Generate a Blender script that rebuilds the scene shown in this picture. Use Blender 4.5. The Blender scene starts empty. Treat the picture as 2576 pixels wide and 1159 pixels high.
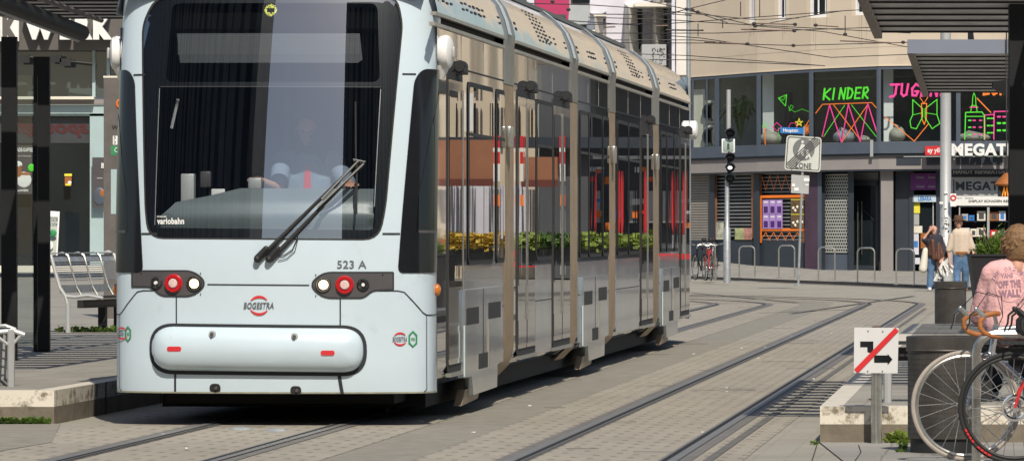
import bpy, bmesh, math, random
from mathutils import Vector, Matrix
from mathutils.geometry import delaunay_2d_cdt
random.seed(7)
R = math.radians
S = bpy.context.scene
# ---------------------------------------------------------------- camera
F = 14000.0; CX = 1288.0; HZ = 572.0; EYE = 1.45      # pixel units of a 2576 px wide picture
cam = bpy.data.objects.new('camera', bpy.data.cameras.new('camera')); S.collection.objects.link(cam)
cam.location = (0, 0, EYE); cam.rotation_euler = (R(90), 0, 0)
cam.data.sensor_width = 36; cam.data.lens = 36*F/2576; cam.data.shift_y = -(579.5-HZ)/2576
cam.data.clip_start = .5; cam.data.clip_end = 2000
S.camera = cam
# ---------------------------------------------------------------- light
SUN = Vector((.16, -.9, 1)).normalized()
w = bpy.data.worlds.new('World'); S.world = w; w.use_nodes = True
nt = w.node_tree; bg = nt.nodes['Background']
sky = nt.nodes.new('ShaderNodeTexSky'); sky.sky_type = 'NISHITA'; sky.sun_disc = False
sky.sun_elevation = math.asin(SUN.z); sky.sun_rotation = math.atan2(SUN.x, SUN.y); sky.dust_density = 1.5
nt.links.new(sky.outputs[0], bg.inputs[0]); bg.inputs[1].default_value = .105
sl = bpy.data.lights.new('sun', 'SUN'); sl.energy = 4.6; sl.angle = R(.5); sl.color = (1, .92, .79)
so = bpy.data.objects.new('sun', sl); S.collection.objects.link(so)
so.rotation_euler = SUN.to_track_quat('Z', 'Y').to_euler(); so.location = (10, -30, 60)
S.view_settings.view_transform = 'Standard'; S.view_settings.look = 'None'
S.view_settings.exposure = 0.0; S.view_settings.gamma = 1
# ---------------------------------------------------------------- projection helpers (photo measurements -> places)
def P(px, py, Y): return Vector(((px-CX)*Y/F, Y, EYE-(py-HZ)*Y/F))
def G(px, py, h=0): return P(px, py, (EYE-h)*F/(py-HZ))
# ---------------------------------------------------------------- materials
def pm(name, col, rough=.6, metal=0, var=.1, scale=3, bump=0, bscale=30, coat=0, spec=.5, emit=None, dist=.01, stain_shade=None):
    m = bpy.data.materials.new(name); m.use_nodes = True; n = m.node_tree; b = n.nodes['Principled BSDF']
    b.inputs['Roughness'].default_value = rough; b.inputs['Metallic'].default_value = metal
    b.inputs['Coat Weight'].default_value = coat; b.inputs['Coat Roughness'].default_value = .03
    b.inputs['Specular IOR Level'].default_value = spec
    g = n.nodes.new('ShaderNodeNewGeometry'); c4 = (*col, 1)
    if var:
        t = n.nodes.new('ShaderNodeTexNoise'); t.inputs['Scale'].default_value = scale; t.inputs['Detail'].default_value = 6
        t.inputs['Roughness'].default_value = .65
        n.links.new(g.outputs['Position'], t.inputs['Vector'])
        r = n.nodes.new('ShaderNodeValToRGB'); r.color_ramp.elements[0].position = .3; r.color_ramp.elements[1].position = .7
        r.color_ramp.elements[0].color = (*[c*(1-var) for c in col], 1)
        r.color_ramp.elements[1].color = (*[min(1, c*(1+var)) for c in col], 1)
        n.links.new(t.outputs[0], r.inputs[0]); out = r.outputs[0]
        if stain_shade:                                    # (colour, scale, threshold): blotches of dirt, on the louvres painted shadow
            t2 = n.nodes.new('ShaderNodeTexNoise'); t2.inputs['Scale'].default_value = stain_shade[1]; t2.inputs['Detail'].default_value = 8
            t2.inputs['Roughness'].default_value = .7
            n.links.new(g.outputs['Position'], t2.inputs['Vector'])
            mr = n.nodes.new('ShaderNodeMapRange'); mr.inputs[1].default_value = stain_shade[2]; mr.inputs[2].default_value = stain_shade[2]+.12
            n.links.new(t2.outputs[0], mr.inputs[0])
            mx = n.nodes.new('ShaderNodeMix'); mx.data_type = 'RGBA'
            n.links.new(mr.outputs[0], mx.inputs[0]); n.links.new(out, mx.inputs[6]); mx.inputs[7].default_value = (*stain_shade[0], 1); out = mx.outputs[2]
        n.links.new(out, b.inputs['Base Color'])
    else: b.inputs['Base Color'].default_value = c4
    if emit: b.inputs['Emission Color'].default_value = (*emit[0], 1); b.inputs['Emission Strength'].default_value = emit[1]
    if bump:
        t = n.nodes.new('ShaderNodeTexNoise'); t.inputs['Scale'].default_value = bscale; t.inputs['Detail'].default_value = 5
        n.links.new(g.outputs['Position'], t.inputs['Vector'])
        bp = n.nodes.new('ShaderNodeBump'); bp.inputs['Strength'].default_value = bump; bp.inputs['Distance'].default_value = dist
        n.links.new(t.outputs[0], bp.inputs['Height']); n.links.new(bp.outputs[0], b.inputs['Normal'])
    m.diffuse_color = c4
    return m
def glass(name, tint=(.8,.85,.85), ior=1.5, rough=0, boost=1.0):
    m = bpy.data.materials.new(name); m.use_nodes = True; n = m.node_tree; n.nodes.clear()
    o = n.nodes.new('ShaderNodeOutputMaterial'); tr = n.nodes.new('ShaderNodeBsdfTransparent'); tr.inputs[0].default_value = (*tint, 1)
    gl = n.nodes.new('ShaderNodeBsdfGlossy'); gl.inputs['Roughness'].default_value = rough
    fr = n.nodes.new('ShaderNodeFresnel'); fr.inputs[0].default_value = ior
    mu = n.nodes.new('ShaderNodeMath'); mu.operation = 'MULTIPLY'; mu.inputs[1].default_value = boost; mu.use_clamp = True
    mx = n.nodes.new('ShaderNodeMixShader')
    ge = n.nodes.new('ShaderNodeNewGeometry'); n.links.new(fr.outputs[0], mu.inputs[0]); m3 = n.nodes.new('ShaderNodeMath'); m3.operation = 'SUBTRACT'; m3.use_clamp = True; n.links.new(mu.outputs[0], m3.inputs[0]); n.links.new(ge.outputs['Backfacing'], m3.inputs[1]); n.links.new(m3.outputs[0], mx.inputs[0])
    n.links.new(tr.outputs[0], mx.inputs[1]); n.links.new(gl.outputs[0], mx.inputs[2]); n.links.new(mx.outputs[0], o.inputs[0])
    return m
TH = math.atan(.0951)                                  # heading of the straight tracks
def node_chain(m):
    n = m.node_tree; b = n.nodes['Principled BSDF']; return n, b
def mathn(n, op, a, b=None, clamp=False):
    x = n.nodes.new('ShaderNodeMath'); x.operation = op; x.use_clamp = clamp
    for i, v in enumerate((a, b)):
        if v is None: continue
        if isinstance(v, (int, float)): x.inputs[i].default_value = v
        else: n.links.new(v, x.inputs[i])
    return x.outputs[0]
def paving(name, col, du, dv, jw, jcol, dots=None, var=.22, stag=.5, rot=TH, bump=.4, blotch=.42):
    """pavers laid along the tracks: u along, v across; joints jw wide; dots = (len, width) dark spacer gaps at the corners"""
    m = bpy.data.materials.new(name); m.use_nodes = True; n, b = node_chain(m)
    b.inputs['Roughness'].default_value = .85; b.inputs['Specular IOR Level'].default_value = .25
    g = n.nodes.new('ShaderNodeNewGeometry')
    mp = n.nodes.new('ShaderNodeMapping'); mp.vector_type = 'POINT'; mp.inputs['Rotation'].default_value = (0, 0, rot)
    n.links.new(g.outputs['Position'], mp.inputs[0])
    wv = n.nodes.new('ShaderNodeTexNoise'); wv.inputs['Scale'].default_value = 1.5; n.links.new(g.outputs['Position'], wv.inputs['Vector'])
    sp = n.nodes.new('ShaderNodeSeparateXYZ'); n.links.new(mp.outputs[0], sp.inputs[0])
    wob = mathn(n, 'MULTIPLY', mathn(n, 'SUBTRACT', wv.outputs[0], .5), .06)
    v = mathn(n, 'DIVIDE', mathn(n, 'ADD', sp.outputs[0], wob), dv)
    row = mathn(n, 'FLOOR', v)
    u = mathn(n, 'ADD', mathn(n, 'DIVIDE', sp.outputs[1], du), mathn(n, 'MULTIPLY', row, stag))
    fu = mathn(n, 'FRACT', u); fv = mathn(n, 'FRACT', v)
    ju = mathn(n, 'LESS_THAN', fu, jw/du); jv = mathn(n, 'LESS_THAN', fv, jw/dv)
    joint = mathn(n, 'MAXIMUM', ju, jv)
    cmb = n.nodes.new('ShaderNodeCombineXYZ'); n.links.new(row, cmb.inputs[0]); n.links.new(mathn(n, 'FLOOR', u), cmb.inputs[1])
    wn = n.nodes.new('ShaderNodeTexWhiteNoise'); wn.noise_dimensions = '2D'; n.links.new(cmb.outputs[0], wn.inputs[0])
    big = n.nodes.new('ShaderNodeTexNoise'); big.inputs['Scale'].default_value = .35; big.inputs['Detail'].default_value = 7; big.inputs['Roughness'].default_value = .7
    n.links.new(g.outputs['Position'], big.inputs['Vector'])
    fine = n.nodes.new('ShaderNodeTexNoise'); fine.inputs['Scale'].default_value = 28; fine.inputs['Detail'].default_value = 4
    n.links.new(g.outputs['Position'], fine.inputs['Vector'])
    val = mathn(n, 'ADD', mathn(n, 'ADD', 1-var*.5-blotch*.5-.25, mathn(n, 'MULTIPLY', wn.outputs[0], var)),
                mathn(n, 'ADD', mathn(n, 'MULTIPLY', big.outputs[0], blotch*2-blotch*.5), mathn(n, 'MULTIPLY', fine.outputs[0], .5)))
    val = mathn(n, 'SUBTRACT', val, mathn(n, 'MULTIPLY', joint, jcol))
    if dots:
        du_, dv_ = dots
        dm = mathn(n, 'MULTIPLY', mathn(n, 'LESS_THAN', fu, du_), mathn(n, 'LESS_THAN', fv, dv_))
        dm = mathn(n, 'MULTIPLY', dm, mathn(n, 'GREATER_THAN', wn.outputs[0], .12))
        val = mathn(n, 'SUBTRACT', val, mathn(n, 'MULTIPLY', dm, .4))
    val = mathn(n, 'MAXIMUM', val, .15)
    mx = n.nodes.new('ShaderNodeVectorMath'); mx.operation = 'SCALE'; mx.inputs[0].default_value = col; n.links.new(val, mx.inputs['Scale'])
    n.links.new(mx.outputs[0], b.inputs['Base Color'])
    bp = n.nodes.new('ShaderNodeBump'); bp.inputs['Strength'].default_value = bump; bp.inputs['Distance'].default_value = .01
    n.links.new(val, bp.inputs['Height']); n.links.new(bp.outputs[0], b.inputs['Normal'])
    m.diffuse_color = (*col, 1)
    return m
def wavy(name, col, rough, metal, coat=0, amp=.25, sc=(1.2, 1.2, .5), spec=.5, grime=.0):
    """glossy sheet metal or glazing that ripples its reflections"""
    m = bpy.data.materials.new(name); m.use_nodes = True; n, b = node_chain(m)
    b.inputs['Roughness'].default_value = rough; b.inputs['Metallic'].default_value = metal
    b.inputs['Coat Weight'].default_value = coat; b.inputs['Specular IOR Level'].default_value = spec
    tc = n.nodes.new('ShaderNodeTexCoord'); mp = n.nodes.new('ShaderNodeMapping'); mp.inputs['Scale'].default_value = sc
    n.links.new(tc.outputs['Object'], mp.inputs[0])
    t = n.nodes.new('ShaderNodeTexNoise'); t.inputs['Scale'].default_value = 1; t.inputs['Detail'].default_value = 1.5
    n.links.new(mp.outputs[0], t.inputs['Vector'])
    bp = n.nodes.new('ShaderNodeBump'); bp.inputs['Strength'].default_value = amp; bp.inputs['Distance'].default_value = .02
    n.links.new(t.outputs[0], bp.inputs['Height']); n.links.new(bp.outputs[0], b.inputs['Normal'])
    t2 = n.nodes.new('ShaderNodeTexNoise'); t2.inputs['Scale'].default_value = 2; t2.inputs['Detail'].default_value = 8; n.links.new(tc.outputs['Object'], t2.inputs['Vector'])
    r = n.nodes.new('ShaderNodeValToRGB'); r.color_ramp.elements[0].color = (*[c*(1-grime) for c in col], 1); r.color_ramp.elements[1].color = (*col, 1)
    r.color_ramp.elements[0].position = .35; r.color_ramp.elements[1].position = .6
    n.links.new(t2.outputs[0], r.inputs[0]); n.links.new(r.outputs[0], b.inputs['Base Color'])
    m.diffuse_color = (*col, 1)
    return m
M = {}
M['mint'] = pm('mint_paint', (.525,.625,.69), .28, 0, .035, 2, coat=.5, stain_shade=((.43,.52,.56), 2.5, .62))
M['mint_trim'] = pm('mint_trim', (.5,.6,.6), .35, 0, .04, coat=.3)
M['black'] = pm('black_gloss', (.012,.013,.015), .12, 0, .1)
M['frit'] = pm('black_frit', (.006,.007,.009), .35, 0, .1)
M['blackm'] = pm('black_matte', (.015,.015,.016), .6, 0, .2)
M['rubber'] = pm('rubber', (.02,.02,.02), .75, 0, .2)
M['seam'] = pm('seam', (.02,.025,.028), .8, 0, 0)
M['dgrey'] = pm('dark_grey_paint', (.075,.07,.075), .4, 0, .1)
M['steel'] = pm('brushed_steel', (.55,.54,.5), .3, .9, .15, 20)
M['steel_soft'] = pm('galvanised_steel', (.42,.44,.45), .5, .6, .2, 9, .1)
M['chrome'] = pm('chrome', (.75,.75,.75), .12, 1, .05)
M['side'] = wavy('polished_side_panel', (.38,.42,.47), .022, .88, .3, .06, (.5, .8, .35), grime=.15)
M['sidelow'] = wavy('satin_side_panel', (.45,.51,.57), .13, .65, .2, .35, (.6, 1.1, .7), grime=.3)
M['fairing'] = wavy('roof_fairing', (.46,.50,.54), .07, .85, .2, .9, (.8, .45, 5.0), grime=.2)
M['darkglass'] = wavy('dark_side_glass', (.006,.007,.008), .004, 0, 0, .03, (.4, 1.6, .25), spec=.6)
M['doorlow'] = wavy('door_panel', (.08,.07,.065), .12, .4, .6, .3, (.6, 1.2, .8), grime=.3)
M['bellow'] = pm('dusty_sunlit_bellow', (.32,.245,.165), .5, .2, .18, 4, .2, 60)  # dust and warm light on the lower bellows both put into this tan
M['bellowtop'] = pm('silver_bellow_trim', (.42,.39,.34), .35, .6, .15, 6)
M['underdark'] = pm('underframe_shadow', (.007,.007,.007), .8, 0, .3)
M['wind'] = glass('windscreen_glass', (.86,.9,.92), 1.5, 0, 8.0)
M['glass'] = glass('window_glass', (.9,.93,.93), 1.5, 0, 1.0)
M['darkpane'] = pm('dark_pane', (.012,.017,.02), .04, 0, .3, .6, spec=.25)
M['white'] = pm('white_paint', (.78,.78,.76), .45, 0, .05)
M['cream'] = pm('cream_paint', (.72,.68,.58), .5, 0, .06)
M['red'] = pm('red_paint', (.6,.03,.035), .35, 0, .08)
M['redlens'] = pm('red_lens', (.5,.01,.015), .12, 0, .1, coat=1)
M['amber'] = pm('amber_lens', (.55,.16,.01), .15, 0, .1, coat=1)
M['lampon'] = pm('lit_headlamp', (1,.8,.5), .3, 0, 0, emit=((1,.72,.38), 3.2))
M['lampsoft'] = pm('lit_marker', (.55,.42,.4), .2, 0, .4, 90, emit=((1,.5,.4), .12))
M['led'] = pm('led_yellow', (.4,.4,.05), .5, 0, 0, emit=((.85,.85,.12), 1.2))
M['textgrey'] = pm('grey_lettering', (.1,.11,.12), .5, 0, 0)
M['green'] = pm('green_paint', (.03,.25,.09), .5, 0, .05)
M['dash'] = pm('dashboard', (.16,.19,.2), .38, 0, .1, 3)
M['skin'] = pm('skin', (.55,.3,.22), .55, 0, .08, 12)
M['shirt'] = pm('pale_blue_shirt', (.2,.25,.33), .8, 0, .08, 6)
M['pink'] = pm('pink_cotton', (.74,.42,.42), .85, 0, .07, 5, .6, 7, dist=.06)
M['hairb'] = pm('light_brown_hair', (.19,.105,.045), .6, 0, .45, 45, .6, 90)
M['haird'] = pm('dark_brown_hair', (.09,.035,.02), .5, 0, .4, 30, .3, 60)
M['jeans'] = pm('blue_denim', (.09,.17,.3), .85, 0, .35, 9)
M['navy'] = pm('dark_cotton', (.03,.03,.045), .85, 0, .2)
M['knit'] = pm('beige_knit', (.58,.48,.38), .9, 0, .08, 30, .3, 60)
M['tan'] = pm('brown_leather', (.32,.11,.025), .5, 0, .15, 9)
M['hat'] = pm('brown_felt', (.1,.05,.028), .85, 0, .15)
M['tyre'] = pm('tyre', (.018,.018,.018), .75, 0, .2, 30)
M['tyreg'] = pm('grey_tyre', (.36,.32,.28), .8, 0, .15, 20)
M['barwrap'] = pm('tan_bar_tape', (.36,.13,.035), .6, 0, .2, 40)
M['redgloss'] = pm('red_frame_paint', (.55,.02,.02), .2, 0, 0, coat=1)
M['plaster'] = pm('beige_render', (.55,.47,.37), .9, 0, .05, .6, .15, 20, stain_shade=((.46,.385,.30), .45, .56))
M['plaster2'] = pm('beige_render_light', (.62,.53,.41), .9, 0, .04, .6)
M['lilac'] = pm('lilac_render', (.62,.61,.68), .9, 0, .1, .8, .15, 20, stain_shade=((.36,.35,.36), .9, .6))
M['oldwhite'] = pm('weathered_white_render', (.66,.63,.58), .9, 0, .1, 1, .15, 20, stain_shade=((.22,.18,.13), 1.2, .62))
M['magenta'] = pm('magenta_cladding', (.42,.03,.11), .6, 0, .08, 2)
M['blueg'] = pm('blue_grey_metal', (.09,.11,.145), .4, .2, .12, 1)
M['bluegd'] = pm('dark_blue_grey', (.035,.045,.06), .45, .1, .15, 1)
M['lintel'] = pm('grey_concrete_band', (.26,.24,.235), .85, 0, .08, 1)
M['purpled'] = pm('dark_purple_tiles', (.06,.035,.06), .3, 0, .3, 1.5)
M['shutter'] = pm('grey_slats', (.2,.21,.22), .5, .2, .15, 2)
M['wood'] = pm('orange_brown_wood', (.33,.15,.07), .6, 0, .2, 3)
M['orange'] = pm('orange_tape', (.85,.2,.02), .6, 0, .05)
M['neong'] = pm('neon_green_paint', (.08,.72,.03), .7, 0, 0)
M['neonp'] = pm('neon_pink_paint', (.8,.05,.3), .7, 0, 0)
M['violet'] = pm('violet_poster', (.42,.27,.62), .6, 0, .12, 3)
M['violetd'] = pm('dark_violet_print', (.07,.02,.16), .6, 0, .3, 3)
M['plum'] = pm('plum_sign', (.13,.02,.16), .5, 0, .1)
M['brownp'] = pm('brown_poster', (.14,.09,.04), .6, 0, .4, 4)
M['brick'] = pm('painted_brick', (.27,.25,.22), .9, 0, .12, 2)
M['blue'] = pm('blue_sign', (.02,.17,.5), .4, 0, .03)
M['bluet'] = pm('blue_print', (.05,.2,.5), .5, 0, .05)
M['yellow'] = pm('yellow_paper', (.75,.66,.05), .6, 0, .1, 5)
M['signback'] = pm('sign_aluminium', (.45,.46,.46), .45, .3, .06)
M['leaf'] = pm('leaf_green', (.07,.14,.025), .6, 0, .5, 14)
M['leafy'] = pm('leaf_yellow_green', (.22,.3,.05), .6, 0, .4, 14)
M['flower'] = pm('yellow_flowers', (.5,.34,.04), .6, 0, .5, 20)
M['grass'] = pm('weeds', (.13,.22,.04), .7, 0, .5, 9)
M['bark'] = pm('bark', (.1,.07,.05), .9)
M['bin'] = pm('bin_steel', (.075,.068,.062), .45, .35, .35, 5, .12, 30)
M['post'] = pm('anthracite_post', (.012,.013,.015), .55, 0, .3, 2, spec=.25)
M['slat'] = pm('grey_louvre', (.48,.48,.5), .5, .3, .22, 5, .1, stain_shade=((.08,.08,.08), 2.5, .63))  # dark blotches painted for shadow patches on the slats
M['slatfr'] = pm('louvre_frame', (.2,.17,.15), .6, .2, .25, 6)
M['fascia'] = pm('fascia_grey_blue', (.26,.29,.36), .3, .3, .04)
M['werkf'] = pm('brown_grey_fascia', (.105,.096,.09), .6, 0, .06)
M['mintpost'] = pm('pale_mint_frame', (.36,.47,.48), .5, 0, .05)
M['stele'] = pm('grey_steel_stele', (.17,.155,.145), .45, .5, .2, 4)
M['kerbw'] = pm('white_kerb_paint', (.66,.61,.52), .9, 0, .08, 4, .2, stain_shade=((.2,.17,.12), 8, .49))
M['kerbtop'] = pm('white_kerb_top', (.55,.51,.44), .9, 0, .12, 4, .2, stain_shade=((.3,.27,.22), 3, .62))
M['kerbd'] = pm('kerb_concrete', (.17,.145,.11), .95, 0, .25, 6, .3, stain_shade=((.07,.06,.04), 5, .58))
M['asphalt'] = pm('asphalt', (.225,.21,.175), .9, 0, .2, 5, .35, 90, stain_shade=((.21,.2,.18), 2.3, .58))
M['asphalt2'] = pm('dark_asphalt', (.12,.115,.108), .9, 0, .25, 4, .3, 90)
M['seal'] = pm('rail_sealing', (.15,.14,.128), .7, 0, .2, 3)
M['railh'] = pm('rail_head', (.26,.25,.235), .55, .6, .1, 5)
M['groove'] = pm('rail_groove', (.01,.01,.01), .9, 0, 0)
M['wire'] = pm('wire', (.05,.045,.045), .6, .3, 0)
M['copper'] = pm('insulator', (.12,.07,.05), .5, 0, .1)
M['awn'] = pm('brown_awning', (.3,.13,.07), .8, 0, .1, 2)
M['dfac'] = pm('dark_facade', (.075,.08,.09), .6, 0, .2, .3)
M['pave'] = paving('street_pavers', (.268,.252,.215), .4, .2, .012, .12, None, .12, .5)
M['pavet'] = paving('track_pavers', (.272,.248,.205), .5, .118, .006, .07, (.3, .34), .1, .35)
M['pavep'] = paving('platform_pavers', (.25,.237,.208), .4, .3, .014, .2, None, .18, .5)
M['slab'] = paving('pavement_slabs', (.25,.24,.218), .75, .5, .016, .3, None, .15, .3)
# ---------------------------------------------------------------- mesh builder
class MB:
    def __init__(s): s.v = []; s.f = []
    def add(s, vs, fs):
        k = len(s.v); s.v += [Vector(v) for v in vs]; s.f += [tuple(i+k for i in f) for f in fs]; return s
    def box(s, c, d, rz=0, M3=None):
        vs = [Vector((x*d[0]/2, y*d[1]/2, z*d[2]/2)) for x in (-1,1) for y in (-1,1) for z in (-1,1)]
        m = M3 or Matrix.Rotation(rz, 3, 'Z')
        return s.add([m @ v + Vector(c) for v in vs], [(0,1,3,2),(4,6,7,5),(0,4,5,1),(2,3,7,6),(0,2,6,4),(1,5,7,3)])
    def hexa(s, q, back):                              # q: 4 corners ccw from the front, back: vector to the rear face
        b = [Vector(p)+Vector(back) for p in q]
        return s.add([Vector(p) for p in q]+b, [(0,1,2,3),(7,6,5,4),(0,4,5,1),(1,5,6,2),(2,6,7,3),(3,7,4,0)])
    def quad(s, a, b, c, d): return s.add([a,b,c,d], [(0,1,2,3)])
    def tube(s, pts, r, n=8, caps=True):
        pts = [Vector(p) for p in pts]; rs = r if isinstance(r, (list, tuple)) else [r]*len(pts)
        k0 = len(s.v); up = Vector((0,0,1)); prev = None
        for i, p in enumerate(pts):
            t = (pts[min(i+1, len(pts)-1)]-pts[max(i-1, 0)]).normalized()
            if prev is None:
                a = t.cross(up if abs(t.z) < .9 else Vector((1,0,0))).normalized()
            else: a = (prev - t*prev.dot(t)).normalized()
            b = t.cross(a); prev = a
            for j in range(n):
                an = 2*math.pi*j/n; s.v.append(p+(a*math.cos(an)+b*math.sin(an))*rs[i])
        for i in range(len(pts)-1):
            for j in range(n):
                a0 = k0+i*n+j; a1 = k0+i*n+(j+1) % n; s.f.append((a0, a1, a1+n, a0+n))
        if caps: s.f.append(tuple(k0+j for j in range(n))[::-1]); s.f.append(tuple(k0+(len(pts)-1)*n+j for j in range(n)))
        return s
    def ring(s, c, r, tr, axis=(0,1,0), n=40, m=8):     # torus
        c = Vector(c); ax = Vector(axis).normalized(); a = ax.cross(Vector((0,0,1))); a = a.normalized() if a.length > .01 else Vector((1,0,0)); b = ax.cross(a)
        tr = tr if isinstance(tr, tuple) else (tr, tr)
        k = len(s.v)
        for i in range(n):
            an = 2*math.pi*i/n; d = a*math.cos(an)+b*math.sin(an)
            for j in range(m):
                t = 2*math.pi*j/m; s.v.append(c+d*(r+tr[0]*math.cos(t))+ax*tr[1]*math.sin(t))
        for i in range(n):
            for j in range(m):
                s.f.append((k+i*m+j, k+((i+1) % n)*m+j, k+((i+1) % n)*m+(j+1) % m, k+i*m+(j+1) % m))
        return s
    def lathe(s, c, prof, axis=(0,0,1), n=24, sx=1):     # prof: (radius, along axis)
        c = Vector(c); ax = Vector(axis).normalized(); a = ax.cross(Vector((0,1,0)) if abs(ax.y) < .9 else Vector((0,0,1))).normalized(); b = ax.cross(a)
        k = len(s.v)
        for r, h in prof:
            for j in range(n):
                t = 2*math.pi*j/n; s.v.append(c+ax*h+(a*math.cos(t)*sx+b*math.sin(t))*r)
        for i in range(len(prof)-1):
            for j in range(n): s.f.append((k+i*n+j, k+i*n+(j+1) % n, k+(i+1)*n+(j+1) % n, k+(i+1)*n+j))
        s.f.append(tuple(k+j for j in range(n))[::-1]); s.f.append(tuple(k+(len(prof)-1)*n+j for j in range(n)))
        return s
    def ell(s, c, r, n=14, m=8):
        c = Vector(c); r = r if isinstance(r, (tuple, list)) else (r, r, r); k = len(s.v)
        s.v.append(c-Vector((0,0,r[2])))
        for i in range(1, m):
            ph = -math.pi/2+math.pi*i/m
            for j in range(n):
                t = 2*math.pi*j/n; s.v.append(c+Vector((r[0]*math.cos(ph)*math.cos(t), r[1]*math.cos(ph)*math.sin(t), r[2]*math.sin(ph))))
        s.v.append(c+Vector((0,0,r[2]))); e = len(s.v)-1
        for j in range(n): s.f.append((k, k+1+(j+1) % n, k+1+j)); s.f.append((e, e-n+j, e-n+(j+1) % n))
        for i in range(m-2):
            for j in range(n): a = k+1+i*n+j; b = k+1+i*n+(j+1) % n; s.f.append((a, b, b+n, a+n))
        return s
    def cap(s, p0, p1, r0, r1=None):                    # tapered capsule (closed)
        r1 = r0 if r1 is None else r1
        s.tube([p0, p1], [r0, r1], 12); s.ell(p0, r0, 12, 6); s.ell(p1, r1, 12, 6); return s
    def bev(s, c, d, b=.01, rz=0):                      # box with bevelled edges
        bm = bmesh.new(); bmesh.ops.create_cube(bm, size=1)
        for v in bm.verts: v.co = Vector((v.co.x*d[0], v.co.y*d[1], v.co.z*d[2]))
        bmesh.ops.bevel(bm, geom=list(bm.edges), offset=b, segments=2, affect='EDGES', profile=.5)
        m = Matrix.Rotation(rz, 3, 'Z'); bm.verts.index_update()
        s.add([m @ v.co + Vector(c) for v in bm.verts], [tuple(v.index for v in f.verts) for f in bm.faces]); bm.free(); return s
    def build(s, name, mat, parent=None, local=False, origin=None, smooth=True, ang=35, recalc=True):
        me = bpy.data.meshes.new(name)
        o0 = Vector((0,0,0))
        if parent is not None and not local: o0 = worldloc(parent)
        elif parent is None and origin is not None: o0 = Vector(origin)
        me.from_pydata([tuple(v-o0) for v in s.v], [], s.f)
        if recalc:
            bm = bmesh.new(); bm.from_mesh(me); bmesh.ops.recalc_face_normals(bm, faces=bm.faces); bm.to_mesh(me); bm.free()
        me.materials.append(mat)
        if smooth: me.shade_smooth(); me.set_sharp_from_angle(angle=R(ang))
        ob = bpy.data.objects.new(name, me); S.collection.objects.link(ob)
        if parent is not None: ob.parent = parent
        elif origin is not None: ob.location = o0
        return ob
def worldloc(o):
    l = Vector(o.location)
    while o.parent: o = o.parent; l += o.location
    return l
def tag(o, label, cat, group=None, kind=None):
    o['label'] = label; o['category'] = cat
    if group: o['group'] = group
    if kind: o['kind'] = kind
    return o
def thing(name, label, cat, loc, group=None, rz=0):
    o = bpy.data.objects.new(name, None); S.collection.objects.link(o); o.empty_display_size = .2
    o.location = loc; o.rotation_euler = (0, 0, rz); return tag(o, label, cat, group)
def struct(o, kind='structure'): o['kind'] = kind; return o
def dup(o, parent=None, label=None, loc=None, rz=None):
    c = o.copy(); S.collection.objects.link(c)
    if parent is not None: c.parent = parent
    if label: c['label'] = label
    if loc is not None: c.location = loc
    if rz is not None: c.rotation_euler = (0, 0, rz)
    for k in list(o.children): dup(k, c)
    return c
DG = bpy.context.evaluated_depsgraph_get
def text(st, bold=0, shear=0, extrude=0):
    """flat letters as (verts, faces) inside a unit box: x 0..1 wide, z 0..1 tall"""
    cu = bpy.data.curves.new('t', 'FONT'); cu.body = st; cu.size = 1; cu.offset = bold; cu.shear = shear; cu.resolution_u = 3; cu.space_character = 1+bold*1.6
    ob = bpy.data.objects.new('t', cu); S.collection.objects.link(ob); dg = DG(); ev = ob.evaluated_get(dg); me = ev.to_mesh()
    vs = [Vector((v.co.x, v.co.y)) for v in me.vertices]; fs = [tuple(p.vertices) for p in me.polygons]; ev.to_mesh_clear()
    bpy.data.objects.remove(ob); bpy.data.curves.remove(cu)
    x0 = min(v.x for v in vs); x1 = max(v.x for v in vs); y0 = min(v.y for v in vs); y1 = max(v.y for v in vs)
    return [((v.x-x0)/(x1-x0), (v.y-y0)/(y1-y0)) for v in vs], fs
def text_on(mb, st, fn, bold=0, shear=0):               # fn(a, b) -> 3D for a, b in 0..1
    vs, fs = text(st, bold, shear); mb.add([fn(a, b) for a, b in vs], fs); return mb
def flat_fn(o, r, u): o = Vector(o); r = Vector(r); u = Vector(u); return lambda a, b: o+r*a+u*b
def extrude_text(mb, st, fn, back, bold=0, shear=0):
    vs, fs = text(st, bold, shear); p = [fn(a, b) for a, b in vs]; n = len(p); back = Vector(back)
    cnt = {}
    for f in fs:
        for i in range(len(f)): a, b = f[i], f[(i+1) % len(f)]; cnt[(a, b)] = 1
    side = [(a, b, b+n, a+n) for (a, b) in cnt if (b, a) not in cnt]
    mb.add(p+[q+back for q in p], [tuple(f) for f in fs]+[tuple(i+n for i in f[::-1]) for f in fs]+side); return mb
def inside(p, poly):
    x, y = p; c = False; j = len(poly)-1
    for i in range(len(poly)):
        xi, yi = poly[i]; xj, yj = poly[j]
        if (yi > y) != (yj > y) and x < (xj-xi)*(y-yi)/(yj-yi)+xi: c = not c
        j = i
    return c
def rounded(poly, r, n=5):
    """round the corners of a 2D polygon; r a number or one per corner"""
    out = []; N = len(poly)
    for i in range(N):
        p = Vector(poly[i]); a = Vector(poly[i-1])-p; b = Vector(poly[(i+1) % N])-p; rr = r[i] if isinstance(r, (list, tuple)) else r
        rr = min(rr, a.length*.49, b.length*.49)
        if rr < 1e-4: out.append(tuple(p)); continue
        A = p+a.normalized()*rr; B = p+b.normalized()*rr
        for k in range(n+1):
            t = k/n; q = A*(1-t)**2+p*2*t*(1-t)+B*t*t; out.append(tuple(q))
    return out
def densify(poly, st):
    out = []
    for i in range(len(poly)):
        a = Vector(poly[i]); b = Vector(poly[(i+1) % len(poly)]); k = max(1, int((b-a).length/st))
        for j in range(k): out.append(tuple(a+(b-a)*j/k))
    return out
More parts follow.
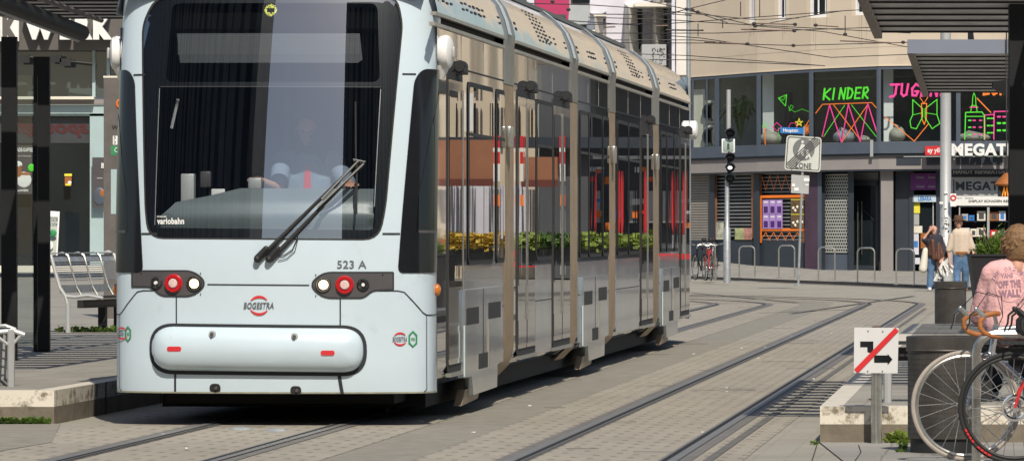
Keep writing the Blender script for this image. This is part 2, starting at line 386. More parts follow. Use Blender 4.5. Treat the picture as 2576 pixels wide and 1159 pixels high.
def cdt(poly, holes=(), step=.05):
    poly = densify(poly, step); holes = [densify(h, step) for h in holes]
    pts = [Vector(p) for p in poly]; ed = [(i, (i+1) % len(poly)) for i in range(len(poly))]
    for h in holes:
        k = len(pts); pts += [Vector(p) for p in h]; ed += [(k+i, k+(i+1) % len(h)) for i in range(len(h))]
    x0 = min(p[0] for p in poly); x1 = max(p[0] for p in poly); y0 = min(p[1] for p in poly); y1 = max(p[1] for p in poly)
    for i in range(int((x1-x0)/step)+1):
        for j in range(int((y1-y0)/step)+1):
            q = (x0+(i+.5)*step, y0+(j+.5)*step)
            if inside(q, poly) and not any(inside(q, h) for h in holes): pts.append(Vector(q))
    v, e, f, *_ = delaunay_2d_cdt(pts, ed, [], 0, 1e-5)
    ff = []
    for t in f:
        c = (sum(v[i][0] for i in t)/len(t), sum(v[i][1] for i in t)/len(t))
        if inside(c, poly) and not any(inside(c, h) for h in holes): ff.append(tuple(t))
    return v, ff, poly
def remeshed(mb, name, mat, parent, voxel=.012, smooth=3, local=False):
    me = bpy.data.meshes.new('tmp'); me.from_pydata([tuple(v) for v in mb.v], [], mb.f)
    bm = bmesh.new(); bm.from_mesh(me); bmesh.ops.recalc_face_normals(bm, faces=bm.faces); bm.to_mesh(me); bm.free()
    ob = bpy.data.objects.new('tmp', me); S.collection.objects.link(ob)
    m = ob.modifiers.new('r', 'REMESH'); m.mode = 'VOXEL'; m.voxel_size = voxel
    if smooth: s = ob.modifiers.new('s', 'SMOOTH'); s.iterations = smooth; s.factor = .5
    ev = ob.evaluated_get(DG()); nm = bpy.data.meshes.new_from_object(ev)
    bpy.data.objects.remove(ob); out = MB(); out.v = [v.co.copy() for v in nm.vertices]; out.f = [tuple(p.vertices) for p in nm.polygons]
    bpy.data.meshes.remove(nm)
    return out.build(name, mat, parent, local=local, ang=80, recalc=False)
# ================================================================ TRAM
D_ = Vector((math.sin(TH), math.cos(TH), 0)); R_ = Vector((math.cos(TH), -math.sin(TH), 0))
TO = Vector((-1.778, 40.55, 0)); W = 1.18
tram = thing('tram', 'mint fronted five section tram with polished grey side gliding past the stop', 'tram', TO, rz=-TH)
def loc(p): q = Vector(p)-TO; return Vector((q.dot(R_), q.dot(D_), q.z))          # world -> tram (v, u, z)
def tw(p): return TO+R_*p[0]+D_*p[1]+Vector((0,0,p[2]))
def su(px, vv=W):                                         # picture column -> distance along the flank
    dx = (px-CX)/F; a = Vector((dx, 1, 0)); t = (vv+TO.dot(R_)-Vector((0,0,0)).dot(R_))/a.dot(R_); return loc(a*t).y
def sz(px, py):                                           # picture point on the flank -> height
    a = (px-CX)/F; d = Vector((a, 1, 0)); t = (W+TO.dot(R_))/d.dot(R_); return EYE-(py-HZ)*t/F
# plan curve of the nose, by arc length
pl = []
for i in range(401):
    v = W*math.sin(math.pi/2*i/400); w_ = v/W; pl.append((v, .10*w_**2+.40*(1-max(0, 1-w_**4)**.25)))
arc = [0]
for i in range(1, 401): arc.append(arc[-1]+math.dist(pl[i], pl[i-1]))
SM = arc[-1]
def plan(s):
    a = abs(s); sg = 1 if s >= 0 else -1
    if a >= SM: return sg*W, .5+(a-SM)
    lo, hi = 0, 400
    while hi-lo > 1:
        mid = (lo+hi)//2
        if arc[mid] <= a: lo = mid
        else: hi = mid
    t = (a-arc[lo])/max(1e-9, arc[hi]-arc[lo]); return sg*(pl[lo][0]*(1-t)+pl[hi][0]*t), pl[lo][1]*(1-t)+pl[hi][1]*t
def v2s(v):
    a = min(abs(v), W*.99999); lo = 0
    for i in range(400):
        if pl[i+1][0] >= a: lo = i; break
    t = (a-pl[lo][0])/max(1e-9, pl[lo+1][0]-pl[lo][0]); return (arc[lo]*(1-t)+arc[lo+1]*t)*(1 if v >= 0 else -1)
def lean(z):
    g = 0
    if z > 1.1: g = .05*(z-1.1)+.05*(z-1.1)**2
    if z > 3.15: g += 1.2*(z-3.15)**1.5
    if z < .5: g += .25*(.5-z)**2
    return g
def nose(s, z, off=0):
    def q(s, z): v, u = plan(s); return Vector((v, u+lean(z), z))
    p = q(s, z)
    if not off: return p
    a = q(s+.004, z)-q(s-.004, z); b = q(s, z+.004)-q(s, z-.004); n = a.cross(b).normalized()
    return p+n*off
def fp(px, py):                                           # picture -> (s, z) on the nose
    Y = 41.0
    for k in range(14):
        q = loc(P(px, py, Y)); v = max(-W*.9999, min(W*.9999, q.x)); u = plan(v2s(v))[1]+lean(q.z)
        Y += (u-q.y)*.9
    return v2s(v), q.z
def fpl(poly): return [fp(*p) for p in poly]
def patch(name, poly, off, mat, holes=(), step=.05, parent=tram, thick=0, px=True, rnd=0, bulge=None):
    if px: poly = fpl(rounded(poly, rnd) if rnd else poly); holes = [fpl(h) for h in holes]
    elif rnd: poly = rounded(poly, rnd)
    v, f, edge = cdt(poly, holes, step); mb = MB()
    def o(p): return off+(bulge(p, edge) if bulge else 0)
    mb.add([nose(p[0], p[1], o(p)) for p in v], f)
    if thick:
        k = len(mb.v); n = len(edge); mb.add([nose(p[0], p[1], off) for p in edge]+[nose(p[0], p[1], off-thick) for p in edge],
            [(i, (i+1) % n, n+(i+1) % n, n+i) for i in range(n)])
    return mb.build(name, mat, parent, local=True, ang=40)
def line(name, pts, wd, off, mat, parent=tram, px=True, closed=False, mb=None):
    own = mb is None; mb = mb or MB(); q = fpl(pts) if px else pts
    q = [Vector(p) for p in q]
    if closed: q.append(q[0])
    fine = [q[0]]
    for a, b in zip(q, q[1:]):
        k = max(1, int((b-a).length/.05)); fine += [a+(b-a)*(j+1)/k for j in range(k)]
    vs = []
    for i, p in enumerate(fine):
        t = (fine[min(i+1, len(fine)-1)]-fine[max(i-1, 0)])
        if closed and i in (0, len(fine)-1): t = fine[1]-fine[-2]
        t = t.normalized(); n = Vector((-t.y, t.x))*wd/2
        vs += [nose(p.x+n.x, p.y+n.y, off), nose(p.x-n.x, p.y-n.y, off)]
    mb.add(vs, [(2*i, 2*i+1, 2*i+3, 2*i+2) for i in range(len(fine)-1)])
    return mb.build(name, mat, parent, local=True) if own else mb
TOPZ = 3.38
wso = rounded([(357,62),(392,-12),(1000,-12),(1014,62),(972,520),(955,604),(372,600),(364,520)], [30,45,55,20,30,55,45,20])
wsc = rounded([(400,216),(961,216),(942,578),(388,572)], [6,6,14,10]); wsu = rounded([(432,8),(950,8),(956,206),(415,206)], 20)
# sides and nose shell
body = patch('nose_shell', [(-SM-.02,.24),(SM+.02,.24),(SM+.02,TOPZ),(-SM-.02,TOPZ)], 0, M['mint'], [fpl(wso)], .06, px=False)
rf = MB()                                                 # dome closing the nose above
N = 40; rows = []
for j in range(7):
    t = j/6; z = TOPZ+.16*math.sin(t*math.pi/2); k = .9*(1-math.cos(t*math.pi/2))
    row = []
    for i in range(N+1):
        s = -SM+2*SM*i/N; p = nose(s, TOPZ); row.append(Vector((p.x*(1-.12*t), p.y+k, z)))
    rows.append(row)
vs = [p for r in rows for p in r]; rf.add(vs, [(j*(N+1)+i, j*(N+1)+i+1, (j+1)*(N+1)+i+1, (j+1)*(N+1)+i) for j in range(6) for i in range(N)])
rf.build('nose_roof', M['mint'], tram, local=True)
ws = patch('windscreen', wso, .003, M['wind'], (), .06)
patch('screen_border', wso, -.012, M['frit'], [wsc, wsu], .05, parent=ws)
patch('windscreen_rubber', wso, .004, M['rubber'], [[(p[0]+(4 if p[0] < 688 else -4), p[1]+(4 if p[1] < 300 else -3)) for p in wso]], .05, parent=ws)
g = line('glazing_edge', [(401,222),(389,566)], .006, -.004, M['signback'], ws); line('glazing_edge', [(958,224),(942,520)], .006, -.004, M['signback'], ws)
line('glazing_edge', [(402,218),(960,219)], .007, -.004, M['dgrey'], ws)
# destination display seen through the upper screen
dd = patch('destination_display', [(444,84),(905,84),(912,150),(900,158),(452,158)], -.008, pm('display_mesh', (.05,.055,.06), .6, 0, .3, 90), (), .08, parent=ws)
mb = MB(); a0, z0 = fp(447, 88); a1, z1 = fp(905, 136)
for i in range(75):
    for j in range(9):
        s = a0+(a1-a0)*(i+.5)/75; z = z0+(z1-z0)*(j+.5)/9; mb.add([nose(s-.006, z-.005, -.006), nose(s+.006, z-.005, -.006), nose(s+.006, z+.005, -.006), nose(s-.006, z+.005, -.006)], [(0,1,2,3)])
mb.build('display_dots', pm('dull_dots', (.11,.115,.115), .6), dd, local=True, smooth=False)
mb = MB(); c = fp(681, 26); rr = random.Random(3)
for i in range(-7, 8):
    for j in range(-7, 8):
        if i*i+j*j < 52 and (abs(j) > 2 or abs(i) > 4) and rr.random() < .85:
            s = c[0]+i*.0062; z = c[1]+j*.0062; e = .0026
            mb.add([nose(s-e, z-e, -.005), nose(s+e, z-e, -.005), nose(s+e, z+e, -.005), nose(s-e, z+e, -.005)], [(0,1,2,3)])
mb.build('line_indicator', M['led'], ws, local=True, smooth=False)
# black corner glazing either side
sgR = rounded([(1043,196),(1062,176),(1101,172),(1101,686),(998,686),(1012,520)], [20,14,0,0,6,60])
q = fpl([(1043,196),(1060,175),(998,686)])
zt, zb = fp(1062,174)[1], fp(1040,686)[1]
pr = [(fp(1062,176)[0], zt), (SM-.03, zt), (SM-.03, zb), (fp(1000,686)[0], zb), (fp(1012,530)[0], fp(1012,530)[1]), (fp(1042,200)[0], fp(1042,200)[1])]
for sg in (1, -1):
    pp = [(p[0]*sg, p[1]) for p in pr]
    pp = rounded(pp, .05); cg = patch('corner_window', pp, .008, M['black'], (), .06, px=False, thick=.01)
    ip = [(pr[0][0]+.10, zt-.42), (SM-.06, zt-.12), (SM-.06, zb+.3), (pr[3][0]+.14, zb+.3), (pr[4][0]+.12, pr[4][1]+.1)]
    patch('pane', [(p[0]*sg, p[1]) for p in ip], .0095, M['darkglass'], (), .06, px=False, parent=cg)
    line('blind_bar', [((pr[3][0]+.16)*sg, zb+.3), ((SM-.08)*sg, zb+.3)], .02, .011, M['dgrey'], cg, px=False)
# seams
sm_ = MB()
zz = fp(1030,187)[1]
for sg in (1, -1):
    line('', [(sg*fp(1012,187)[0], zz), (sg*(fp(1043,187)[0]+.01), zz)], .012, .004, None, px=False, mb=sm_)
    line('', [(sg*fp(962,588)[0], fp(962,588)[1]), (sg*fp(1006,588)[0], fp(1006,588)[1])], .014, .004, None, px=False, mb=sm_)
line('', [(522,715),(778,717)], .009, .004, None, mb=sm_)
line('', [(444,745),(444,820)], .010, .004, None, mb=sm_); line('', [(856,750),(856,822)], .010, .004, None, mb=sm_)
line('', [(440,820),(860,823)], .011, .004, None, mb=sm_)
line('', [(441,934),(441,984)], .016, .004, None, mb=sm_)
line('', [(852,936),(861,990)], .026, .004, None, mb=sm_)
for sg in (1, -1):
    a = fp(952,731); b = fp(1000,731); c = fp(1060,792); k = [(a[0], a[1]), (b[0], b[1]), ((b[0]+.05), b[1]-.01), (c[0]+.01, c[1]+.02), (c[0]+.05, c[1]), (SM, c[1])]
    line('', [(sg*p[0], p[1]) for p in k], .008, .004, None, px=False, mb=sm_)
    line('', [(sg*(c[0]+.05), c[1]), (sg*(c[0]+.05), .27), (sg*(c[0]+.02), .25)], .007, .004, None, px=False, mb=sm_)
    line('', [(sg*SM, .24), (sg*SM, 1.1)], .012, .004, None, px=False, mb=sm_)
sm_.build('panel_gap', M['seam'], tram, local=True)
for sg in (1,): line('road_grime', [(-SM+.1,.248),(SM-.05,.248)], .010, .003, pm('road_grime', (.3,.29,.2), .8, 0, .3, 9), px=False)
# bumper pod
pod = rounded([(385,820),(914,826),(914,936),(385,930)], 54, 10)
pod = [(x, y) for x, y in pod]
def pb(p, edge):
    d = 9
    for i in range(len(edge)):
        a = edge[i-1]; e = edge[i]; ex, ey = e[0]-a[0], e[1]-a[1]; l = ex*ex+ey*ey or 1; k = max(0, min(1, ((p[0]-a[0])*ex+(p[1]-a[1])*ey)/l)); d = min(d, math.hypot(p[0]-a[0]-ex*k, p[1]-a[1]-ey*k))
    t = min(1, d/.17); return .10*math.sqrt(max(0, 1-(1-t)**2))
line('bumper_gap', [(x+(x-650)*.012, y+(3 if y > 880 else -2)) for x, y in rounded([(384,819),(915,825),(915,938),(384,932)], 56, 10)], .028, .005, M['seam'], closed=True)
bp_ = patch('bumper', pod, .012, M['mint'], (), .022, bulge=pb)
def disc(name, px, py, r, off, mat, parent, depth=.012, dome=0, n=24, prof=None):
    s, z = fp(px, py); c = nose(s, z, off); n_ = (nose(s, z, off+.1)-c).normalized()
    mb = MB(); mb.lathe(c, prof or [(r, -depth), (r, depth*.4), (r*.85, depth+dome*.5), (r*.4, depth+dome), (.001, depth+dome*1.05)], n_, n); return mb.build(name, mat, parent, local=True)
for x, y in ((541,839),(744,845)):
    h = disc('bumper_sensor', x, y, .026, .092, M['signback'], bp_); disc('sensor_core', x, y, .013, .11, M['dgrey'], h)
for x, y in ((450,876),(826,886)):
    patch('reflector', rounded([(x-17,y-6),(x+17,y-6),(x+17,y+6),(x-17,y+6)], 6), .114, M['red'], (), .03, parent=bp_, thick=.01)
for x, y in ((541,972),(744,978)):
    patch('camera_recess', rounded([(x-14,y+13),(x-13,y-8),(x+13,y-8),(x+15,y+14)], 10), .004, M['blackm'], (), .03)
    disc('parking_camera', x+3, y+3, .012, .01, M['dgrey'], tram)
# lamp clusters
clL = [(333,681),(488,681),(522,712),(488,745),(404,744),(382,721),(333,721)]; clR = [(989,685),(812,685),(777,716),(812,749),(916,749),(936,730),(989,728)]
for cl, lamps, rn in ((clL, [(395,711,'clear'),(438,712,'red'),(489,713,'on')], [2,30,30,30,22,14,2]), (clR, [(813,716,'on'),(867,716,'red'),(913,716,'clear')], [2,30,30,30,22,14,2])):
    line('cluster_seal', rounded(cl, rn), .012, .006, M['seam'], closed=True)
    c = patch('lamp_cluster', rounded(cl, rn), .005, M['dgrey'], (), .04)
    for x, y, k in lamps:
        r = {'clear': .046, 'red': .068, 'on': .058}[k]
        b = disc('headlight' if k != 'red' else 'tail_light', x, y, r, .008, M['blackm'] if k != 'red' else M['redlens'], c, .012)
        if k == 'clear':
            disc('reflector_bowl', x, y, r*.86, .02, M['chrome'], b, prof=[(r*.86,.0),(r*.7,-.004),(r*.3,-.012),(.001,-.013)]); disc('lens', x, y, r*.28, .022, M['white'], b)
        if k == 'on': disc('reflector_bowl', x, y, r*.88, .02, M['chrome'], b, prof=[(r*.88,.0),(r*.6,-.004),(.001,-.006)]); disc('bulb', x+1, y, r*.6, .024, M['lampon'], b, .005, .006)
        if k == 'red':
            disc('lens', x, y, r*.5, .028, M['lampsoft'], b, .006, .004); disc('lens_ring', x, y, r*.9, .018, M['redlens'], b, prof=[(r*.95,0),(r*.9,.014),(r*.62,.014),(r*.6,.0)])
    mb = MB()
    for x in (cl[0][0]*.85+cl[1][0]*.15, cl[1][0]*.9+cl[2][0]*.1, (cl[1][0]+cl[2][0])/2): 
        for y in (cl[0][1]+6, cl[3][1]-6):
            s, z = fp(x, y if x < 960 and x > 380 else cl[0][1]+6); mb.ell(nose(s, z, .007), .005, 8, 4)
    mb.build('screw', M['blackm'], c, local=True)
# lettering on the front
def ftext(name, st, x0, y0, x1, y1, mat, bold=0, shear=0, off=.006, parent=tram):
    a = fp(x0, y1); b = fp(x1, y0)
    mb = MB(); text_on(mb, st, lambda u, v: nose(a[0]+(b[0]-a[0])*u, a[1]+(b[1]-a[1])*v, off), bold, shear); return mb.build(name, mat, parent, local=True, smooth=False)
ftext('fleet_number', '523 A', 848, 655, 922, 675, M['textgrey'], .01)
ftext('series_lettering', 'variobahn', 396, 548, 464, 564, M['white'], .03, off=.008, parent=ws)
ftext('maker_lettering', 'STADLER', 396, 543, 420, 547, M['white'], .02, off=.008, parent=ws)
def emblem(cx, cy, r, wtxt, htxt):
    c = fp(cx, cy); e = fp(cx+r, cy); rx = abs(e[0]-c[0]); ry = r/344; mb = MB()
    for (a0, a1) in ((35, 150), (205, 330)):
        pts = [];
        for i in range(19):
            t = R(a0+(a1-a0)*i/18); k = math.sin(math.pi*i/18); w_ = .10+.16*k
            pts.append((t, w_))
        vs = []
        for t, w_ in pts:
            for q in (1, 1-w_): vs.append(nose(c[0]+rx*q*math.cos(t), c[1]+ry*q*math.sin(t), .006))
        mb.add(vs, [(2*i, 2*i+1, 2*i+3, 2*i+2) for i in range(18)])
    o = mb.build('operator_emblem', M['red'], tram, local=True, smooth=False)
    ftext('operator_lettering', 'BOGESTRA', cx-wtxt/2-1, cy-htxt/2, cx+wtxt/2-1, cy+htxt/2, M['textgrey'], .022, .2, off=.008, parent=o)
emblem(652, 768, 25, 76, 16); emblem(1006, 852, 17, 36, 12); emblem(307, 838, 16, 14, 12)
def hexa_logo(cx, cy, rx, ry):
    mb = MB(); o = [(cx+x*rx, cy+y*ry) for x, y in ((0,-1),(1,-.5),(1,.5),(0,1),(-1,.5),(-1,-.5))]
    line('', o, .014, .006, None, closed=True, mb=mb); b = mb.build('transport_emblem', M['green'], tram, local=True)
    ftext('emblem_lettering', 'VRR', cx-rx*.6, cy-4, cx+rx*.6, cy+4, M['green'], .03, parent=b)
hexa_logo(1038, 852, 9, 19); hexa_logo(323, 839, 6, 18)
s, z = fp(1085, 729); 
for sg in (1, -1):
    mb = MB(); p = nose(sg*(SM-.05), z, .01); mb.ell(p, (.03, .035, .045)); mb.build('turn_signal', M['amber'], tram, local=True)
# side pods high on the corners
for sg in (1, -1):
    s = fp(1093, 130)[0]; z = fp(1093, 130)[1]; p = nose(sg*SM*.985, z, .0); n_ = Vector((sg*1, -.12, 0)).normalized(); mb = MB()
    mb.lathe(p+n_*.02, [(.075,-.06),(.12,-.01),(.128,.03),(.118,.06),(.09,.075),(.001,.08)], n_, 24); pod_ = mb.build('camera_pod', M['white'], tram, local=True)
    mb = MB(); mb.tube([p+Vector((0,0,-.1)), p+Vector((sg*.005,.0,-.2))], [.085,.03], 14); mb.build('pod_stem', M['white'], pod_, local=True)
    mb = MB(); mb.bev(p+n_*.11, (.02,.05,.08), .006); mb.build('pod_lens', M['signback'], pod_, local=True)
# wipers
def wp(px, py, off): s, z = fp(px, py); return nose(s, z, off)
wi = MB(); wi.tube([wp(650,655,.03), wp(900,410,.05)], [.018,.009], 8); wi.tube([wp(682,655,.03), wp(912,414,.06)], [.018,.009], 8)
wo = wi.build('wiper_arm', M['blackm'], tram, local=True)
mb = MB(); mb.tube([wp(810,503,.055), wp(902,406,.062)], .007, 8); mb.tube([wp(800,524,.062), wp(914,415,.068)], .007, 8); mb.build('arm_rod', M['steel'], wo, local=True)
for x in (653, 682):
    mb = MB(); mb.cap(wp(x-4,650,.03), wp(x+18,626,.035), .026, .022); mb.cap(wp(x-4,652,.0), wp(x-4,652,.04), .026); mb.build('pivot_cover', M['blackm'], wo, local=True)
mb = MB(); mb.tube([wp(894,258,.03), wp(895,404,.05)], .006, 6); mb.tube([wp(897,404,.05), wp(896,540,.03)], .009, 6); mb.build('wiper_blade', M['rubber'], wo, local=True)
mb = MB(); mb.tube([wp(888,404,.06), wp(918,410,.06)], .006, 8); mb.ell(wp(892,406,.06), .010); mb.ell(wp(913,410,.06), .010); mb.build('blade_joint', M['textgrey'], wo, local=True)
mb = MB(); mb.tube([wp(x, y, .012) for x, y in ((694,645),(715,642),(736,628),(748,600),(748,575))], .004, 6); mb.tube([wp(x, y, .012) for x, y in ((700,655),(722,650),(742,632),(750,600))], .003, 6); mb.build('washer_hose', M['rubber'], wo, local=True)
# cab interior
cab = MB(); cab.box((0,1.75,1.9), (2.2,.05,3.0)); cab.box((0,1.1,.55), (2.2,1.5,.05)); cab.box((0,1.15,3.2), (2.2,1.6,.05))
cb = cab.build('cab_wall', pm('cab_dark', (.012,.015,.022), .8, 0, .4, 2), tram, local=True)
for x, wd, col in ((-.62,.16,(.02,.03,.05)), (-.33,.1,(.05,.055,.06)), (-.1,.05,(.07,.07,.07)), (.1,.3,(.02,.03,.06)), (.62,.12,(.03,.03,.035))):
    mb = MB(); mb.tube([(x,1.6,.6),(x+.03,1.58,3.1)], wd/2, 8); mb.build('cab_curtain', pm('cab_fabric', col, .8), tram, local=True)
dsh = fpl([(389,574),(398,540),(430,505),(520,488),(600,469),(945,471),(941,576)])
da = patch('dashboard', dsh, -.10, M['dash'], (), .05, px=False, bulge=lambda p, e: .05*math.exp(-((p[1]-1.54)/.05)**2))
mb = MB(); zt_ = 1.74
mb.add([nose(-.25, zt_, -.1), nose(.74, zt_, -.1), nose(.7, zt_, -.3)+Vector((0,.1,-.06)), nose(-.25, zt_, -.3)+Vector((0,.1,-.06))], [(0,1,2,3)]); mb.build('dash_top', M['dash'], da, local=True)
mb = MB(); mb.bev(nose(-.15, 1.81, -.3), (.1,.08,.08), .01); mb.build('master_controller', M['signback'], da, local=True)
mb = MB(); mb.bev(nose(-.42, 1.72, -.2), (.1,.02,.07), .005); mb.build('notice_card', M['white'], da, local=True)
mb = MB(); mb.bev(nose(-.68, 1.62, -.25), (.1,.1,.5), .01); mb.build('cash_unit', M['signback'], da, local=True)
mb = MB(); mb.bev(nose(-.55, 1.84, -.3), (.08,.05,.12), .01); mb.build('ticket_printer', M['dgrey'], da, local=True)
mb = MB(); mb.tube([nose(-.75,2.42,-.15), nose(-.80,2.2,-.15)], .012, 6); mb.build('inner_mirror', M['signback'], tram, local=True)
# ---- body sections on the flank
prof = [(W-.10,.27),(W-.02,.34),(W,.42),(W,1.0),(W,1.6),(W,2.2),(W,2.66),(W,2.93)]
prof2 = [(W+.015,3.02),(W+.01,3.06),(W-.015,3.16),(W-.06,3.28),(W-.14,3.38),(W-.28,3.47),(W-.5,3.53),(0,3.56)]
mods = [(1099.5,1267,1),(1291,1433,2),(1451,1531,1),(1546,1641,2),(1656,1734,1)]
def sweep(mb, pf, u0, u1, n, both=True):
    full = [(x, z) for x, z in pf]
    for sg in ((1, -1) if both else (1,)):
        k = len(mb.v)
        for i in range(n+1):
            u = u0+(u1-u0)*i/n; mb.v += [Vector((sg*x, u, z)) for x, z in full]
        m = len(full)
        for i in range(n):
            for j in range(m-1): a = k+i*m+j; mb.f.append((a, a+1, a+1+m, a+m))
    return mb
def spatch(name, x0, x1, z0, z1, off, mat, parent, rnd=.04, th=.006, px=True, mb=None):
    u0, u1 = (su(x0), su(x1)) if px else (x0, x1); own = mb is None; mb = mb or MB()
    pl_ = rounded([(u0,z0),(u1,z0),(u1,z1),(u0,z1)], rnd, 4) if rnd else [(u0,z0),(u1,z0),(u1,z1),(u0,z1)]
    for sg in (1,):
        n = len(pl_); mb.add([(sg*(W+off), a, b) for a, b in pl_]+[(sg*(W+off-th), a, b) for a, b in pl_], [tuple(range(n))]+[(i, (i+1) % n, n+(i+1) % n, n+i) for i in range(n)])
    return mb.build(name, mat, parent, local=True, smooth=False) if own else mb
for k, (x0, x1, kind) in enumerate(mods):
    u0, u1 = su(x0), su(x1)
    mb = MB(); sweep(mb, prof, u0, u1, 8)
    for u in ((u1,) if k == 0 else (u0, u1)): mb.add([(x, u, z) for x, z in prof+[(W-.05,2.95)]]+[(-x, u, z) for x, z in (prof+[(W-.05,2.95)])[::-1]], [tuple(range(2*len(prof)+2))])
    sec = mb.build('body_section', M['side'], tram, local=True)
    mb = MB(); sweep(mb, prof2, u0-.1*(k == 0), u1, 10); ends = prof2+[(-x, z) for x, z in prof2[::-1][1:]]
    for u in ((u1,) if k == 0 else (u0, u1)): mb.add([(x, u, z) for x, z in ends], [tuple(range(len(ends)))])
    fa_ = mb.build('roof_fairing', M['fairing'], sec, local=True)
    mb = MB(); mb.box((0,(u0+u1)/2,2.975), (2*W-.14, u1-u0, .12)); mb.build('air_slot', M['blackm'], sec, local=True)
    spatch('gutter_rail', u0-(.35 if k == 0 else 0), u1-.05, 2.925, 2.95, .02, M['bellowtop'], sec, 0, .04, px=False)
    spatch('gutter_rail', u0-(.35 if k == 0 else 0), u1-.05, 3.0, 3.025, .03, M['bellowtop'], sec, 0, .04, px=False)
    spatch('cantrail_seam', u0+.05, u1, 2.655, 2.668, .004, M['seam'], sec, 0, px=False)
    nn = 2
    mb = MB()
    for i in range(1, nn+1): spatch('', u0+(u1-u0)*i/(nn+1), u0+(u1-u0)*i/(nn+1)+.02, 2.67, 2.92, .002, None, None, 0, px=False, mb=mb)
    mb.build('cantrail_joint', M['bellowtop'], sec, local=True)
    # square breather holes in the fairing
    mb = MB(); L = u1-u0; rr = random.Random(k)
    def hole(u, t):                                     # t 0..1 up the fairing
        z = 3.06+t*.34; 
        for (xa, za), (xb, zb) in zip(prof2, prof2[1:]):
            if za <= z <= zb:
                f = (z-za)/(zb-za); x = xa+(xb-xa)*f; nrm = Vector((zb-za, 0, xa-xb)).normalized(); tv = Vector((xb-xa, 0, zb-za)).normalized()*.009
                for sg in (1,):
                    c = Vector((x, u, z))+nrm*.003; c.x *= sg; t2 = Vector((tv.x*sg, 0, tv.z)); uu = Vector((0,.085,0))
                    mb.add([c-t2-uu, c+t2-uu, c+t2+uu, c-t2+uu], [(0,1,2,3)])
    for f in ((.06,.94) if kind == 2 else (.06,.38,.46,.52,.93) if k else (.04,.15,.38,.5,.56,.64,.95)):
        for t in (.2, .34): hole(u0+L*f, t); hole(u0+L*f+(.0 if f in (.06,.94) else .3), t+.02) if L*f < L*.9 else None
    if kind == 2:
        for i in range(8):
            for j in range(4): hole(u0+L*.38+j*.32-.12*i*.5+.4, .14+i*.105)
        for f in (.58, .66, .74):
            hole(u0+L*f, .2); hole(u0+L*f, .34)
    mb.build('breather_holes', M['blackm'], fa_, local=True, smooth=False)
    # windows, doors, skirts
    lay = {0: dict(win=[(1176,1238),(1247,1267)], door=[(1124,1162)], bog=(1158,1252)),
           1: dict(win=[(1347,1386)], door=[(1299,1344),(1389,1432)], bog=None),
           2: dict(win=[(1457,1477),(1480,1511),(1515,1530)], door=[], bog=(1458,1520)),
           3: dict(win=[(1552,1577),(1580,1606)], door=[(1611,1641)], bog=None),
           4: dict(win=[(1661,1673),(1676,1692),(1695,1705)], door=[(1710,1733)], bog=(1660,1703))}[k]
    for a, b in lay['win']:
        fr = spatch('window', a, b, 1.16, 2.58, .010, M['rubber'], sec, .09)
        wi_ = .035; spatch('pane', su(a)+wi_, su(b)-wi_, 1.20, 2.54, .013, M['darkglass'], fr, .08, px=False)
        spatch('vent_bar', su(a)+wi_, su(b)-wi_, 2.16, 2.185, .016, M['blackm'], fr, 0, px=False)
    for a, b in lay['door']:
        ua, ub = su(a), su(b); mid = (ua+ub)/2
        dr = spatch('door', ua, ub, .36, 2.62, .006, M['rubber'], sec, .03, px=False)
        single = (k in (0,)); parts = [(ua+.03, ub-.03)] if single else [(ua+.03, mid-.02), (mid+.02, ub-.03)]
        for p0, p1 in parts:
            lf = spatch('door_leaf', p0, p1, .42, 2.56, .011, M['doorlow'], dr, .03, px=False)
            spatch('pane', p0+.05, p1-.05, .95 if not single else 1.0, 2.48, .014, M['darkglass'], lf, .07, px=False)
            spatch('kick_panel', p0+.02, p1-.02, .46, .66, .014, M['doorlow'], lf, 0, px=False)
            spatch('grab_strip', p1-.035 if p0 == parts[0][0] else p0+.02, p1-.02 if p0 == parts[0][0] else p0+.035, .66, 2.5, .02, M['steel'], lf, 0, px=False)
        spatch('door_step', ua, ub, .33, .36, .03, M['steel'], dr, 0, .04, px=False)
        mb = MB(); un = ua+(ub-ua)*.62
        for sg in (1,):
            mb.lathe((sg*(W+.035), un-.11, 2.67), [(.04,0),(.048,.02),(.048,.20),(.04,.22)], (0,1,0), 18); mb.bev((W+.035, un, 2.635), (.096,.2,.05), .005)
        mb.build('door_sensor', M['blackm'], dr, local=True)
    # lower satin panels between doors and windows
    if kind == 1:
        a, b = (1167,1265) if k == 0 else (x0+2, x1-1) if k == 2 else (1658,1706)
    else: a, b = (1347,1386) if k == 1 else (1549,1607)
    lp = spatch('lower_panel', a, b, .345, 1.12, .004, M['sidelow'], sec, 0)
    spatch('panel_joint', a, b, .80, .808, .006, M['seam'], lp, 0)
    if lay['bog']:
        a, b = lay['bog']; ua, ub = su(a), su(b); L2 = ub-ua
        bgc = MB()
        for sg in (1,):
            pf = [(ua,.97-.12),(ua+.02,.97),(ub-.02,.97),(ub,.9),(ub,.36),(ub-.12*L2,.34),(ub-.14*L2,.16),(ua+.22*L2,.15),(ua+.18*L2,.30),(ua,.30)]
            n = len(pf); bgc.add([(sg*(W+.035), a_, b_) for a_, b_ in pf]+[(sg*(W-.02), a_, b_) for a_, b_ in pf], [tuple(range(n))]+[(i, (i+1) % n, n+(i+1) % n, n+i) for i in range(n)])
        bc = bgc.build('bogie_cover', M['sidelow'], sec, local=True, smooth=False)
        for f0, f1, za, zb in ((.04,.36,.70,.83),(.62,.96,.72,.85),(.36,.60,.34,.46)):
            spatch('vent_slot', ua+L2*f0, ua+L2*f1, za, zb, .037, M['blackm'], bc, .01, .002, px=False)
        spatch('cover_edge', ua+L2*.60, ua+L2*.615, .34, .72, .045, M['bellowtop'], bc, 0, .02, px=False)
        spatch('cover_edge', ua-.02, ua+.06, .31, .70, .037, M['mint_trim'], bc, 0, .01, px=False)
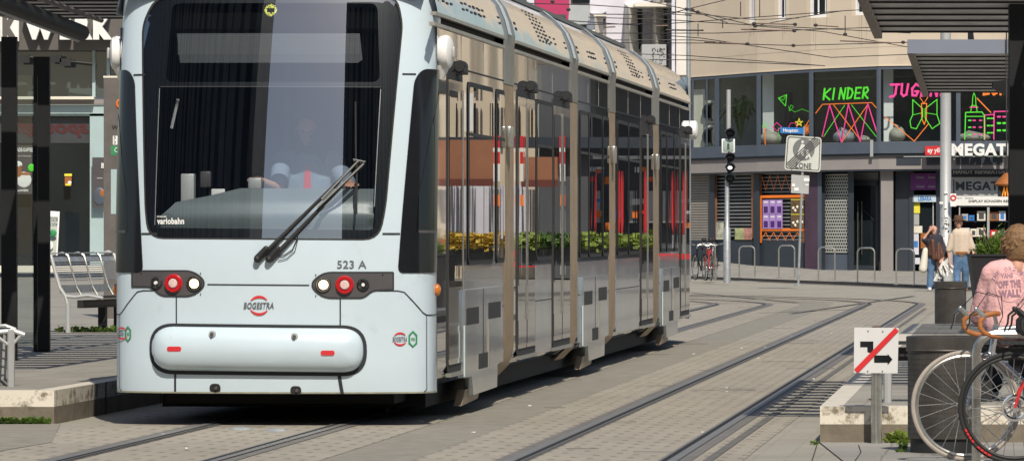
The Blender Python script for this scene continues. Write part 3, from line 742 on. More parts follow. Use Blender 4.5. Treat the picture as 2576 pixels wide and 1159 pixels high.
        spatch('cover_joint', ua+L2*.48, ua+L2*.485, .46, .97, .0375, M['seam'], bc, 0, .002, px=False)
        for uu in (ua+.5, ub-.5): mb = MB(); mb.lathe((.5, uu, .30), [(.30,-.06),(.30,.06)], (1,0,0), 24); mb.build('wheel', M['underdark'], bc, local=True)
        mb = MB(); mb.hexa([(W+.0, ua+.12*L2, .2),(W+.0, ua+.55*L2, .2),(W-.01, ua+.48*L2, .10),(W-.01, ua+.06*L2, .08)], (-.06,0,0)); mb.build('sand_guard', M['bellow'], bc, local=True, smooth=False)
mb = MB(); mb.box((0,15.1,.30), (2*W-.36,27.4,.40)); mb.box((0,1.25,.28), (1.7,1.2,.26)); mb.build('underframe_shadow', M['underdark'], tram, local=True)  # near-black boxes, lowered to stand in for shadow under the tram
# bellows between the sections
for a, b in ((1267,1291),(1433,1451),(1531,1546),(1641,1656)):
    ua, ub = su(a), su(b); n = 10; mb = MB(); pf = [(W-.14,.2),(W-.04,.3),(W,.45),(W,1.5),(W,2.64)]; pf2 = [(W,2.64),(W,2.95),(W+.01,3.05),(W-.02,3.17),(W-.07,3.29),(W-.15,3.39),(W-.29,3.48),(0,3.55)]
    def ribbed(pf, o=0, sides=(1, -1)):
        mb = MB()
        for sg in sides:
            k = len(mb.v)
            for i in range(n+1):
                u = ua+(ub-ua)*i/n; d = (.012 if i % 2 else -.01)+o; mb.v += [Vector((sg*(x+d if x > 0 else 0), u, z)) for x, z in pf]
            m = len(pf)
            for i in range(n):
                for j in range(m-1): q = k+i*m+j; mb.f.append((q, q+1, q+1+m, q+m))
        return mb
    be = ribbed(pf, 0, (1,)).build('bellows', M['bellow'], tram, local=True, ang=20); ribbed(pf, 0, (-1,)).build('bellows', M['bellow'], tram, local=True, ang=20); ribbed(pf2, .005).build('bellows_hood', M['bellowtop'], be, local=True, ang=20)
    mb = MB(); p3 = [(x+.02, z) for x, z in pf2[2:6]]+[(W-.29+.02, 3.5)]
    for sg in (1,):
        k = len(mb.v); mb.add([(sg*x, ua+.1, z) for x, z in p3]+[(sg*x, ua+.42, z) for x, z in p3], [(i, i+1, i+6, i+5) for i in range(4)])
    mb.build('roof_arch', M['mint_trim'], be, local=True)
    if a != 1433:
        mb = MB(); uc = ua+.1 if a > 1300 else ua+.0
        for sg in (1,): mb.bev((sg*(W+.03), uc+.2, 2.2), (.05,.2,.18), .015)
        mb.build('flank_camera', M['steel'], be, local=True)
# tail: back end closed by a mirrored nose, same rear camera pod
ue = su(1734); mb = MB(); rows = []
for z in (.3,.6,1.1,1.6,2.1,2.6,3.0,3.35): rows.append([Vector((nose(-SM+2*SM*i/24, z).x, ue+.5-plan(-SM+2*SM*i/24)[1]-lean(z)*.6, z)) for i in range(25)])
mb.add([p for r in rows for p in r], [(j*25+i, j*25+i+1, (j+1)*25+i+1, (j+1)*25+i) for j in range(7) for i in range(24)]); mb.build('tail_shell', M['mint'], tram, local=True)
mb = MB(); mb.lathe((W+.01, ue+.1, 2.68), [(.07,-.05),(.12,0),(.12,.07),(.09,.09),(.001,.095)], (1,0,0), 18); mb.build('camera_pod', M['white'], tram, local=True)
mb = MB(); mb.box((0,15,3.57),(1.5,20,.04)); mb.build('roof_walkway', M['dgrey'], tram, local=True)
# ================================================================ people
def hand(mb, c, d, up, sc=1.0, curl=.5):
    """palm plus four bent fingers of unequal length and a thumb, as capsules"""
    c = Vector(c); d = Vector(d).normalized(); up = Vector(up); up = (up-d*up.dot(d)).normalized(); sd = d.cross(up)
    for i in range(5): mb.cap(c+sd*(i-2)*.017*sc*1.0, c+d*.075*sc+sd*(i-2)*.018*sc, .013*sc, .012*sc)
    for i, L in enumerate((.068,.078,.072,.056)):
        b = c+d*.08*sc+sd*(i-1.5)*.021*sc; m = b+(d-up*curl*.5).normalized()*L*.5*sc; t = m+(d-up*curl*1.6).normalized()*L*.5*sc
        mb.cap(b, m, .0095*sc, .009*sc); mb.cap(m, t, .009*sc, .0075*sc)
    b = c+d*.02*sc+sd*-.04*sc; m = b+(d*.7-sd*.7-up*.2).normalized()*.035*sc; mb.cap(b, m, .012*sc, .011*sc); mb.cap(m, m+(d-up*.4).normalized()*.03*sc, .011*sc, .009*sc)
def head(mb, c, face, sc=1.0, ears=True):
    """c: centre of the skull; face: direction looked at"""
    c = Vector(c); f = Vector(face).normalized(); r = f.cross(Vector((0,0,1))).normalized(); u = r.cross(f)
    mb.cap(c+u*.02*sc-f*.01*sc, c+u*.035*sc+f*.01*sc, .095*sc, .088*sc); mb.cap(c-u*.03*sc+f*.02*sc, c-u*.085*sc+f*.045*sc, .07*sc, .042*sc)
    mb.cap(c+f*.095*sc+u*.0*sc, c+f*.118*sc-u*.03*sc, .010*sc, .015*sc); mb.cap(c+f*.09*sc+r*.0-u*.062*sc+r*.018*sc, c+f*.09*sc-u*.062*sc-r*.018*sc, .012*sc)
    for s in (1, -1):
        if ears: mb.cap(c+r*s*.088*sc+u*.01*sc, c+r*s*.09*sc-u*.025*sc, .016*sc, .012*sc)
        mb.cap(c+f*.075*sc+r*s*.035*sc+u*.018*sc, c+f*.078*sc+r*s*.02*sc+u*.02*sc, .018*sc)
    mb.cap(c-u*.05*sc-f*.02*sc, c-u*.17*sc-f*.03*sc, .05*sc, .055*sc)
def eyes(c, face, par, sc=1.0, local=False):
    c = Vector(c); f = Vector(face).normalized(); r = f.cross(Vector((0,0,1))).normalized(); u = r.cross(f); mb = MB()
    for s in (1, -1): mb.ell(c+f*.096*sc+r*s*.032*sc+u*.008*sc, (.011*sc, .007*sc, .007*sc), 8, 6)
    mb.build('eyes', pm('eye_dark', (.03,.02,.015), .3), par, local=local)
# ================================================================ GROUND, TRACKS, PLATFORMS
def sheet(name, poly, z, mat, kind='structure', st=None):
    mb = MB(); zf = z if callable(z) else (lambda x, y: z)
    if st:
        v, f, e = cdt(poly, (), st); mb.add([(p[0], p[1], zf(p[0], p[1])) for p in v], f)
    else: mb.add([(p[0], p[1], zf(*p[:2])) for p in poly], [tuple(range(len(poly)))])
    o = mb.build(name, mat, smooth=False); o['kind'] = kind; return o
sheet('ground', [(-400,-200),(400,-200),(400,900),(-400,900)], 0, M['pave'])
def trackc(X0, Rr, Yc):                                   # centre line: straight, then a left-hand curve
    pts = []; X1 = X0+.0951*(Yc-34.6)
    y = 5.0
    while y < Yc: pts.append((X0+.0951*(y-34.6), y)); y += 1.5
    h = TH; cx = X1-Rr*math.cos(h); cy = Yc+Rr*math.sin(h)
    for i in range(41):
        a = -h+(R(88)+h)*i/40*1.0; pts.append((cx+Rr*math.cos(a), cy+Rr*math.sin(a)))
    ex, ey = pts[-1]; pts += [(ex-10, ey+.5), (ex-60, ey+3)]
    return pts
TA = trackc(-2.32, 19.0, 103.5); TB = trackc(.51, 21.8, 104.5)
def offs(c, o):
    out = []
    for i, p in enumerate(c):
        a = Vector(c[max(i-1, 0)]); b = Vector(c[min(i+1, len(c)-1)]); t = (b-a).normalized(); out.append((p[0]+t.y*o, p[1]-t.x*o))
    return out
def ribbon(mb, c, o0, o1, z):
    a = offs(c, o0); b = offs(c, o1); mb.add([(x, y, z) for p in zip(a, b) for (x, y) in p], [(2*i, 2*i+1, 2*i+3, 2*i+2) for i in range(len(c)-1)]); return mb
for c in (TA, TB):
    l, r = (-1.35, 1.12) if c is TA else (-1.135, .92)
    struct(ribbon(MB(), c, l, r, .004).build('tram_trackbed', M['pavet'], smooth=False))
    seal = MB(); hd = MB(); gv = MB()
    for s in (-1, 1):
        o = s*.5
        if s < 0: ribbon(seal, c, o-.11, o+.10, .008)
        else: ribbon(seal, c, o-.10, o+.11, .008)
        ribbon(hd, c, o-.03, o+.03, .014); k = (o+.03, o+.07) if s < 0 else (o-.07, o-.03)
        ribbon(gv, c, k[0], k[1], .0125); k = (o+.07, o+.085) if s < 0 else (o-.085, o-.07)
        ribbon(hd, c, k[0], k[1], .014)
    struct(seal.build('rail_bedding', M['seal'], smooth=False)); struct(hd.build('tram_rail', M['railh'], smooth=False)); struct(gv.build('rail_groove', M['groove'], smooth=False))
struct(ribbon(MB(), TA, 1.13, 1.70, .005).build('asphalt_strip', M['asphalt'], smooth=False))
sh = [p for p in TB if p[1] < 100]; struct(ribbon(MB(), sh, .68, .74, .009).build('tar_joint', M['asphalt2'], smooth=False))
# crossing joints, scattered bits and the switch tracks further off
rr = random.Random(11); mb = MB()
for i in range(34):
    y = rr.uniform(35, 110); c = rr.choice((-2.32, .51, .51, -.9)); x = c+.0951*(y-34.6)+rr.uniform(-.7, .5); L = rr.uniform(.12, .5); wd = .012*y/36
    mb.box((x, y, .0135), (L, wd*1.6, .003), rz=rr.uniform(-.15, .1))
struct(mb.build('paving_joints', M['asphalt2'], smooth=False), 'structure')
mb = MB()
for a, b in (((1740,737),(2005,762)),((1740,765),(2280,758)),((1905,788),(2180,778)),((1990,790),(2300,745))):
    p, q = G(*a), G(*b); t = (q-p).normalized(); n = Vector((-t.y, t.x, 0))*.05; z = Vector((0,0,.016)); mb.quad(p+n+z, p-n+z, q-n+z, q+n+z)
struct(mb.build('crossing_rail', M['seal'], smooth=False))
mb = MB()
for i in range(38):
    y = rr.uniform(35.5, 80); x = rr.uniform(-3, 2.2)+.0951*(y-34.6); s_ = rr.uniform(.005, .014); mb.box((x, y, .012), (s_*1.6, s_*2.5, .006), rz=rr.uniform(0, 3))
o = mb.build('litter_flecks', M['white'], smooth=False); tag(o, 'scattered pale litter flecks and cigarette ends over the track paving', 'litter', kind='stuff')
for px, py in ((606,1080),(695,1084)):
    p = G(px, py); mb = MB(); mb.ell(p+Vector((0,0,.0)), (.085 if px > 650 else .09, .16, .022), 16, 8); o = mb.build('road_stud', M['steel_soft'], origin=p)
    tag(o, 'flat worn metal road stud nearest the left rail before the tram' if px < 650 else 'raised white dome road stud between the rails before the tram', 'road stud', 'studs between the near rails')
# left platform
def hl(x, y): return .25 if y < 64 else .25+.15*min(1, (y-64)/50)
eL = lambda y: -3.377+.0951*(y-41.05)
K = .15
sheet('platform_left', [(-40,41.05+.18),(eL(41.2)-K,41.05+.18),(eL(76)-K,76),(-3.2,112),(-4,128),(-40,128)], hl, M['pavep'], st=4)
mb = MB(); ys = [41.05, 46, 52, 58, 64, 76]
struct(MB().add([(-40,41.05,.25),(eL(41.05),41.05,.25),(eL(41.23)-K,41.23,.25),(-40,41.23,.25)], [(0,1,2,3)]).add([p for y in ys for p in ((eL(y), y, hl(0, y)),(eL(y)-K, y+ (.18 if y < 42 else 0), hl(0, y)))], [(2*i, 2*i+1, 2*i+3, 2*i+2) for i in range(len(ys)-1)]).build('kerb_top', M['kerbtop'], smooth=False))
def kface(pts, name='kerb_face'):
    a = MB(); b = MB()
    for (p, q) in zip(pts, pts[1:]):
        zt0, zt1 = p[2], q[2]
        a.quad((p[0],p[1],.13),(q[0],q[1],.13),(q[0],q[1],zt1),(p[0],p[1],zt0)); b.quad((p[0],p[1],-.02),(q[0],q[1],-.02),(q[0],q[1],.13),(p[0],p[1],.13))
    struct(a.build(name, M['kerbw'], smooth=False)); struct(b.build('kerb_base', M['kerbd'], smooth=False))
kface([(-40,41.05,.25),(eL(41.05),41.05,.25)]+[(eL(y), y, hl(0, y)) for y in ys[1:]])
mb = MB()
for x in [-4.9+.0, -3.93]: mb.box((x,41.045,.125),(.012,.012,.25))
for y in (43.3, 46, 48.7): mb.box((eL(y)+.002,y,.125),(.012,.014,.25))
struct(mb.build('kerb_joint', M['seam'], smooth=False))
sheet('platform_edging', [(-30,63.0),(eL(63)-.4,63.0),(eL(63.4)-.4,64.2),(-30,64.2)], lambda x, y: hl(x, y)+.006, M['slab'])
sheet('corner_asphalt', [(-8,34),(-3.6,34),(-3.1,37.5),(-3.33,41.04),(-8,41.04)], .007, M['asphalt'])
# right platform
eR = lambda y: 2.07+.0905*(y-37.4)
YE = 69.5
sheet('platform_right', [(eR(37.6)+K,37.6),(40,37.6),(40,YE),(eR(YE)+K,YE)], .25, M['pavep'])
struct(MB().add([(eR(37.4),37.4,.25),(40,37.4,.25),(40,37.6,.25),(eR(37.6)+K,37.6,.25),(eR(YE)+K,YE,.25),(eR(YE),YE,.25)], [(0,1,2,3),(0,3,4,5)]).build('kerb_top', M['kerbtop'], smooth=False))
kface([(eR(YE),YE,.25),(eR(37.4),37.4,.25),(40,37.4,.25)])
mb = MB()
for x in (2.83, 3.9): mb.box((x,37.395,.125),(.014,.012,.25))
struct(mb.build('kerb_joint', M['seam'], smooth=False))
sheet('near_pavement', [(1.95,20),(12,20),(12,37.4),(2.07,37.4)], .009, M['slab'])
# far pavement, rising towards the curved building
def ykb(x): return 158-(x-5.1)*5.3
def hf(x, y):
    t = max(0, y-ykb(x)); a = .075; zb = .22+max(0, min(1, (9.6-x)/5.0))*.42; d = max(6, (167-ykb(x)))
    return a+(zb-a)*min(1.3, (t/d))**1.3
kx = [-12,-6,-2,2,5.1,7,9,11.4,14,17,20,24,30,40]
yk = lambda x: ykb(max(x, 2)) if x < 20 else ykb(20)+0
mb = MB(); NJ = 14; vs = []
for x in kx:
    y0 = yk(x)
    for j in range(NJ+1): y = y0+(190-y0)*j/NJ; vs.append((x, y, hf(x, y) if x > 2 else hf(2, y-0)))
mb.add(vs, [(i*(NJ+1)+j, (i+1)*(NJ+1)+j, (i+1)*(NJ+1)+j+1, i*(NJ+1)+j+1) for i in range(len(kx)-1) for j in range(NJ)])
struct(mb.build('far_pavement', M['slab'], smooth=False))
mb = MB(); mb.add([p for x in kx for p in ((x, yk(x), 0), (x, yk(x), .075))], [(2*i, 2*i+1, 2*i+3, 2*i+2) for i in range(len(kx)-1)]); struct(mb.build('far_kerb', M['kerbd'], smooth=False))
mb = MB(); mb.add([p for x in kx for p in ((x, yk(x)-2.2, .006), (x, yk(x)-.05, .006))], [(2*i, 2*i+1, 2*i+3, 2*i+2) for i in range(len(kx)-1)]); struct(mb.build('gutter', M['asphalt2'], smooth=False))
mb = MB()
for a, b in ((1818,1848),(1862,1908)): 
    p = G(a, 706.5, .01); q = G(b, 709.5, .01); mb.quad(p, q, q+Vector((0,.9,0)), p+Vector((0,.9,0)))
struct(mb.build('road_marking', M['white'], smooth=False))
# weeds
def weeds(name, label, pts, n, h, mats, spread=.1, wid=.006):
    rr = random.Random(n); mb = MB()
    for i in range(n):
        p = Vector(rr.choice(pts)) if not callable(pts) else pts(rr); p = p+Vector((rr.uniform(-spread, spread), rr.uniform(-spread*.5, spread*.5), 0)); L = h*rr.uniform(.4, 1.1); d = Vector((rr.uniform(-1,1), rr.uniform(-1,.3), rr.uniform(.5,1.6))).normalized()
        s_ = d.cross(Vector((0,0,1))).normalized()*wid*rr.uniform(.6,2.4); m_ = p+d*L*.6; t = p+d*L-Vector((0,0,L*.25)); mb.add([p-s_*.3, p+s_*.3, m_+s_, t, m_-s_], [(0,1,2,3,4)])
    o = mb.build(name, mats, smooth=False); tag(o, label, 'weeds', kind='stuff'); return o
weeds('weeds', 'fresh green weeds growing at the foot of the left kerb', lambda r: Vector((r.uniform(-4.2,-3.42),40.97,0)), 900, .09, M['grass'], .03, .008)
weeds('weeds', 'small leafy weeds under the slatted bench on the left platform', [(-5.05+.2*i,63.6,.25) for i in range(7)], 260, .12, M['grass'], .15, .015)
weeds('weeds', 'little green weed sprouting before the right platform kerb beside the sign post', [(2.58,37.33,.0),(2.6,37.33,.02)], 90, .11, M['leafy'], .07, .012)
weeds('weeds', 'thin grass tuft in the pavement crack in front of the sign post', [(2.6-.02*i,37.0-.25*i,.01) for i in range(6)]+[(2.02,37.2,.01),(2.0,36.9,.01),(3.33,35.6,.01)], 160, .035, M['grass'], .03, .006)
mb = MB()
for pts in ([(2055,1118),(2042,1159)],[(2160,1118),(2166,1136),(2150,1159)],[(2300,1140),(2420,1136)]):
    q = [G(*p, .012) for p in pts]
    for a, b in zip(q, q[1:]): t = (b-a).normalized(); n = Vector((-t.y,t.x,0))*.003; mb.quad(a-n, a+n, b+n, b-n)
struct(mb.build('pavement_crack', M['groove'], smooth=False))
# ================================================================ CURVED CORNER BUILDING
ZK = [(1600,178),(1735,172),(1800,170),(1905,166.5),(2040,163),(2210,160),(2410,159),(2700,158.5),(3000,158.5)]
def Zf(px):
    for (a, za), (b, zb) in zip(ZK, ZK[1:]):
        if px <= b: return za+(zb-za)*(px-a)/(b-a)
    return ZK[-1][1]
def fh(y): return EYE-(y-HZ)*160/F                         # reference row -> height
def fa(px, y, off=0): Zo = Zf(px); Z = 160+(Zo-160)*.35; q = P(px, HZ+(y-HZ)*160/Zo, Z); return Vector((q.x, q.y-off, q.z))
KN = [z[0] for z in ZK]
def fbox(mb, x0, x1, y0, y1, off=0, th=.1):                # box on the facade between columns x0..x1 and rows y0 (top)..y1
    xs = [x0]+[k for k in KN if x0 < k < x1]+[x1]
    for a, b in zip(xs, xs[1:]): mb.hexa([fa(a,y1,off), fa(b,y1,off), fa(b,y0,off), fa(a,y0,off)], (0,th,0))
    return mb
def fpart(name, mat, parent, *boxes, **k):
    mb = MB()
    for b in boxes: fbox(mb, *b)
    return mb.build(name, mat, parent, smooth=False)
B = thing('corner_building', 'beige rendered corner building with curved glass band over dark shops at right', 'building', fa(2000, 680))
# upper wall with window openings
UW = [(1885,1899,'n'),(1958,1977,'w'),(2038,2080,'w'),(2152,2178,'w'),(2270,2310,'w'),(2390,2430,'w')]
wall = MB(); xs = 1733
for a, b, _ in UW+[(2900,2900,'')]:
    fbox(wall, xs, a, -700, 167, .05, .3)
    if b > a: fbox(wall, a, b, 36, 167, .05, .3); fbox(wall, a, b, -700, -170, .05, .3)
    xs = b
up = wall.build('upper_wall', M['plaster'], B, smooth=False)
for a, b, k in UW:
    f = MB(); fbox(f, a, b, 28, 36, .02, .2)
    for x in (a, b-4, (a+b)/2-1.5) if k == 'w' and b-a > 30 else (a, b-4): fbox(f, x, x+4, -170, 36, -.05, .08)
    f = f.build('window', M['white'], up, smooth=False); fpart('pane', M['darkpane'], f, (a, b, -170, 30, -.12, .03)); fpart('curtain', M['lilac'], f, (a+4, a+10, -170, 30, -.1, .02))
for a, b, k in UW[:4]: fpart('reveal_strip', M['plaster2'], up, (a-10, a, -170, 38, .055, .02), (b, b+8, -170, 38, .055, .02))
fpart('base_moulding', M['wood'], up, (1733,2900,165,169,.07,.2)) if 0 else fpart('base_moulding', M['plaster2'], up, (1733,2900,163,167,.06,.2))
rr = random.Random(31); dirt = pm('rain_dirt', (.40,.335,.26), .95, 0, .1, 2)
for a, b, k in UW[:4]:
    for j in range(3): x = rr.uniform(a-2, b+1); fpart('rain_streak', dirt, up, (x, x+rr.uniform(1,2.4), 37, 37+rr.uniform(25,85), .0535+j*.001, .01))
fpart('render_joint', dirt, up, (1733,2900,118,119,.054,.01))
# glass band
gb = MB(); fbox(gb, 1738, 2900, 167, 175, .03, .14)
for x in (1741,1776,1798,1903,2035,2205,2405,2600): fbox(gb, x, x+(4 if x < 1790 else 11), 175, 358, .04, .14)
gb = gb.build('window_band', M['blueg'], B, smooth=False)
xs = [1745,1780,1809,1914,2046,2216,2416,2611]
for a, b in zip(xs, xs[1:]+[2900]): fpart('pane', M['glass'], gb, (a, b-4 if b < 1800 else b-11, 175, 358, -.02, .012))
fpart('sill_beam', M['blueg'], B, (1733,2900,357,386,.25,.5))
fpart('sill_lip', M['bluegd'], B, (1733,2900,386,392,.2,.5))
fpart('concrete_band', M['lintel'], B, (1733,2900,392,426,.12,.5))
fpart('band_soffit', M['bluegd'], B, (1733,2900,426,430,.1,2.0))
# room behind the band
fpart('room_wall', pm('room_grey', (.24,.245,.23), .9), B, (1733,2900,160,360,-4.5,.1))
fpart('room_floor', M['lintel'], B, (1733,2900,356,360,-.1,4.4)); fpart('room_ceiling', M['lintel'], B, (1733,2900,163,167,-.25,4.3))
for a, b in ((1922,1950),(2228,2252)): fpart('room_column', M['white'], B, (a, b, 167, 356, -.8, .3))
fpart('cable_tray', M['lintel'], B, (1733,2900,186,190,-2.2,.2))
for x, y in ((1982,185),(1994,230)): fpart('room_post', M['purpled'], B, (x, x+9, 220, 350, -2.0, .2))
for i, y in enumerate((262, 328)):
    mb = MB(); fbox(mb, 1776, 1806, y-31, y+31, -.4, .4); a = mb.build('air_unit', M['cream'], B, smooth=False)
    c = fa(1790, y, -.38); m2 = MB(); m2.lathe(c, [(.27,0),(.27,.03),(.22,.03),(.2,.0)], (0,-1,0), 20); f = m2.build('fan', M['bluegd'], a)
fpart('blind', M['cream'], B, (1746,1774,200,356,-.3,.02))
rr = random.Random(4)
def seat_bag(px, y, w_, h, mat, lab, off=-.9):
    w_ *= .85; h *= .72; mb = MB(); c = fa(px, y, off); mb.ell(c+Vector((0,0,h*.35)), (w_*.5, .45, h*.4), 16, 8); mb.cap(c+Vector((w_*.1,0,h*.45)), c+Vector((-w_*.15,0,h*.85)), h*.35, h*.12)
    o = remeshed(mb, 'bean_bag', mat, None, .05); tag(o, lab, 'bean bag', 'bean bags behind the upper window band')
BG = pm('bag_cloth', (.36,.35,.3), .9, 0, .15); seat_bag(1942, 357, .8, .75, BG, 'cream bean bag slumped behind the arrow drawings'); seat_bag(2128, 357, .8, .7, pm('grey_bag',(.3,.32,.36),.9), 'grey bean bag behind the pink zigzag bridge drawing')
seat_bag(2262, 357, .6, .8, BG, 'pale bean bag behind the butterfly drawing'); seat_bag(2455, 357, 1.2, .5, BG, 'white cushions in the window behind the pink towers drawing'); seat_bag(2180, 357, .5, .35, BG, 'small low cushion right of the grey bean bag')
def plant(px, y, off, n, h, wd, mat, name, lab, cat, grp=None, base=None):
    c = base or fa(px, y, off); mb = MB(); r_ = random.Random(n)
    for i in range(n):
        a = r_.uniform(0, 6.28); L = h*r_.uniform(.6, 1); d = Vector((math.cos(a)*wd, math.sin(a)*wd*.5, 0)); p0 = c+Vector((0,0,.1)); p1 = c+d*.4+Vector((0,0,L*.8)); p2 = c+d+Vector((0,0,L*.75))
        s_ = Vector((0,0,1)).cross(d).normalized()*.03*h; mb.add([p0, p1-s_, p2, p1+s_], [(0,1,2,3)])
        for k in range(6): q = p1+(p2-p1)*k/6; e = Vector((r_.uniform(-1,1), r_.uniform(-1,1), -.6)).normalized()*.22*h; mb.add([q, q+e+s_*.6, q+e-s_*.6], [(0,1,2)])
    o = mb.build(name, mat, None, origin=c, smooth=False); return tag(o, lab, cat, grp)
plant(1868, 357, -1.3, 16, 1.9, .8, M['leaf'], 'palm_plant', 'dark leafy palm behind the glass above the traffic light', 'plant')
plant(2010, 357, -2.6, 14, 1.2, .6, M['leaf'], 'palm_plant', 'low dark palm behind the paper plane drawing', 'plant')
# drawings on the panes
def stroke(mb, pts, wd, off=.012, close=False):
    pts = list(pts)+([pts[0]] if close else [])
    for (x0, y0), (x1, y1) in zip(pts, pts[1:]):
        d = math.hypot(x1-x0, y1-y0) or 1; nx, ny = -(y1-y0)/d*wd/2, (x1-x0)/d*wd/2; ex, ey = (x1-x0)/d*wd*.3, (y1-y0)/d*wd*.3
        off += .0004
        nx *= .68; ny *= .68
        mb.add([fa(x0+nx-ex, y0+ny-ey, off), fa(x0-nx-ex, y0-ny-ey, off), fa(x1-nx+ex, y1-ny+ey, off), fa(x1+nx+ex, y1+ny+ey, off)], [(0,1,2,3)])
def strokes(name, mat, lst, lab):
    mb = MB(); z = .0
    for l in lst: stroke(mb, l[0], l[1], .012+z, len(l) > 2); z += .0003
    o = mb.build(name, mat, None, origin=fa(*lst[0][0][0]), smooth=False, recalc=False); return tag(o, lab, 'window painting', 'paintings on the upper window band')
LET = {'K': [[(0,0),(0,1)],[(.9,0),(0,.55),(.95,1)]], 'I': [[(.3,0),(.25,1)]], 'N': [[(0,1),(.1,0),(.75,1),(.85,0)]], 'D': [[(.1,0),(.05,1)],[(0,0),(.6,.1),(.85,.45),(.6,.9),(.05,1)]],
 'E': [[(.85,0),(.1,.02),(.05,1),(.8,.97)],[(.05,.5),(.7,.48)]], 'R': [[(.05,1),(.1,.05),(.6,0),(.8,.25),(.55,.5),(.1,.55),(.85,1)]], 'J': [[(-.2,.05),(.9,0)],[(.55,0),(.5,.8),(.3,1),(-.1,1.05)]],
 'U': [[(0,0),(.02,.8),(.3,1),(.65,.85),(.75,0)]], 'G': [[(.9,.15),(.5,0),(.08,.4),(.2,.95),(.65,.95),(.85,.6),(.5,.6)]], 'B': [[(.05,1),(.1,.05),(.6,0),(.75,.25),(.15,.5),(.8,.6),(.75,.9),(.05,1)]], 'O': [[(.4,0),(.05,.4),(.1,.85),(.45,1),(.85,.6),(.75,.15),(.4,0)]], 'Ü': [[(0,0),(.02,.8),(.3,1),(.65,.85),(.75,0)]]}
def word(st, x0, x1, y0, y1, wd):
    n = len(st); cw = (x1-x0)/n; out = []
    for i, c in enumerate(st):
        for s in LET[c]: out.append(([(x0+i*cw+a*cw*.82-(b-.5)*3, y0+b*(y1-y0)+(a-.5)*1) for a, b in s], wd))
    return out
strokes('painted_lettering', M['neong'], word('KINDER', 2073, 2190, 219, 246, 6.5), 'green painted word KINDER on the upper glass')
strokes('painted_lettering', M['neonp'], word('JUGEND', 2243, 2392, 213, 243, 8), 'pink painted word starting JUGEN beside the louvred roof')
strokes('painted_lettering', M['orange'], word('BÜRO', 2475, 2560, 212, 241, 8), 'orange painted letters cut off by the louvred roof at far right')
strokes('painted_bridge', M['neonp'], [([(2068,340),(2087,260),(2117,356),(2134,260),(2164,355),(2183,260),(2211,350)],4)], 'pink zigzag towers painted under the word KINDER')
strokes('painted_bridge', M['orange'], [([(2052,280),(2069,258),(2193,258),(2212,280)],3),([(2097,260),(2165,352)],3),([(2183,262),(2118,355)],3)], 'orange bridge deck and cross lines painted under KINDER')
strokes('painted_bridge', M['neong'], [([(2072,340),(2125,262)],2.5),([(2142,262),(2205,345)],2.5)], 'green slanting lines painted under KINDER')
strokes('painted_plane', M['neong'], [([(1958,237),(1979,229),(1976,258)],3,1),([(1958,237),(1970,243),(1978,230)],2),([(1984,258),(1986,272),(1996,262),(1990,256),(1986,266),(2000,275),(2018,268),(2035,276)],1.4)], 'green paper plane with looping trail painted on the glass')
strokes('painted_arrow', M['neong'], [([(1917,310),(1923,296),(1930,310)],2,1),([(1960,346),(1958,312)],1.5)], 'thin green arrow painted at the foot of the left pane')
strokes('painted_arrow', M['orange'], [([(1925,356),(1924,312)],4),([(2016,330),(2038,292)],3),([(2226,294),(2300,356),(2336,312)],3),([(2458,250),(2492,285)],4)], 'orange slanting lines painted along the foot of the glass')
strokes('painted_diamond', M['neonp'], [([(1944,311),(1954,300),(1966,311),(1955,322)],2.5,1),([(1984,312),(1989,303),(2000,303),(2005,312),(2000,321),(1989,321)],2,1)], 'pink diamond and hexagon painted on the left pane')
strokes('painted_star', M['yellow'], [([(2001,300),(2019,300),(2004,311),(2010,292),(2016,311)],3,1)], 'yellow star painted left of the blue street sign')
strokes('painted_sun', M['orange'], [([(2030+10*math.cos(a), 320+13*math.sin(a)), (2030-10*math.cos(a), 320-13*math.sin(a))], 2.5) for a in (0,.5,1.0,1.57,2.1,2.6)], 'orange starburst painted beside the blue street sign')
strokes('painted_butterfly', M['neong'], [([(2321,275),(2296,252),(2296,290),(2289,305),(2292,322),(2305,325),(2321,295)],3,1),([(2327,275),(2357,252),(2357,290),(2364,312),(2345,325),(2327,298)],3,1),([(2296,290),(2321,285)],2),([(2357,290),(2327,285)],2)], 'green butterfly wings painted left of the tall grey mast')
strokes('painted_butterfly', M['orange'], [([(2318,262),(2331,262),(2330,300),(2325,314),(2319,300)],3.5,1),([(2314,246),(2324,262),(2334,246)],2.5)], 'orange butterfly body painted between the green wings')
strokes('painted_tower', M['neong'], [([(2427,352),(2429,285),(2470,284),(2476,292),(2476,352)],3.5),([(2428,295),(2474,295)],3),([(2442,283),(2444,268),(2456,268),(2458,283)],3),([(2446,268),(2447,246),(2450,236),(2454,246),(2455,268)],2.5)], 'green clock tower painted on the right pane')
strokes('painted_tower', M['neonp'], [([(2478,352),(2477,292),(2500,290),(2500,352)],3.5),([(2500,352),(2501,283),(2546,282),(2548,352)],4),([(2440,272),(2460,272)],4)]+[([(x,y),(x+6,y)],6) for x in (2510,2524,2538) for y in (296,)]+[([(x,y),(x+5,y)],5) for x in (2448,2464) for y in (305,322,340)], 'pink tower blocks painted on the right pane')
strokes('painted_windows', M['neong'], [([(x,y),(x+6,y)],7) for x in (2510,2524,2538) for y in (312,330)]+[([(x,y),(x+5,y)],5) for x in (2484,2493) for y in (300,318,336)]+[([(x,y),(x+5,y)],5) for x in (2437,) for y in (305,322,340)], 'small green square windows painted inside the pink towers')
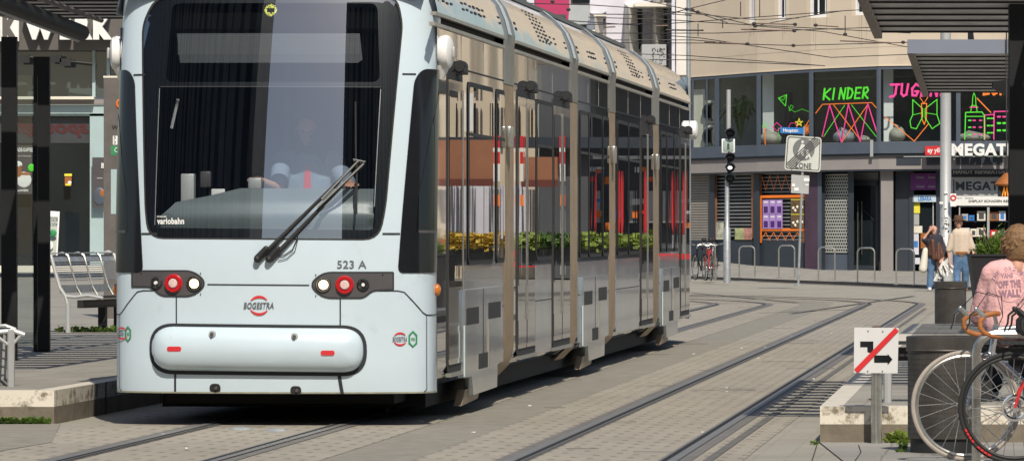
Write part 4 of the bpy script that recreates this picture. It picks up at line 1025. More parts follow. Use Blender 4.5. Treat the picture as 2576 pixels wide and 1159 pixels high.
# ground floor
GF = 700
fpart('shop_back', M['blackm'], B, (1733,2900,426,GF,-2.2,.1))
pil = MB()
for a, b, m in ((1786,1800,0),(1898,1914,0),(2140,2146,0),(2290,2298,0)): fbox(pil, a, b, 428, GF, -.3, .6)
fpart('pier', M['bluegd'], B, (1786,1799,428,GF,-.3,.6)); fpart('pier', M['bluegd'], B, (1897,1912,428,GF,-.3,.6))
fpart('tiled_pier', M['purpled'], B, (2026,2068,428,GF,-.25,.7)); fpart('tiled_pier', M['blueg'], B, (2058,2068,428,GF,-.24,.02))
mb = MB(); fbox(mb, 2217, 2248, 428, GF, -.15, .5); mb.build('concrete_pier', M['lintel'], B, smooth=False)
fpart('pier', M['bluegd'], B, (2068,2078,428,GF,-.4,.5)); fpart('pier', M['bluegd'], B, (2136,2150,428,GF,-.4,.5)); fpart('pier', M['bluegd'], B, (2256,2290,428,GF,-.55,.4), (2290,2302,428,GF,-.5,.3), (2358,2394,428,GF,-.5,.3))
fpart('brick_panel', M['brick'], B, (1733,1786,428,616,-.5,.3)); mb = MB()
for i in range(26): fbox(mb, 1733, 1786, 432+i*7, 433.2+i*7, -.49, .02)
mb.build('brick_joints', M['seam'], B, smooth=False)
fpart('stall_riser', M['bluegd'], B, (1733,2030,606,GF,-.45,.3))
def shutter(x0, x1, y0, y1, gap=9.5):
    f = MB(); 
    for x in (x0, x1-5): fbox(f, x, x+5, y0, y1, -.42, .2)
    f = f.build('shop_window', M['wood'], B, smooth=False); fpart('pane', M['darkpane'], f, (x0, x1, y0, y1, -.62, .02))
    mb = MB(); y = y0
    while y < y1-4: fbox(mb, x0+4, x1-4, y, y+4.2, -.5, .03); y += gap
    mb.build('slats', M['shutter'], f, smooth=False); return f
s1 = shutter(1800, 1897, 430, 600); s2 = shutter(1913, 2026, 430, 612)
for a, b, c, lab in ((1802,1822,M['cream'],0),(1850,1872,M['leafy'],0),(1872,1893,M['red'],0)):
    fpart('picture', pm('picture_'+str(a), ((.5,.5,.4),(.38,.42,.2),(.5,.25,.2))[(a > 1830)+(a > 1871)], .6, 0, .5, 4), s1, (a, b, 558 if a < 1830 else 574, 604, -.4, .03))
fpart('sill', M['orange'], s2, (1914,2026,488,495,-.4,.03), (1914,2026,574,581,-.4,.03), (1914,1918,488,612,-.4,.03))
strokes2 = MB()
for c in range(5):
    x = 1918+c*20; stroke(strokes2, [(x,600),(x+10,585),(x+20,606)], 2.2, -.38); stroke(strokes2, [(x,438),(x+10,475),(x+20,436)], 1.6, -.38)
strokes2.build('taped_lines', M['orange'], s2, smooth=False)
for i in range(6):
    x = 1920+17*(i % 3); y = 500+38*(i//3); f = fpart('poster', M['violet'], s2, (x, x+16, y, y+37, -.37, .01)); fpart('print', M['violetd'], f, (x+2.5, x+13, y+17, y+34, -.365, .005)); fpart('print', M['white'], f, (x+3, x+13, y+4, y+8, -.365, .005))
for i in range(2):
    y = 498+38*i; f = fpart('poster', M['brownp'], s2, (1991,2025,y,y+37,-.37,.01)); fpart('print', M['yellow'], f, (1991,2025,y+1,y+3,-.365,.005)); mb = MB()
    for x, yy in ((1998,24),(2008,21),(2003,30),(2020,22)): mb.ell(fa(x, y+yy, -.36), (.045,.01,.045), 8, 4)
    mb.build('print', M['cream'], f)
# perforated roller shutter
gr = MB(); x0, x1 = 2078, 2137; rowh = 8.2
for i in range(25): fbox(gr, x0, x1, 436+i*rowh, 436+i*rowh+3.4, -.55, .03)
for i in range(24):
    for j in range(10):
        x = x0+(j+(.5 if i % 2 else 0))*5.9
        if x < x1-2: fbox(gr, x, x+1.9, 436+i*rowh+3.4, 436+(i+1)*rowh, -.551, .028)
gr.build('roller_grille', pm('pale_grille', (.42,.44,.41), .5, .2, .1), B, smooth=False); fpart('grille_base', M['blueg'], B, (2076,2138,640,GF,-.5,.3)); fpart('grille_void', M['blackm'], B, (2078,2137,430,640,-.75,.05))
dr = fpart('door', M['bluegd'], B, (2146,2216,454,466,-1.0,.1),(2146,2153,454,GF,-1.0,.1),(2208,2216,454,GF,-1.0,.1),(2146,2216,668,GF,-1.0,.1)); fpart('pane', M['darkpane'], dr, (2153,2208,466,668,-1.05,.03)); fpart('fanlight', M['shutter'], dr, (2150,2216,432,454,-1.1,.05))
fpart('handle', M['steel'], dr, (2161,2164,505,640,-.85,.04), (2172,2174,505,640,-.9,.04)); mb = MB(); stroke(mb, [(2170,520),(2208,556)], 3, -.98); mb.build('stair_rail', M['seam'], dr, smooth=False)
# phone shop
ds = fpart('shop_door', M['signback'], B, (2300,2303,490,668,-.6,.06),(2350,2353,508,668,-.6,.06)); fpart('pane', M['darkpane'], ds, (2303,2350,506,668,-.65,.02)); fpart('poster', M['yellow'], ds, (2303,2318,508,536,-.6,.01)); fpart('poster', M['signback'], ds, (2303,2316,538,566,-.6,.01)); fpart('poster', M['cream'], ds, (2303,2324,568,586,-.6,.01)); po = fpart('poster', M['lilac'], ds, (2301,2315,588,640,-.6,.01)); fpart('print', M['bluet'], po, (2303,2313,606,622,-.595,.005)); fpart('poster', M['lilac'], ds, (2301,2318,648,664,-.6,.01)); fpart('poster', M['tan'], ds, (2320,2336,586,625,-.62,.01))
def sign_thing(name, lab, boards, texts, origin):
    t = thing(name, lab, 'sign', origin)
    for nm, m, b in boards: fpart(nm, m, t, b)
    for st, m, x0, x1, y0, y1, off, bold, sh, ex in texts:
        mb = MB(); fn = lambda a, b: fa(x0+(x1-x0)*a, y1+(y0-y1)*b, off)
        (extrude_text(mb, st, fn, (0,ex,0), bold, sh) if ex else text_on(mb, st, fn, bold, sh)); mb.build('lettering', m, t, smooth=False)
    return t
sign_thing('shop_sign', 'plum coloured panel with faint lettering above the narrow shop door', [('board', M['plum'], (2293,2358,436,478,-.45,.04))], [('Contact', M['signback'],2308,2328,443,449,-.44,.0,0,0),('Contact',M['signback'],2338,2356,443,449,-.44,0,0,0),('Contact',M['signback'],2308,2328,466,472,-.44,0,0,0),('Contact',M['signback'],2338,2356,466,472,-.44,0,0,0)], fa(2325,478))
sign_thing('door_sign', 'pale blue LEBARA strip over the narrow shop door', [('board', pm('pale_blue_board',(.5,.6,.68),.5), (2299,2358,491,508,-.5,.04))], [('LEBARA', M['bluet'],2313,2347,494,505,-.49,.03,0,0)], fa(2325,508))
sign_thing('shop_sign', 'large white three dimensional MEGATEL letters on the blue grey beam', [('rail', M['signback'], (2270,2560,394,396,.5,.05))], [('MEGATEL', M['white'],2390,2572,363,394,.55,.045,0,.12)], fa(2450,394))
sign_thing('shop_sign', 'small red ay yildiz box sign left of the white letters', [('board', M['red'], (2324,2376,369,392,.5,.12))], [('ay yildiz', M['white'],2330,2378,373,389,.505,.03,0,0)], fa(2340,392))
sign_thing('window_sign', 'white window banner with dark MEGATEL lettering and phone repair lines', [('board', M['bluegd'], (2394,2560,418,446,-.5,.05)), ('board', M['signback'], (2397,2560,446,494,-.45,.04)), ('board', M['white'], (2397,2560,494,517,-.45,.04)), ('board', M['bluegd'], (2401,2404,452,486,-.44,.01))],
    [('HANDY REPARATUR SERVICE', M['signback'],2401,2590,427,438,-.44,.05,0,0),('MEGATEL', M['bluegd'],2407,2550,457,479,-.43,.03,0,0),('Phone   Galaxy', M['dgrey'],2404,2452,496,501,-.44,0,0,0),('DISPLAY SCHADEN REPERATUR', M['dgrey'],2440,2580,503,509,-.44,.02,0,0)], fa(2450,517))
fpart('dark_recess', M['bluegd'], B, (2263,2343,394,417,.14,.03) if 0 else (2254,2316,396,416,.135,.03), (2330,2384,396,416,.135,.03), (2404,2520,396,416,.135,.03))
fpart('awning_bracket', M['signback'], B, (2187,2195,352,394,.3,.05), (2378,2384,352,380,.3,.05)); mb = MB()
vit = fpart('display_window', M['signback'], B, (2416,2419,517,636,-.5,.06),(2487,2493,517,636,-.5,.06),(2416,2560,517,520,-.5,.06)); fpart('pane', M['darkpane'], vit, (2394,2560,517,640,-1.0,.04))
for y in (556, 596, 632): fpart('shelf', M['bluegd'], vit, (2420,2560,y,y+2,-.7,.28))
fpart('base_panel', M['bluegd'], B, (2394,2900,640,GF,-.5,.3)); fpart('lower_notice', M['lilac'], B, (2405,2560,648,664,-.48,.02))
PR = [(2424,2440,538,555,'signback','silver carton on the top shelf left in the phone shop window'),(2442,2456,541,555,'blue','blue carton on the top shelf of the phone shop window'),(2463,2484,531,555,'cream','beige carton with a dark padlock print on the top shelf'),(2495,2516,533,555,'tan','brown carton on the top shelf behind the post'),(2518,2535,531,555,'lilac','pale carton at the right end of the top shelf'),
      (2422,2444,573,595,'bluet','blue and white carton on the middle shelf left'),(2446,2462,575,595,'cream','cream carton with a green print on the middle shelf'),(2463,2484,573,595,'cream','cream carton with a headphone print on the middle shelf'),(2496,2512,578,595,'red','white and red carton on the middle shelf right'),(2514,2535,580,595,'signback','grey carton at the right end of the middle shelf'),
      (2426,2444,618,631,'tan','brown carton on the bottom shelf of the phone shop window'),(2446,2464,614,631,'signback','silver carton on the bottom shelf')]
for a, b, y0, y1, m, lab in PR:
    t = thing('product_box', lab, 'box', fa((a+b)/2, y1, -.68), 'cartons in the phone shop window'); fpart('carton', M[m] if m != 'bluet' else M['lilac'], t, (a, b, y0, y1, -.66, .2)); fpart('print', M['bluet' if m in ('bluet','lilac','signback') else 'dgrey' if m != 'red' else 'white'], t, (a+4, b-4, y0+5, y1-4, -.655, .004))
# made-up glowing shape for an unidentified orange M by the shelter post
c = P(2532, 463, 60); t = thing('orange_m_shape', 'made-up orange glowing M shape against the shop window by the black post', 'orange_shape', c); t['label'] = 'small made-up orange and black glowing M shape left of the black shelter post'
mb = MB(); mb.lathe(c, [(.02,.12),(.09,.05),(.13,0),(.12,-.02)], (0,0,1), 16); mb.build('orange_cap', M['tan'], t); mb = MB(); mb.box(c+Vector((0,0,-.07)), (.18,.1,.13)); mb.build('housing', M['blackm'], t)
mb = MB()
for dx in (-.03, 0, .03): mb.tube([c+Vector((dx-.02,-.06,-.13)), c+Vector((dx,-.06,-.03)), c+Vector((dx+.01,-.06,-.13))], .006, 5)
mb.build('m_strokes', pm('m_glow', (.8,.3,.05), .5, emit=((1,.35,.03), .8)), t); mb = MB(); mb.tube([c+Vector((0,0,.1)), c+Vector((0,0,2.0))], .008, 5); mb.build('cord', M['wire'], t)
# ================================================================ OTHER BUILDINGS
def pbox(mb, x0, x1, y0, y1, Y, th): return mb.hexa([P(x0,y1,Y), P(x1,y1,Y), P(x1,y0,Y), P(x0,y0,Y)], (0,th,0))
def ppart(name, mat, parent, *bx):
    mb = MB()
    for b in bx: pbox(mb, *b)
    return mb.build(name, mat, parent, smooth=False)
YB = 205; WB = thing('old_building', 'weathered white and lilac building with deep angled windows behind the tram', 'building', P(1600, 680, YB))
ppart('front_wall', M['lilac'], WB, (1478,1716,-500,690,YB,8)); ppart('end_wall', M['oldwhite'], WB, (1701,1772,-500,189,YB-3,6)); ppart('end_ledge', M['signback'], WB, (1735,1772,186,196,YB-3.2,3), (1733,1780,196,680,YB-2,3)); ppart('downpipe', M['lilac'], WB, (1690,1698,-500,200,YB-3.5,.4))
ppart('dark_return', M['dfac'], WB, (1674,1682,115,185,YB-1.2,1)); ppart('cornice', M['cream'], WB, (1596,1700,8,17,YB-2.5,2.4)) 
for a, b, y0, y1 in ((1497,1525,40,112),(1583,1616,18,130),(1650,1678,14,125),(1655,1672,-60,5)):
    # each bay: a splayed pier that catches the sun and the shaded window beside it
    mb = MB(); l = P(a-14, y1, YB-.0); mb.hexa([P(a-12,y1+20,YB-.1), P(a+2,y1,YB-1.6), P(a-2,y0,YB-1.6), P(a-12,y0-8,YB-.1)], (.4,1.5,0)); mb.build('splayed_pier', M['oldwhite'], WB, smooth=False)
    mb = MB(); mb.hexa([P(a+6,y1,YB-.2), P(b,y1,YB-.05), P(b,y0-10,YB-.05), P(a,y0+4,YB-.2)], (0,.2,0)); w_ = mb.build('window', M['dfac'], WB, smooth=False); ppart('pane', M['darkpane'], w_, (a+8,b-4,y0+8,y1-6,YB-.3,.05)); ppart('mullion', M['signback'], w_, ((a+b)/2+1,(a+b)/2+3,y0+8,y1-6,YB-.36,.05)); ppart('lintel', M['cream'], w_, (a-3,b,y0-4,y0+1,YB-1.4,1.3))
ppart('balcony', M['signback'], WB, (1615,1676,112,165,YB-3,2))
rr = random.Random(9); mb = MB()
for i in range(46): x = 1640+rr.uniform(0,33); y = 120+rr.uniform(0,40); pbox(mb, x, x+rr.uniform(1,4), y, y+rr.uniform(1,4), YB-3.02, .01)
mb.build('balcony_pattern', M['dgrey'], WB, smooth=False)
MG = thing('magenta_building', 'building with magenta cladding seen over the tram roof', 'building', P(1390,680,190)); ppart('cladding', M['magenta'], MG, (1346,1432,-500,57,190,3)); ppart('side_wall', M['signback'], MG, (1270,1346,-500,690,190.5,3), (1432,1484,-500,690,190.5,3)); ppart('window', M['darkpane'], MG, (1440,1484,-30,8,190.2,.2),(1440,1484,60,120,190.2,.2)); ppart('wall_strip', M['lilac'], MG, (1325,1344,-500,60,189.8,.6)); ppart('pipe', M['dgrey'], MG, (1374,1424,37,45,189.7,.3)); ppart('base_wall', M['dfac'], MG, (1346,1432,57,690,190.2,2))
# left: bakery shop
YC = 118; C_ = thing('bakery_building', 'shop building with grey fascia and tall glass front at far left', 'building', P(150, 690, YC))
ppart('upper_wall', M['dfac'], C_, (-700,760,-600,48,YC,6)); fs = ppart('fascia', M['werkf'], C_, (-500,520,48,126,YC-.6,.6)); 
ppart('return_wall', M['lintel'], C_, (300,760,126,690,YC,5)); ppart('glazing_frame', M['blueg'], C_, (-500,300,245,251,YC-.15,.2)); ppart('ledge', M['cream'], C_, (-500,236,243,250,YC-.5,.5)); ppart('beam', M['lintel'], C_, (-500,290,250,262,YC-.3,.3)); ppart('beam', M['mintpost'], C_, (-500,290,264,286,YC-.25,.3))
uw = ppart('upper_window', M['mintpost'], C_, (232,240,126,245,YC-.1,.1),(-30,-26,126,245,YC-.1,.1)); ppart('pane', wavy('greenish_glass', (.05,.07,.075), .06, 0, .6, .2, (.3,.3,.3)), uw, (-500,300,126,245,YC,.05)); ppart('frame_post', M['mintpost'], C_, (268,276,126,240,YC-.15,.15))
sf = ppart('shop_front', M['mintpost'], C_, (226,262,286,668,YC-.2,.2),(-120,-110,286,668,YC-.2,.2),(-500,262,286,292,YC-.2,.2)); ppart('pane', M['darkpane'], sf, (-500,226,292,668,YC-.05,.05))
ppart('reflected_strip', pm('dim_grey', (.05,.055,.06), .3), sf, (-500,226,296,360,YC-.06,.02)); mb = MB(); fn = lambda a, b: P(225-215*a, 346+(302-346)*b, YC-.07); text_on(mb, 'spotlight', fn, .04, .3); mb.build('mirrored_lettering', pm('dull_red_lettering', (.07,.014,.014), .5), sf, smooth=False)  # painted reflection: dim strip with mirrored red lettering
ppart('plinth', M['cream'], C_, (-500,262,668,684,YC-.45,.5)); ppart('column', M['mintpost'], C_, (262,300,286,690,YC-.1,.3))
t = thing('bakery_sign', 'white WERK letters standing off the grey fascia', 'sign', P(150, 105, YC-.8)); mb = MB()
for st, x0, x1 in (('W',59,142),('E',150,178),('R',188,232),('K',234,282)):
    extrude_text(mb, st, lambda a, b: P(x0+(x1-x0)*a, 100+(38-100)*b, YC-.9), (0,.25,0), .09)
mb.build('lettering', M['white'], t, smooth=False); mb = MB(); pbox(mb, -60, 47, 38, 104, YC-.85, .2); b_ = mb.build('logo_block', M['white'], t, smooth=False); mb = MB(); text_on(mb, 'K', lambda a, b: P(6+38*a, 101+(40-101)*b, YC-.87), .09); mb.build('logo_lettering', M['werkf'], b_, smooth=False); mb = MB(); text_on(mb, 'C', lambda a, b: P(-45+45*a, 101+(40-101)*b, YC-.87), .09); mb.build('logo_lettering', M['werkf'], b_, smooth=False)
t = thing('spotlight_rail', 'thin black rail with three small black spotlights under the fascia', 'lamp', P(150,140,YC-.5)); mb = MB(); mb.tube([P(45,141,YC-.6), P(233,161,YC-.6)], .02, 6); mb.build('rail', M['blackm'], t)
for x, y in ((60,149),(140,148),(164,157)): ppart('spotlight', M['blackm'], t, (x-14,x+14,y-10,y+9,YC-.7,.15))
def poster(lab, x0, x1, y0, y1, Y, base, items, texts=()):
    t = thing('poster', lab, 'poster', P((x0+x1)/2, y1, Y)); ppart('sheet', base, t, (x0,x1,y0,y1,Y,.03))
    for nm, m, kind, a in items:
        mb = MB()
        if kind == 'b': pbox(mb, a[0], a[1], a[2], a[3], Y-.015-.002*items.index((nm,m,kind,a)), .01)
        else: mb.ell(P(a[0], a[1], Y-.01), (a[2]*Y/F, .012, a[3]*Y/F), 16, 8)
        mb.build(nm, m, t)
    for st, m, a0, a1, b0, b1 in texts: mb = MB(); text_on(mb, st, lambda a, b: P(a0+(a1-a0)*a, b1+(b0-b1)*b, Y-.02), .03); mb.build('lettering', m, t, smooth=False)
poster('dark coffee poster with two white cups in the shop window', 28, 81, 366, 488, YC-.3, M['dgrey'], [('cup',M['white'],'e',(60,452,19,20)),('coffee',M['tan'],'e',(62,438,16,5)),('glass',M['tan'],'b',(32,54,416,445)),('foam',M['white'],'e',(44,414,12,9)),('badge',M['neong'],'e',(79,422,9,10))], [('FAIRTRADE-KAFFEE',M['white'],20,82,372,382),('backWERK',M['white'],40,72,476,482),('einmal in Europa',M['signback'],32,78,390,396)])
poster('dark poster of a round pizza beside the glass door', 232, 262, 396, 522, YC-.4, M['dgrey'], [('plate',M['blueg'],'e',(250,494,16,22)),('pizza',M['tan'],'e',(255,488,11,13))], [('B',M['white'],255,262,410,423),('leckere',M['signback'],244,258,445,450)])
poster('small yellow and red coffee cup sticker on the dark glass', 163, 180, 437, 467, YC-.3, M['tan'], [('rim',M['yellow'],'b',(162,181,437,443)),('spot',M['cream'],'e',(175,460,5,5)),('label',M['yellow'],'b',(165,178,462,467))])
t = thing('advertising_stand', 'leaning white poster stand with a green leaf and white cup behind the bench', 'poster stand', P(135,670,YC-3)); mb = MB(); Yp = YC-3
mb.hexa([P(108,655,Yp), P(144,656,Yp), P(150,532,Yp+.3), P(112,530,Yp+.3)], (0,.05,0)); mb.build('frame', M['signback'], t); mb = MB(); mb.hexa([P(110,640,Yp-.02), P(141,641,Yp-.02), P(146,545,Yp+.25), P(114,543,Yp+.25)], (0,.01,0)); sh_ = mb.build('sheet', pm('poster_sheet',(.3,.34,.3),.5,0,.4,2), t)
mb = MB(); mb.ell(P(134,586,Yp-.0), (.07,.02,.08)); mb.build('leaf_print', M['green'], t); mb = MB(); mb.ell(P(122,618,Yp-.03), (.1,.02,.1)); mb.build('cup_print', M['white'], t)
mb = MB(); text_on(mb, 'DAS BESTE DATUM', lambda a, b: P(111+34*a, 558+(546-558)*b, Yp+.1), .03); mb.build('lettering', M['dgrey'], t, smooth=False)
# ================================================================ street opposite, mirrored in the tram flank
def mir(px, py, Dd): q = loc(P(px, py, Dd)); q.x = 2*W-q.x; return tw(q)
def mbox(mb, x0, x1, y0, y1, Dd, th=.4):
    a, b, c, d = mir(x0,y1,Dd), mir(x1,y1,Dd), mir(x1,y0,Dd), mir(x0,y0,Dd); n = (b-a).cross(Vector((0,0,1))).normalized(); n = n if n.y > 0 else -n
    return mb.hexa([a,b,c,d], n*th)
def mpart(name, mat, parent, *bx):
    mb = MB()
    for b in bx: mbox(mb, *b)
    return mb.build(name, mat, parent, smooth=False)
t = thing('cafe_building', 'beige house with tall windows reflected in the front of the tram flank', 'building', mir(1200,690,140))
mpart('wall', M['plaster2'], t, (1040,1345,-40,700,140,6)); mpart('grey_wall', M['dfac'], t, (1352,1480,165,700,139,6)); mpart('grey_wall', M['dfac'], t, (1480,1760,150,700,150,6)); mpart('upper_house', M['plaster2'], t, (1345,1760,60,164,146,5))
for x in (1085,1140,1190,1235,1290,1322): mpart('window', M['darkpane'], t, (x,x+9,40,230,139.8,.1),(x,x+9,260,345,139.8,.1))
mpart('pale_blind', M['white'], t, (1168,1184,235,330,139.6,.1),(1252,1262,235,340,139.6,.1)); mpart('shop_window', M['lilac'], t, (1120,1240,466,600,139,.2),(1255,1330,466,600,139,.2)); mpart('mullion', M['dfac'], t, *[(x,x+3,466,600,138.9,.1) for x in (1128,1150,1171,1186,1212,1230,1262,1275,1290,1311,1322)]); mpart('dark_band', M['bluegd'], t, (1040,1760,345,372,138.4,.5))
for x in (1455,1495,1540,1580,1625,1665,1700): mpart('shop_window', M['signback'], t, (x,x+14,480,560,149.5,.2)); mpart('sill', M['white'], t, (x-8,x+26,392,400,149.4,.2))
rr = random.Random(21)
for k in range(26):
    x = rr.uniform(1455,1730); y = rr.choice((420,445,500,530,560)); mpart('display', M[rr.choice(('white','red','signback','bluet','dfac','orange','lilac'))], t, (x,x+rr.uniform(5,22),y,y+rr.uniform(5,20),149.2+k*.004,.05))
t = thing('cafe_awning', 'long brown awning of the cafe opposite reflected in the tram', 'awning', mir(1200,600,108)); mpart('canopy', M['awn'], t, (1085,1240,352,450,108,2.5),(1305,1400,395,452,108,2.5)); mpart('valance', pm('awning_valance', (.13,.035,.025), .8), t, (1085,1240,450,468,107.9,.1),(1305,1400,452,470,107.9,.1)); mpart('post', M['signback'], t, (1142,1145,466,660,107.8,.1),(1195,1198,466,660,107.8,.1),(1325,1328,466,660,107.8,.1))
rr = random.Random(5)
for k, (a, b, D2, mm, lab) in enumerate(((1118,1180,104,'flower','yellow flower trough reflected beside the tram driver door'),(1180,1262,104,'flower','flower trough reflected in the first long tram window'),(1300,1360,104,'leafy','green trough reflected in the second tram section'),(1362,1432,104,'leaf','dark green hedge trough reflected before the second bellows'),(1455,1535,110,'leafy','bright green hedge trough reflected in the middle section'),(1548,1640,115,'leafy','green hedge trough reflected in the fourth section'))):
    t = thing('flower_trough', lab, 'planter', mir((a+b)/2,700,D2), 'troughs along the opposite pavement'); mpart('trough', M['dfac'], t, (a,b,622,668,D2,.5)); mb = MB()
    for i in range(420):
        p = mir(rr.uniform(a,b), rr.gauss(606,8), D2+rr.uniform(-.3,.3)); e = .06; u = Vector((rr.uniform(-1,1),rr.uniform(-1,1),rr.uniform(-1,1))).normalized()*e; v = u.cross(Vector((rr.uniform(-1,1),rr.uniform(-1,1),1))).normalized()*e; mb.add([p-u, p+v, p+u, p-v], [(0,1,2,3)])
    mb.build('foliage', M[mm], t, smooth=False)
for k, (x, D2) in enumerate(((1247,96),(1309,99),(1417,120))):
    t = thing('banner_post', ['red and white street banner reflected before the first bellows','red and white street banner reflected after the first bellows','narrow red banner reflected before the second bellows'][k], 'banner', mir(x,700,D2), 'banners on the opposite pavement'); wd = (9,7,4)[k]
    mpart('banner', M['red'], t, (x-wd,x+wd,342,372,D2,.1),(x-wd,x+wd,382,412,D2,.1)); mpart('stripe', M['white'], t, (x-wd,x+wd,372,382,D2,.1),(x-wd,x+wd,412,456,D2,.1)); mpart('notice', M['orange'], t, (x-wd,x+wd,490,518,D2,.1)); mpart('pole', M['signback'], t, (x-2,x+2,342,690,D2+.1,.1))
for k, (x, D2) in enumerate(((1495,118),(1561,122),(1622,126),(1692,132),(1718,136))):
    t = thing('closed_parasol', 'folded red parasol '+['reflected in the middle section','reflected after the third bellows','reflected before the fourth bellows','reflected in the rear section','reflected in the rear door'][k], 'parasol', mir(x,700,D2), 'folded red parasols opposite'); mb = MB(); b_ = mir(x,590,D2); tp = mir(x,430,D2); mb.tube([b_, b_+(tp-b_)*.2, b_+(tp-b_)*.8, tp], [.02,.05,.035,.01], 10); mb.build('canopy', M['red'], t); mb = MB(); mb.tube([mir(x,690,D2), b_], .03, 6); mb.build('pole', M['signback'], t)
t = thing('red_barrier', 'low red screen of the cafe terrace reflected in the rear sections', 'screen', mir(1680,690,125)); mpart('panel', M['red'], t, (1590,1760,638,652,125,.1)); mpart('board', M['red'], t, (1100,1160,600,612,106,.1),(1240,1262,628,640,106,.1),(1290,1345,630,648,106,.1),(1290,1345,656,672,106,.1),(1395,1432,630,655,106,.1)); mpart('foot', M['dfac'], t, (1590,1760,652,690,125,.1))
# houses on the near side of the square, behind the photographer, mirrored in the windscreen
for nm, lab, x0, x1, y0, h, m in (('house_left','tall dark house behind the photographer on the left','-260',-28.5,-52,80,'dfac'),('house_right','tall dark house behind the photographer on the right','-1.2',230,-52,58,'dfac')):
    x0 = float(x0); t = thing('house', lab, 'building', ((x0+x1)/2, y0, 0)); mb = MB(); mb.box(((x0+x1)/2, y0-6, h/2), (x1-x0, 12, h)); w_ = mb.build('wall', M[m], t, smooth=False); mb = MB()
    for i in range(int((x1-x0)/3.2)):
        mb.box((x0+2+i*3.2, y0+.02, h/2), (.5+1.3*((i*7) % 3)/2,.1,h-4))  # unseen full-height strips shaped to streak the windscreen reflection
    mb.build('window', M['darkpane'], t, smooth=False)
# ================================================================ STREET FURNITURE
def tube_thing(): pass
# tall grey mast
c = G(2379, 735, .1); c = Vector((P(2379,700,131).x, 131, .09)); H = 12
t = thing('street_mast', 'tall pale grey mast with stickers rising behind the walking couple', 'mast', c)
mb = MB(); mb.lathe(c, [(.17,0),(.17,1.2),(.135,1.25),(.125,4.6),(.12,H)], (0,0,1), 12); mb.build('pole', M['signback'], t, ang=50)
mb = MB(); rr = random.Random(2)
for (x, y, w_, h) in ((2380,484,9,6),(2368,510,9,5),(2381,543,8,8),(2380,559,8,3),(2381,570,8,6),(2376,600,6,5),(2372,650,7,9),(2379,522,6,4)): pbox(mb, x-w_/2, x+w_/2, y-h/2, y+h/2, 130.84, .01)
mb.build('sticker', M['white'], t, smooth=False); mb = MB()
for i in range(30): x = 2370+rr.uniform(-4,16); y = rr.uniform(545,655); pbox(mb, x, x+rr.uniform(1,4), y, y+rr.uniform(1,5), 130.85, .008)
mb.build('graffiti', M['dgrey'], t, smooth=False)
# round red-white sign on mast
c2 = P(2398,503,130.7); t = thing('round_notice', 'small round red and white notice fixed behind the grey mast', 'sign', c2); mb = MB(); mb.box(c2, (.14,.02,.3)); mb.build('plate', M['white'], t); mb = MB(); mb.ring(c2+Vector((0,-.015,.05)), .055, .018, (0,1,0), 20, 6); mb.build('ring', M['red'], t)
# slim catenary mast by the tram tail
c = Vector((P(1732,600,150).x, 150, 0)); t = thing('catenary_mast', 'slim light blue grey mast rising behind the tram tail', 'mast', c); mb = MB(); mb.lathe(c, [(.07,0),(.065,3),(.055,9)], (0,0,1), 10); mb.build('pole', M['steel_soft'], t); mb = MB(); mb.ring(c+Vector((0,0,7.2)), .07, .03, (0,0,1), 12, 6); mb.build('clamp', M['signback'], t)
# traffic light
Y = 141; c = Vector((P(1829,700,Y).x, Y, .05)); t = thing('tram_signal', 'galvanised pole with four black signal heads and white arm above', 'traffic light', c)
mb = MB(); top = P(1833,458,Y).z; mb.lathe(c, [(.09,0),(.09,P(0,580,Y).z),(.06,P(0,575,Y).z),(.055,top)], (0,0,1), 12); mb.build('pole', M['steel_soft'], t)
mb = MB(); mb.lathe((c.x+.04, Y, 0), [(.055,P(0,330,Y).z),(.055,P(0,226,Y).z)], (0,0,1), 10); mb.build('upper_arm', M['signback'], t); mb = MB(); mb.lathe((c.x+.04,Y,0), [(.035,top-.1),(.035,P(0,330,Y).z)], (0,0,1), 8); mb.build('spine', M['blackm'], t)
for i, y in enumerate((336,397,423,450)):
    q = P(1837, y, Y-.1); mb = MB(); mb.lathe(q, [(.10,.1),(.11,0),(.11,-.05),(.10,-.05),(.095,.0)], (0,1,0), 16); mb.lathe(q+Vector((0,-.04,.03)), [(.115,-.12),(.12,.05)], (0,1,0), 16) if 0 else None
    h = mb.build('signal_head', M['black'], t); mb = MB(); mb.tube([q+Vector((-.12,-.02,.02)), q+Vector((-.08,-.12,.09)), q+Vector((0,-.16,.12)), q+Vector((.08,-.12,.09)), q+Vector((.12,-.02,.02))], .022, 6); mb.build('hood', M['black'], h)
    if i == 2: mb = MB(); mb.ell(q+Vector((-.01,-.1,.01)), (.06,.02,.05)); mb.build('lens', pm('lit_white_lens', (.9,.9,.9), .2, emit=((1,1,1), .7)), h)
q = P(1832,367,Y); mb = MB(); mb.bev(q, (.34,.06,.36), .02); b_ = mb.build('signal_box', M['white'], t); mb = MB(); mb.bev(q+Vector((0,-.035,0)), (.26,.02,.28), .02); f_ = mb.build('box_face', pm('pale_green_face', (.3,.38,.35), .4), b_); mb = MB(); mb.ell(q+Vector((0,-.05,.04)), (.03,.012,.03)); mb.box(q+Vector((0,-.05,-.04)), (.06,.012,.1)); mb.build('symbol', M['dgrey'], f_)
q = P(1737,322,132); t = thing('street_camera', 'white faceted housing on the slim mast beside the tram tail', 'camera', q) if 0 else None
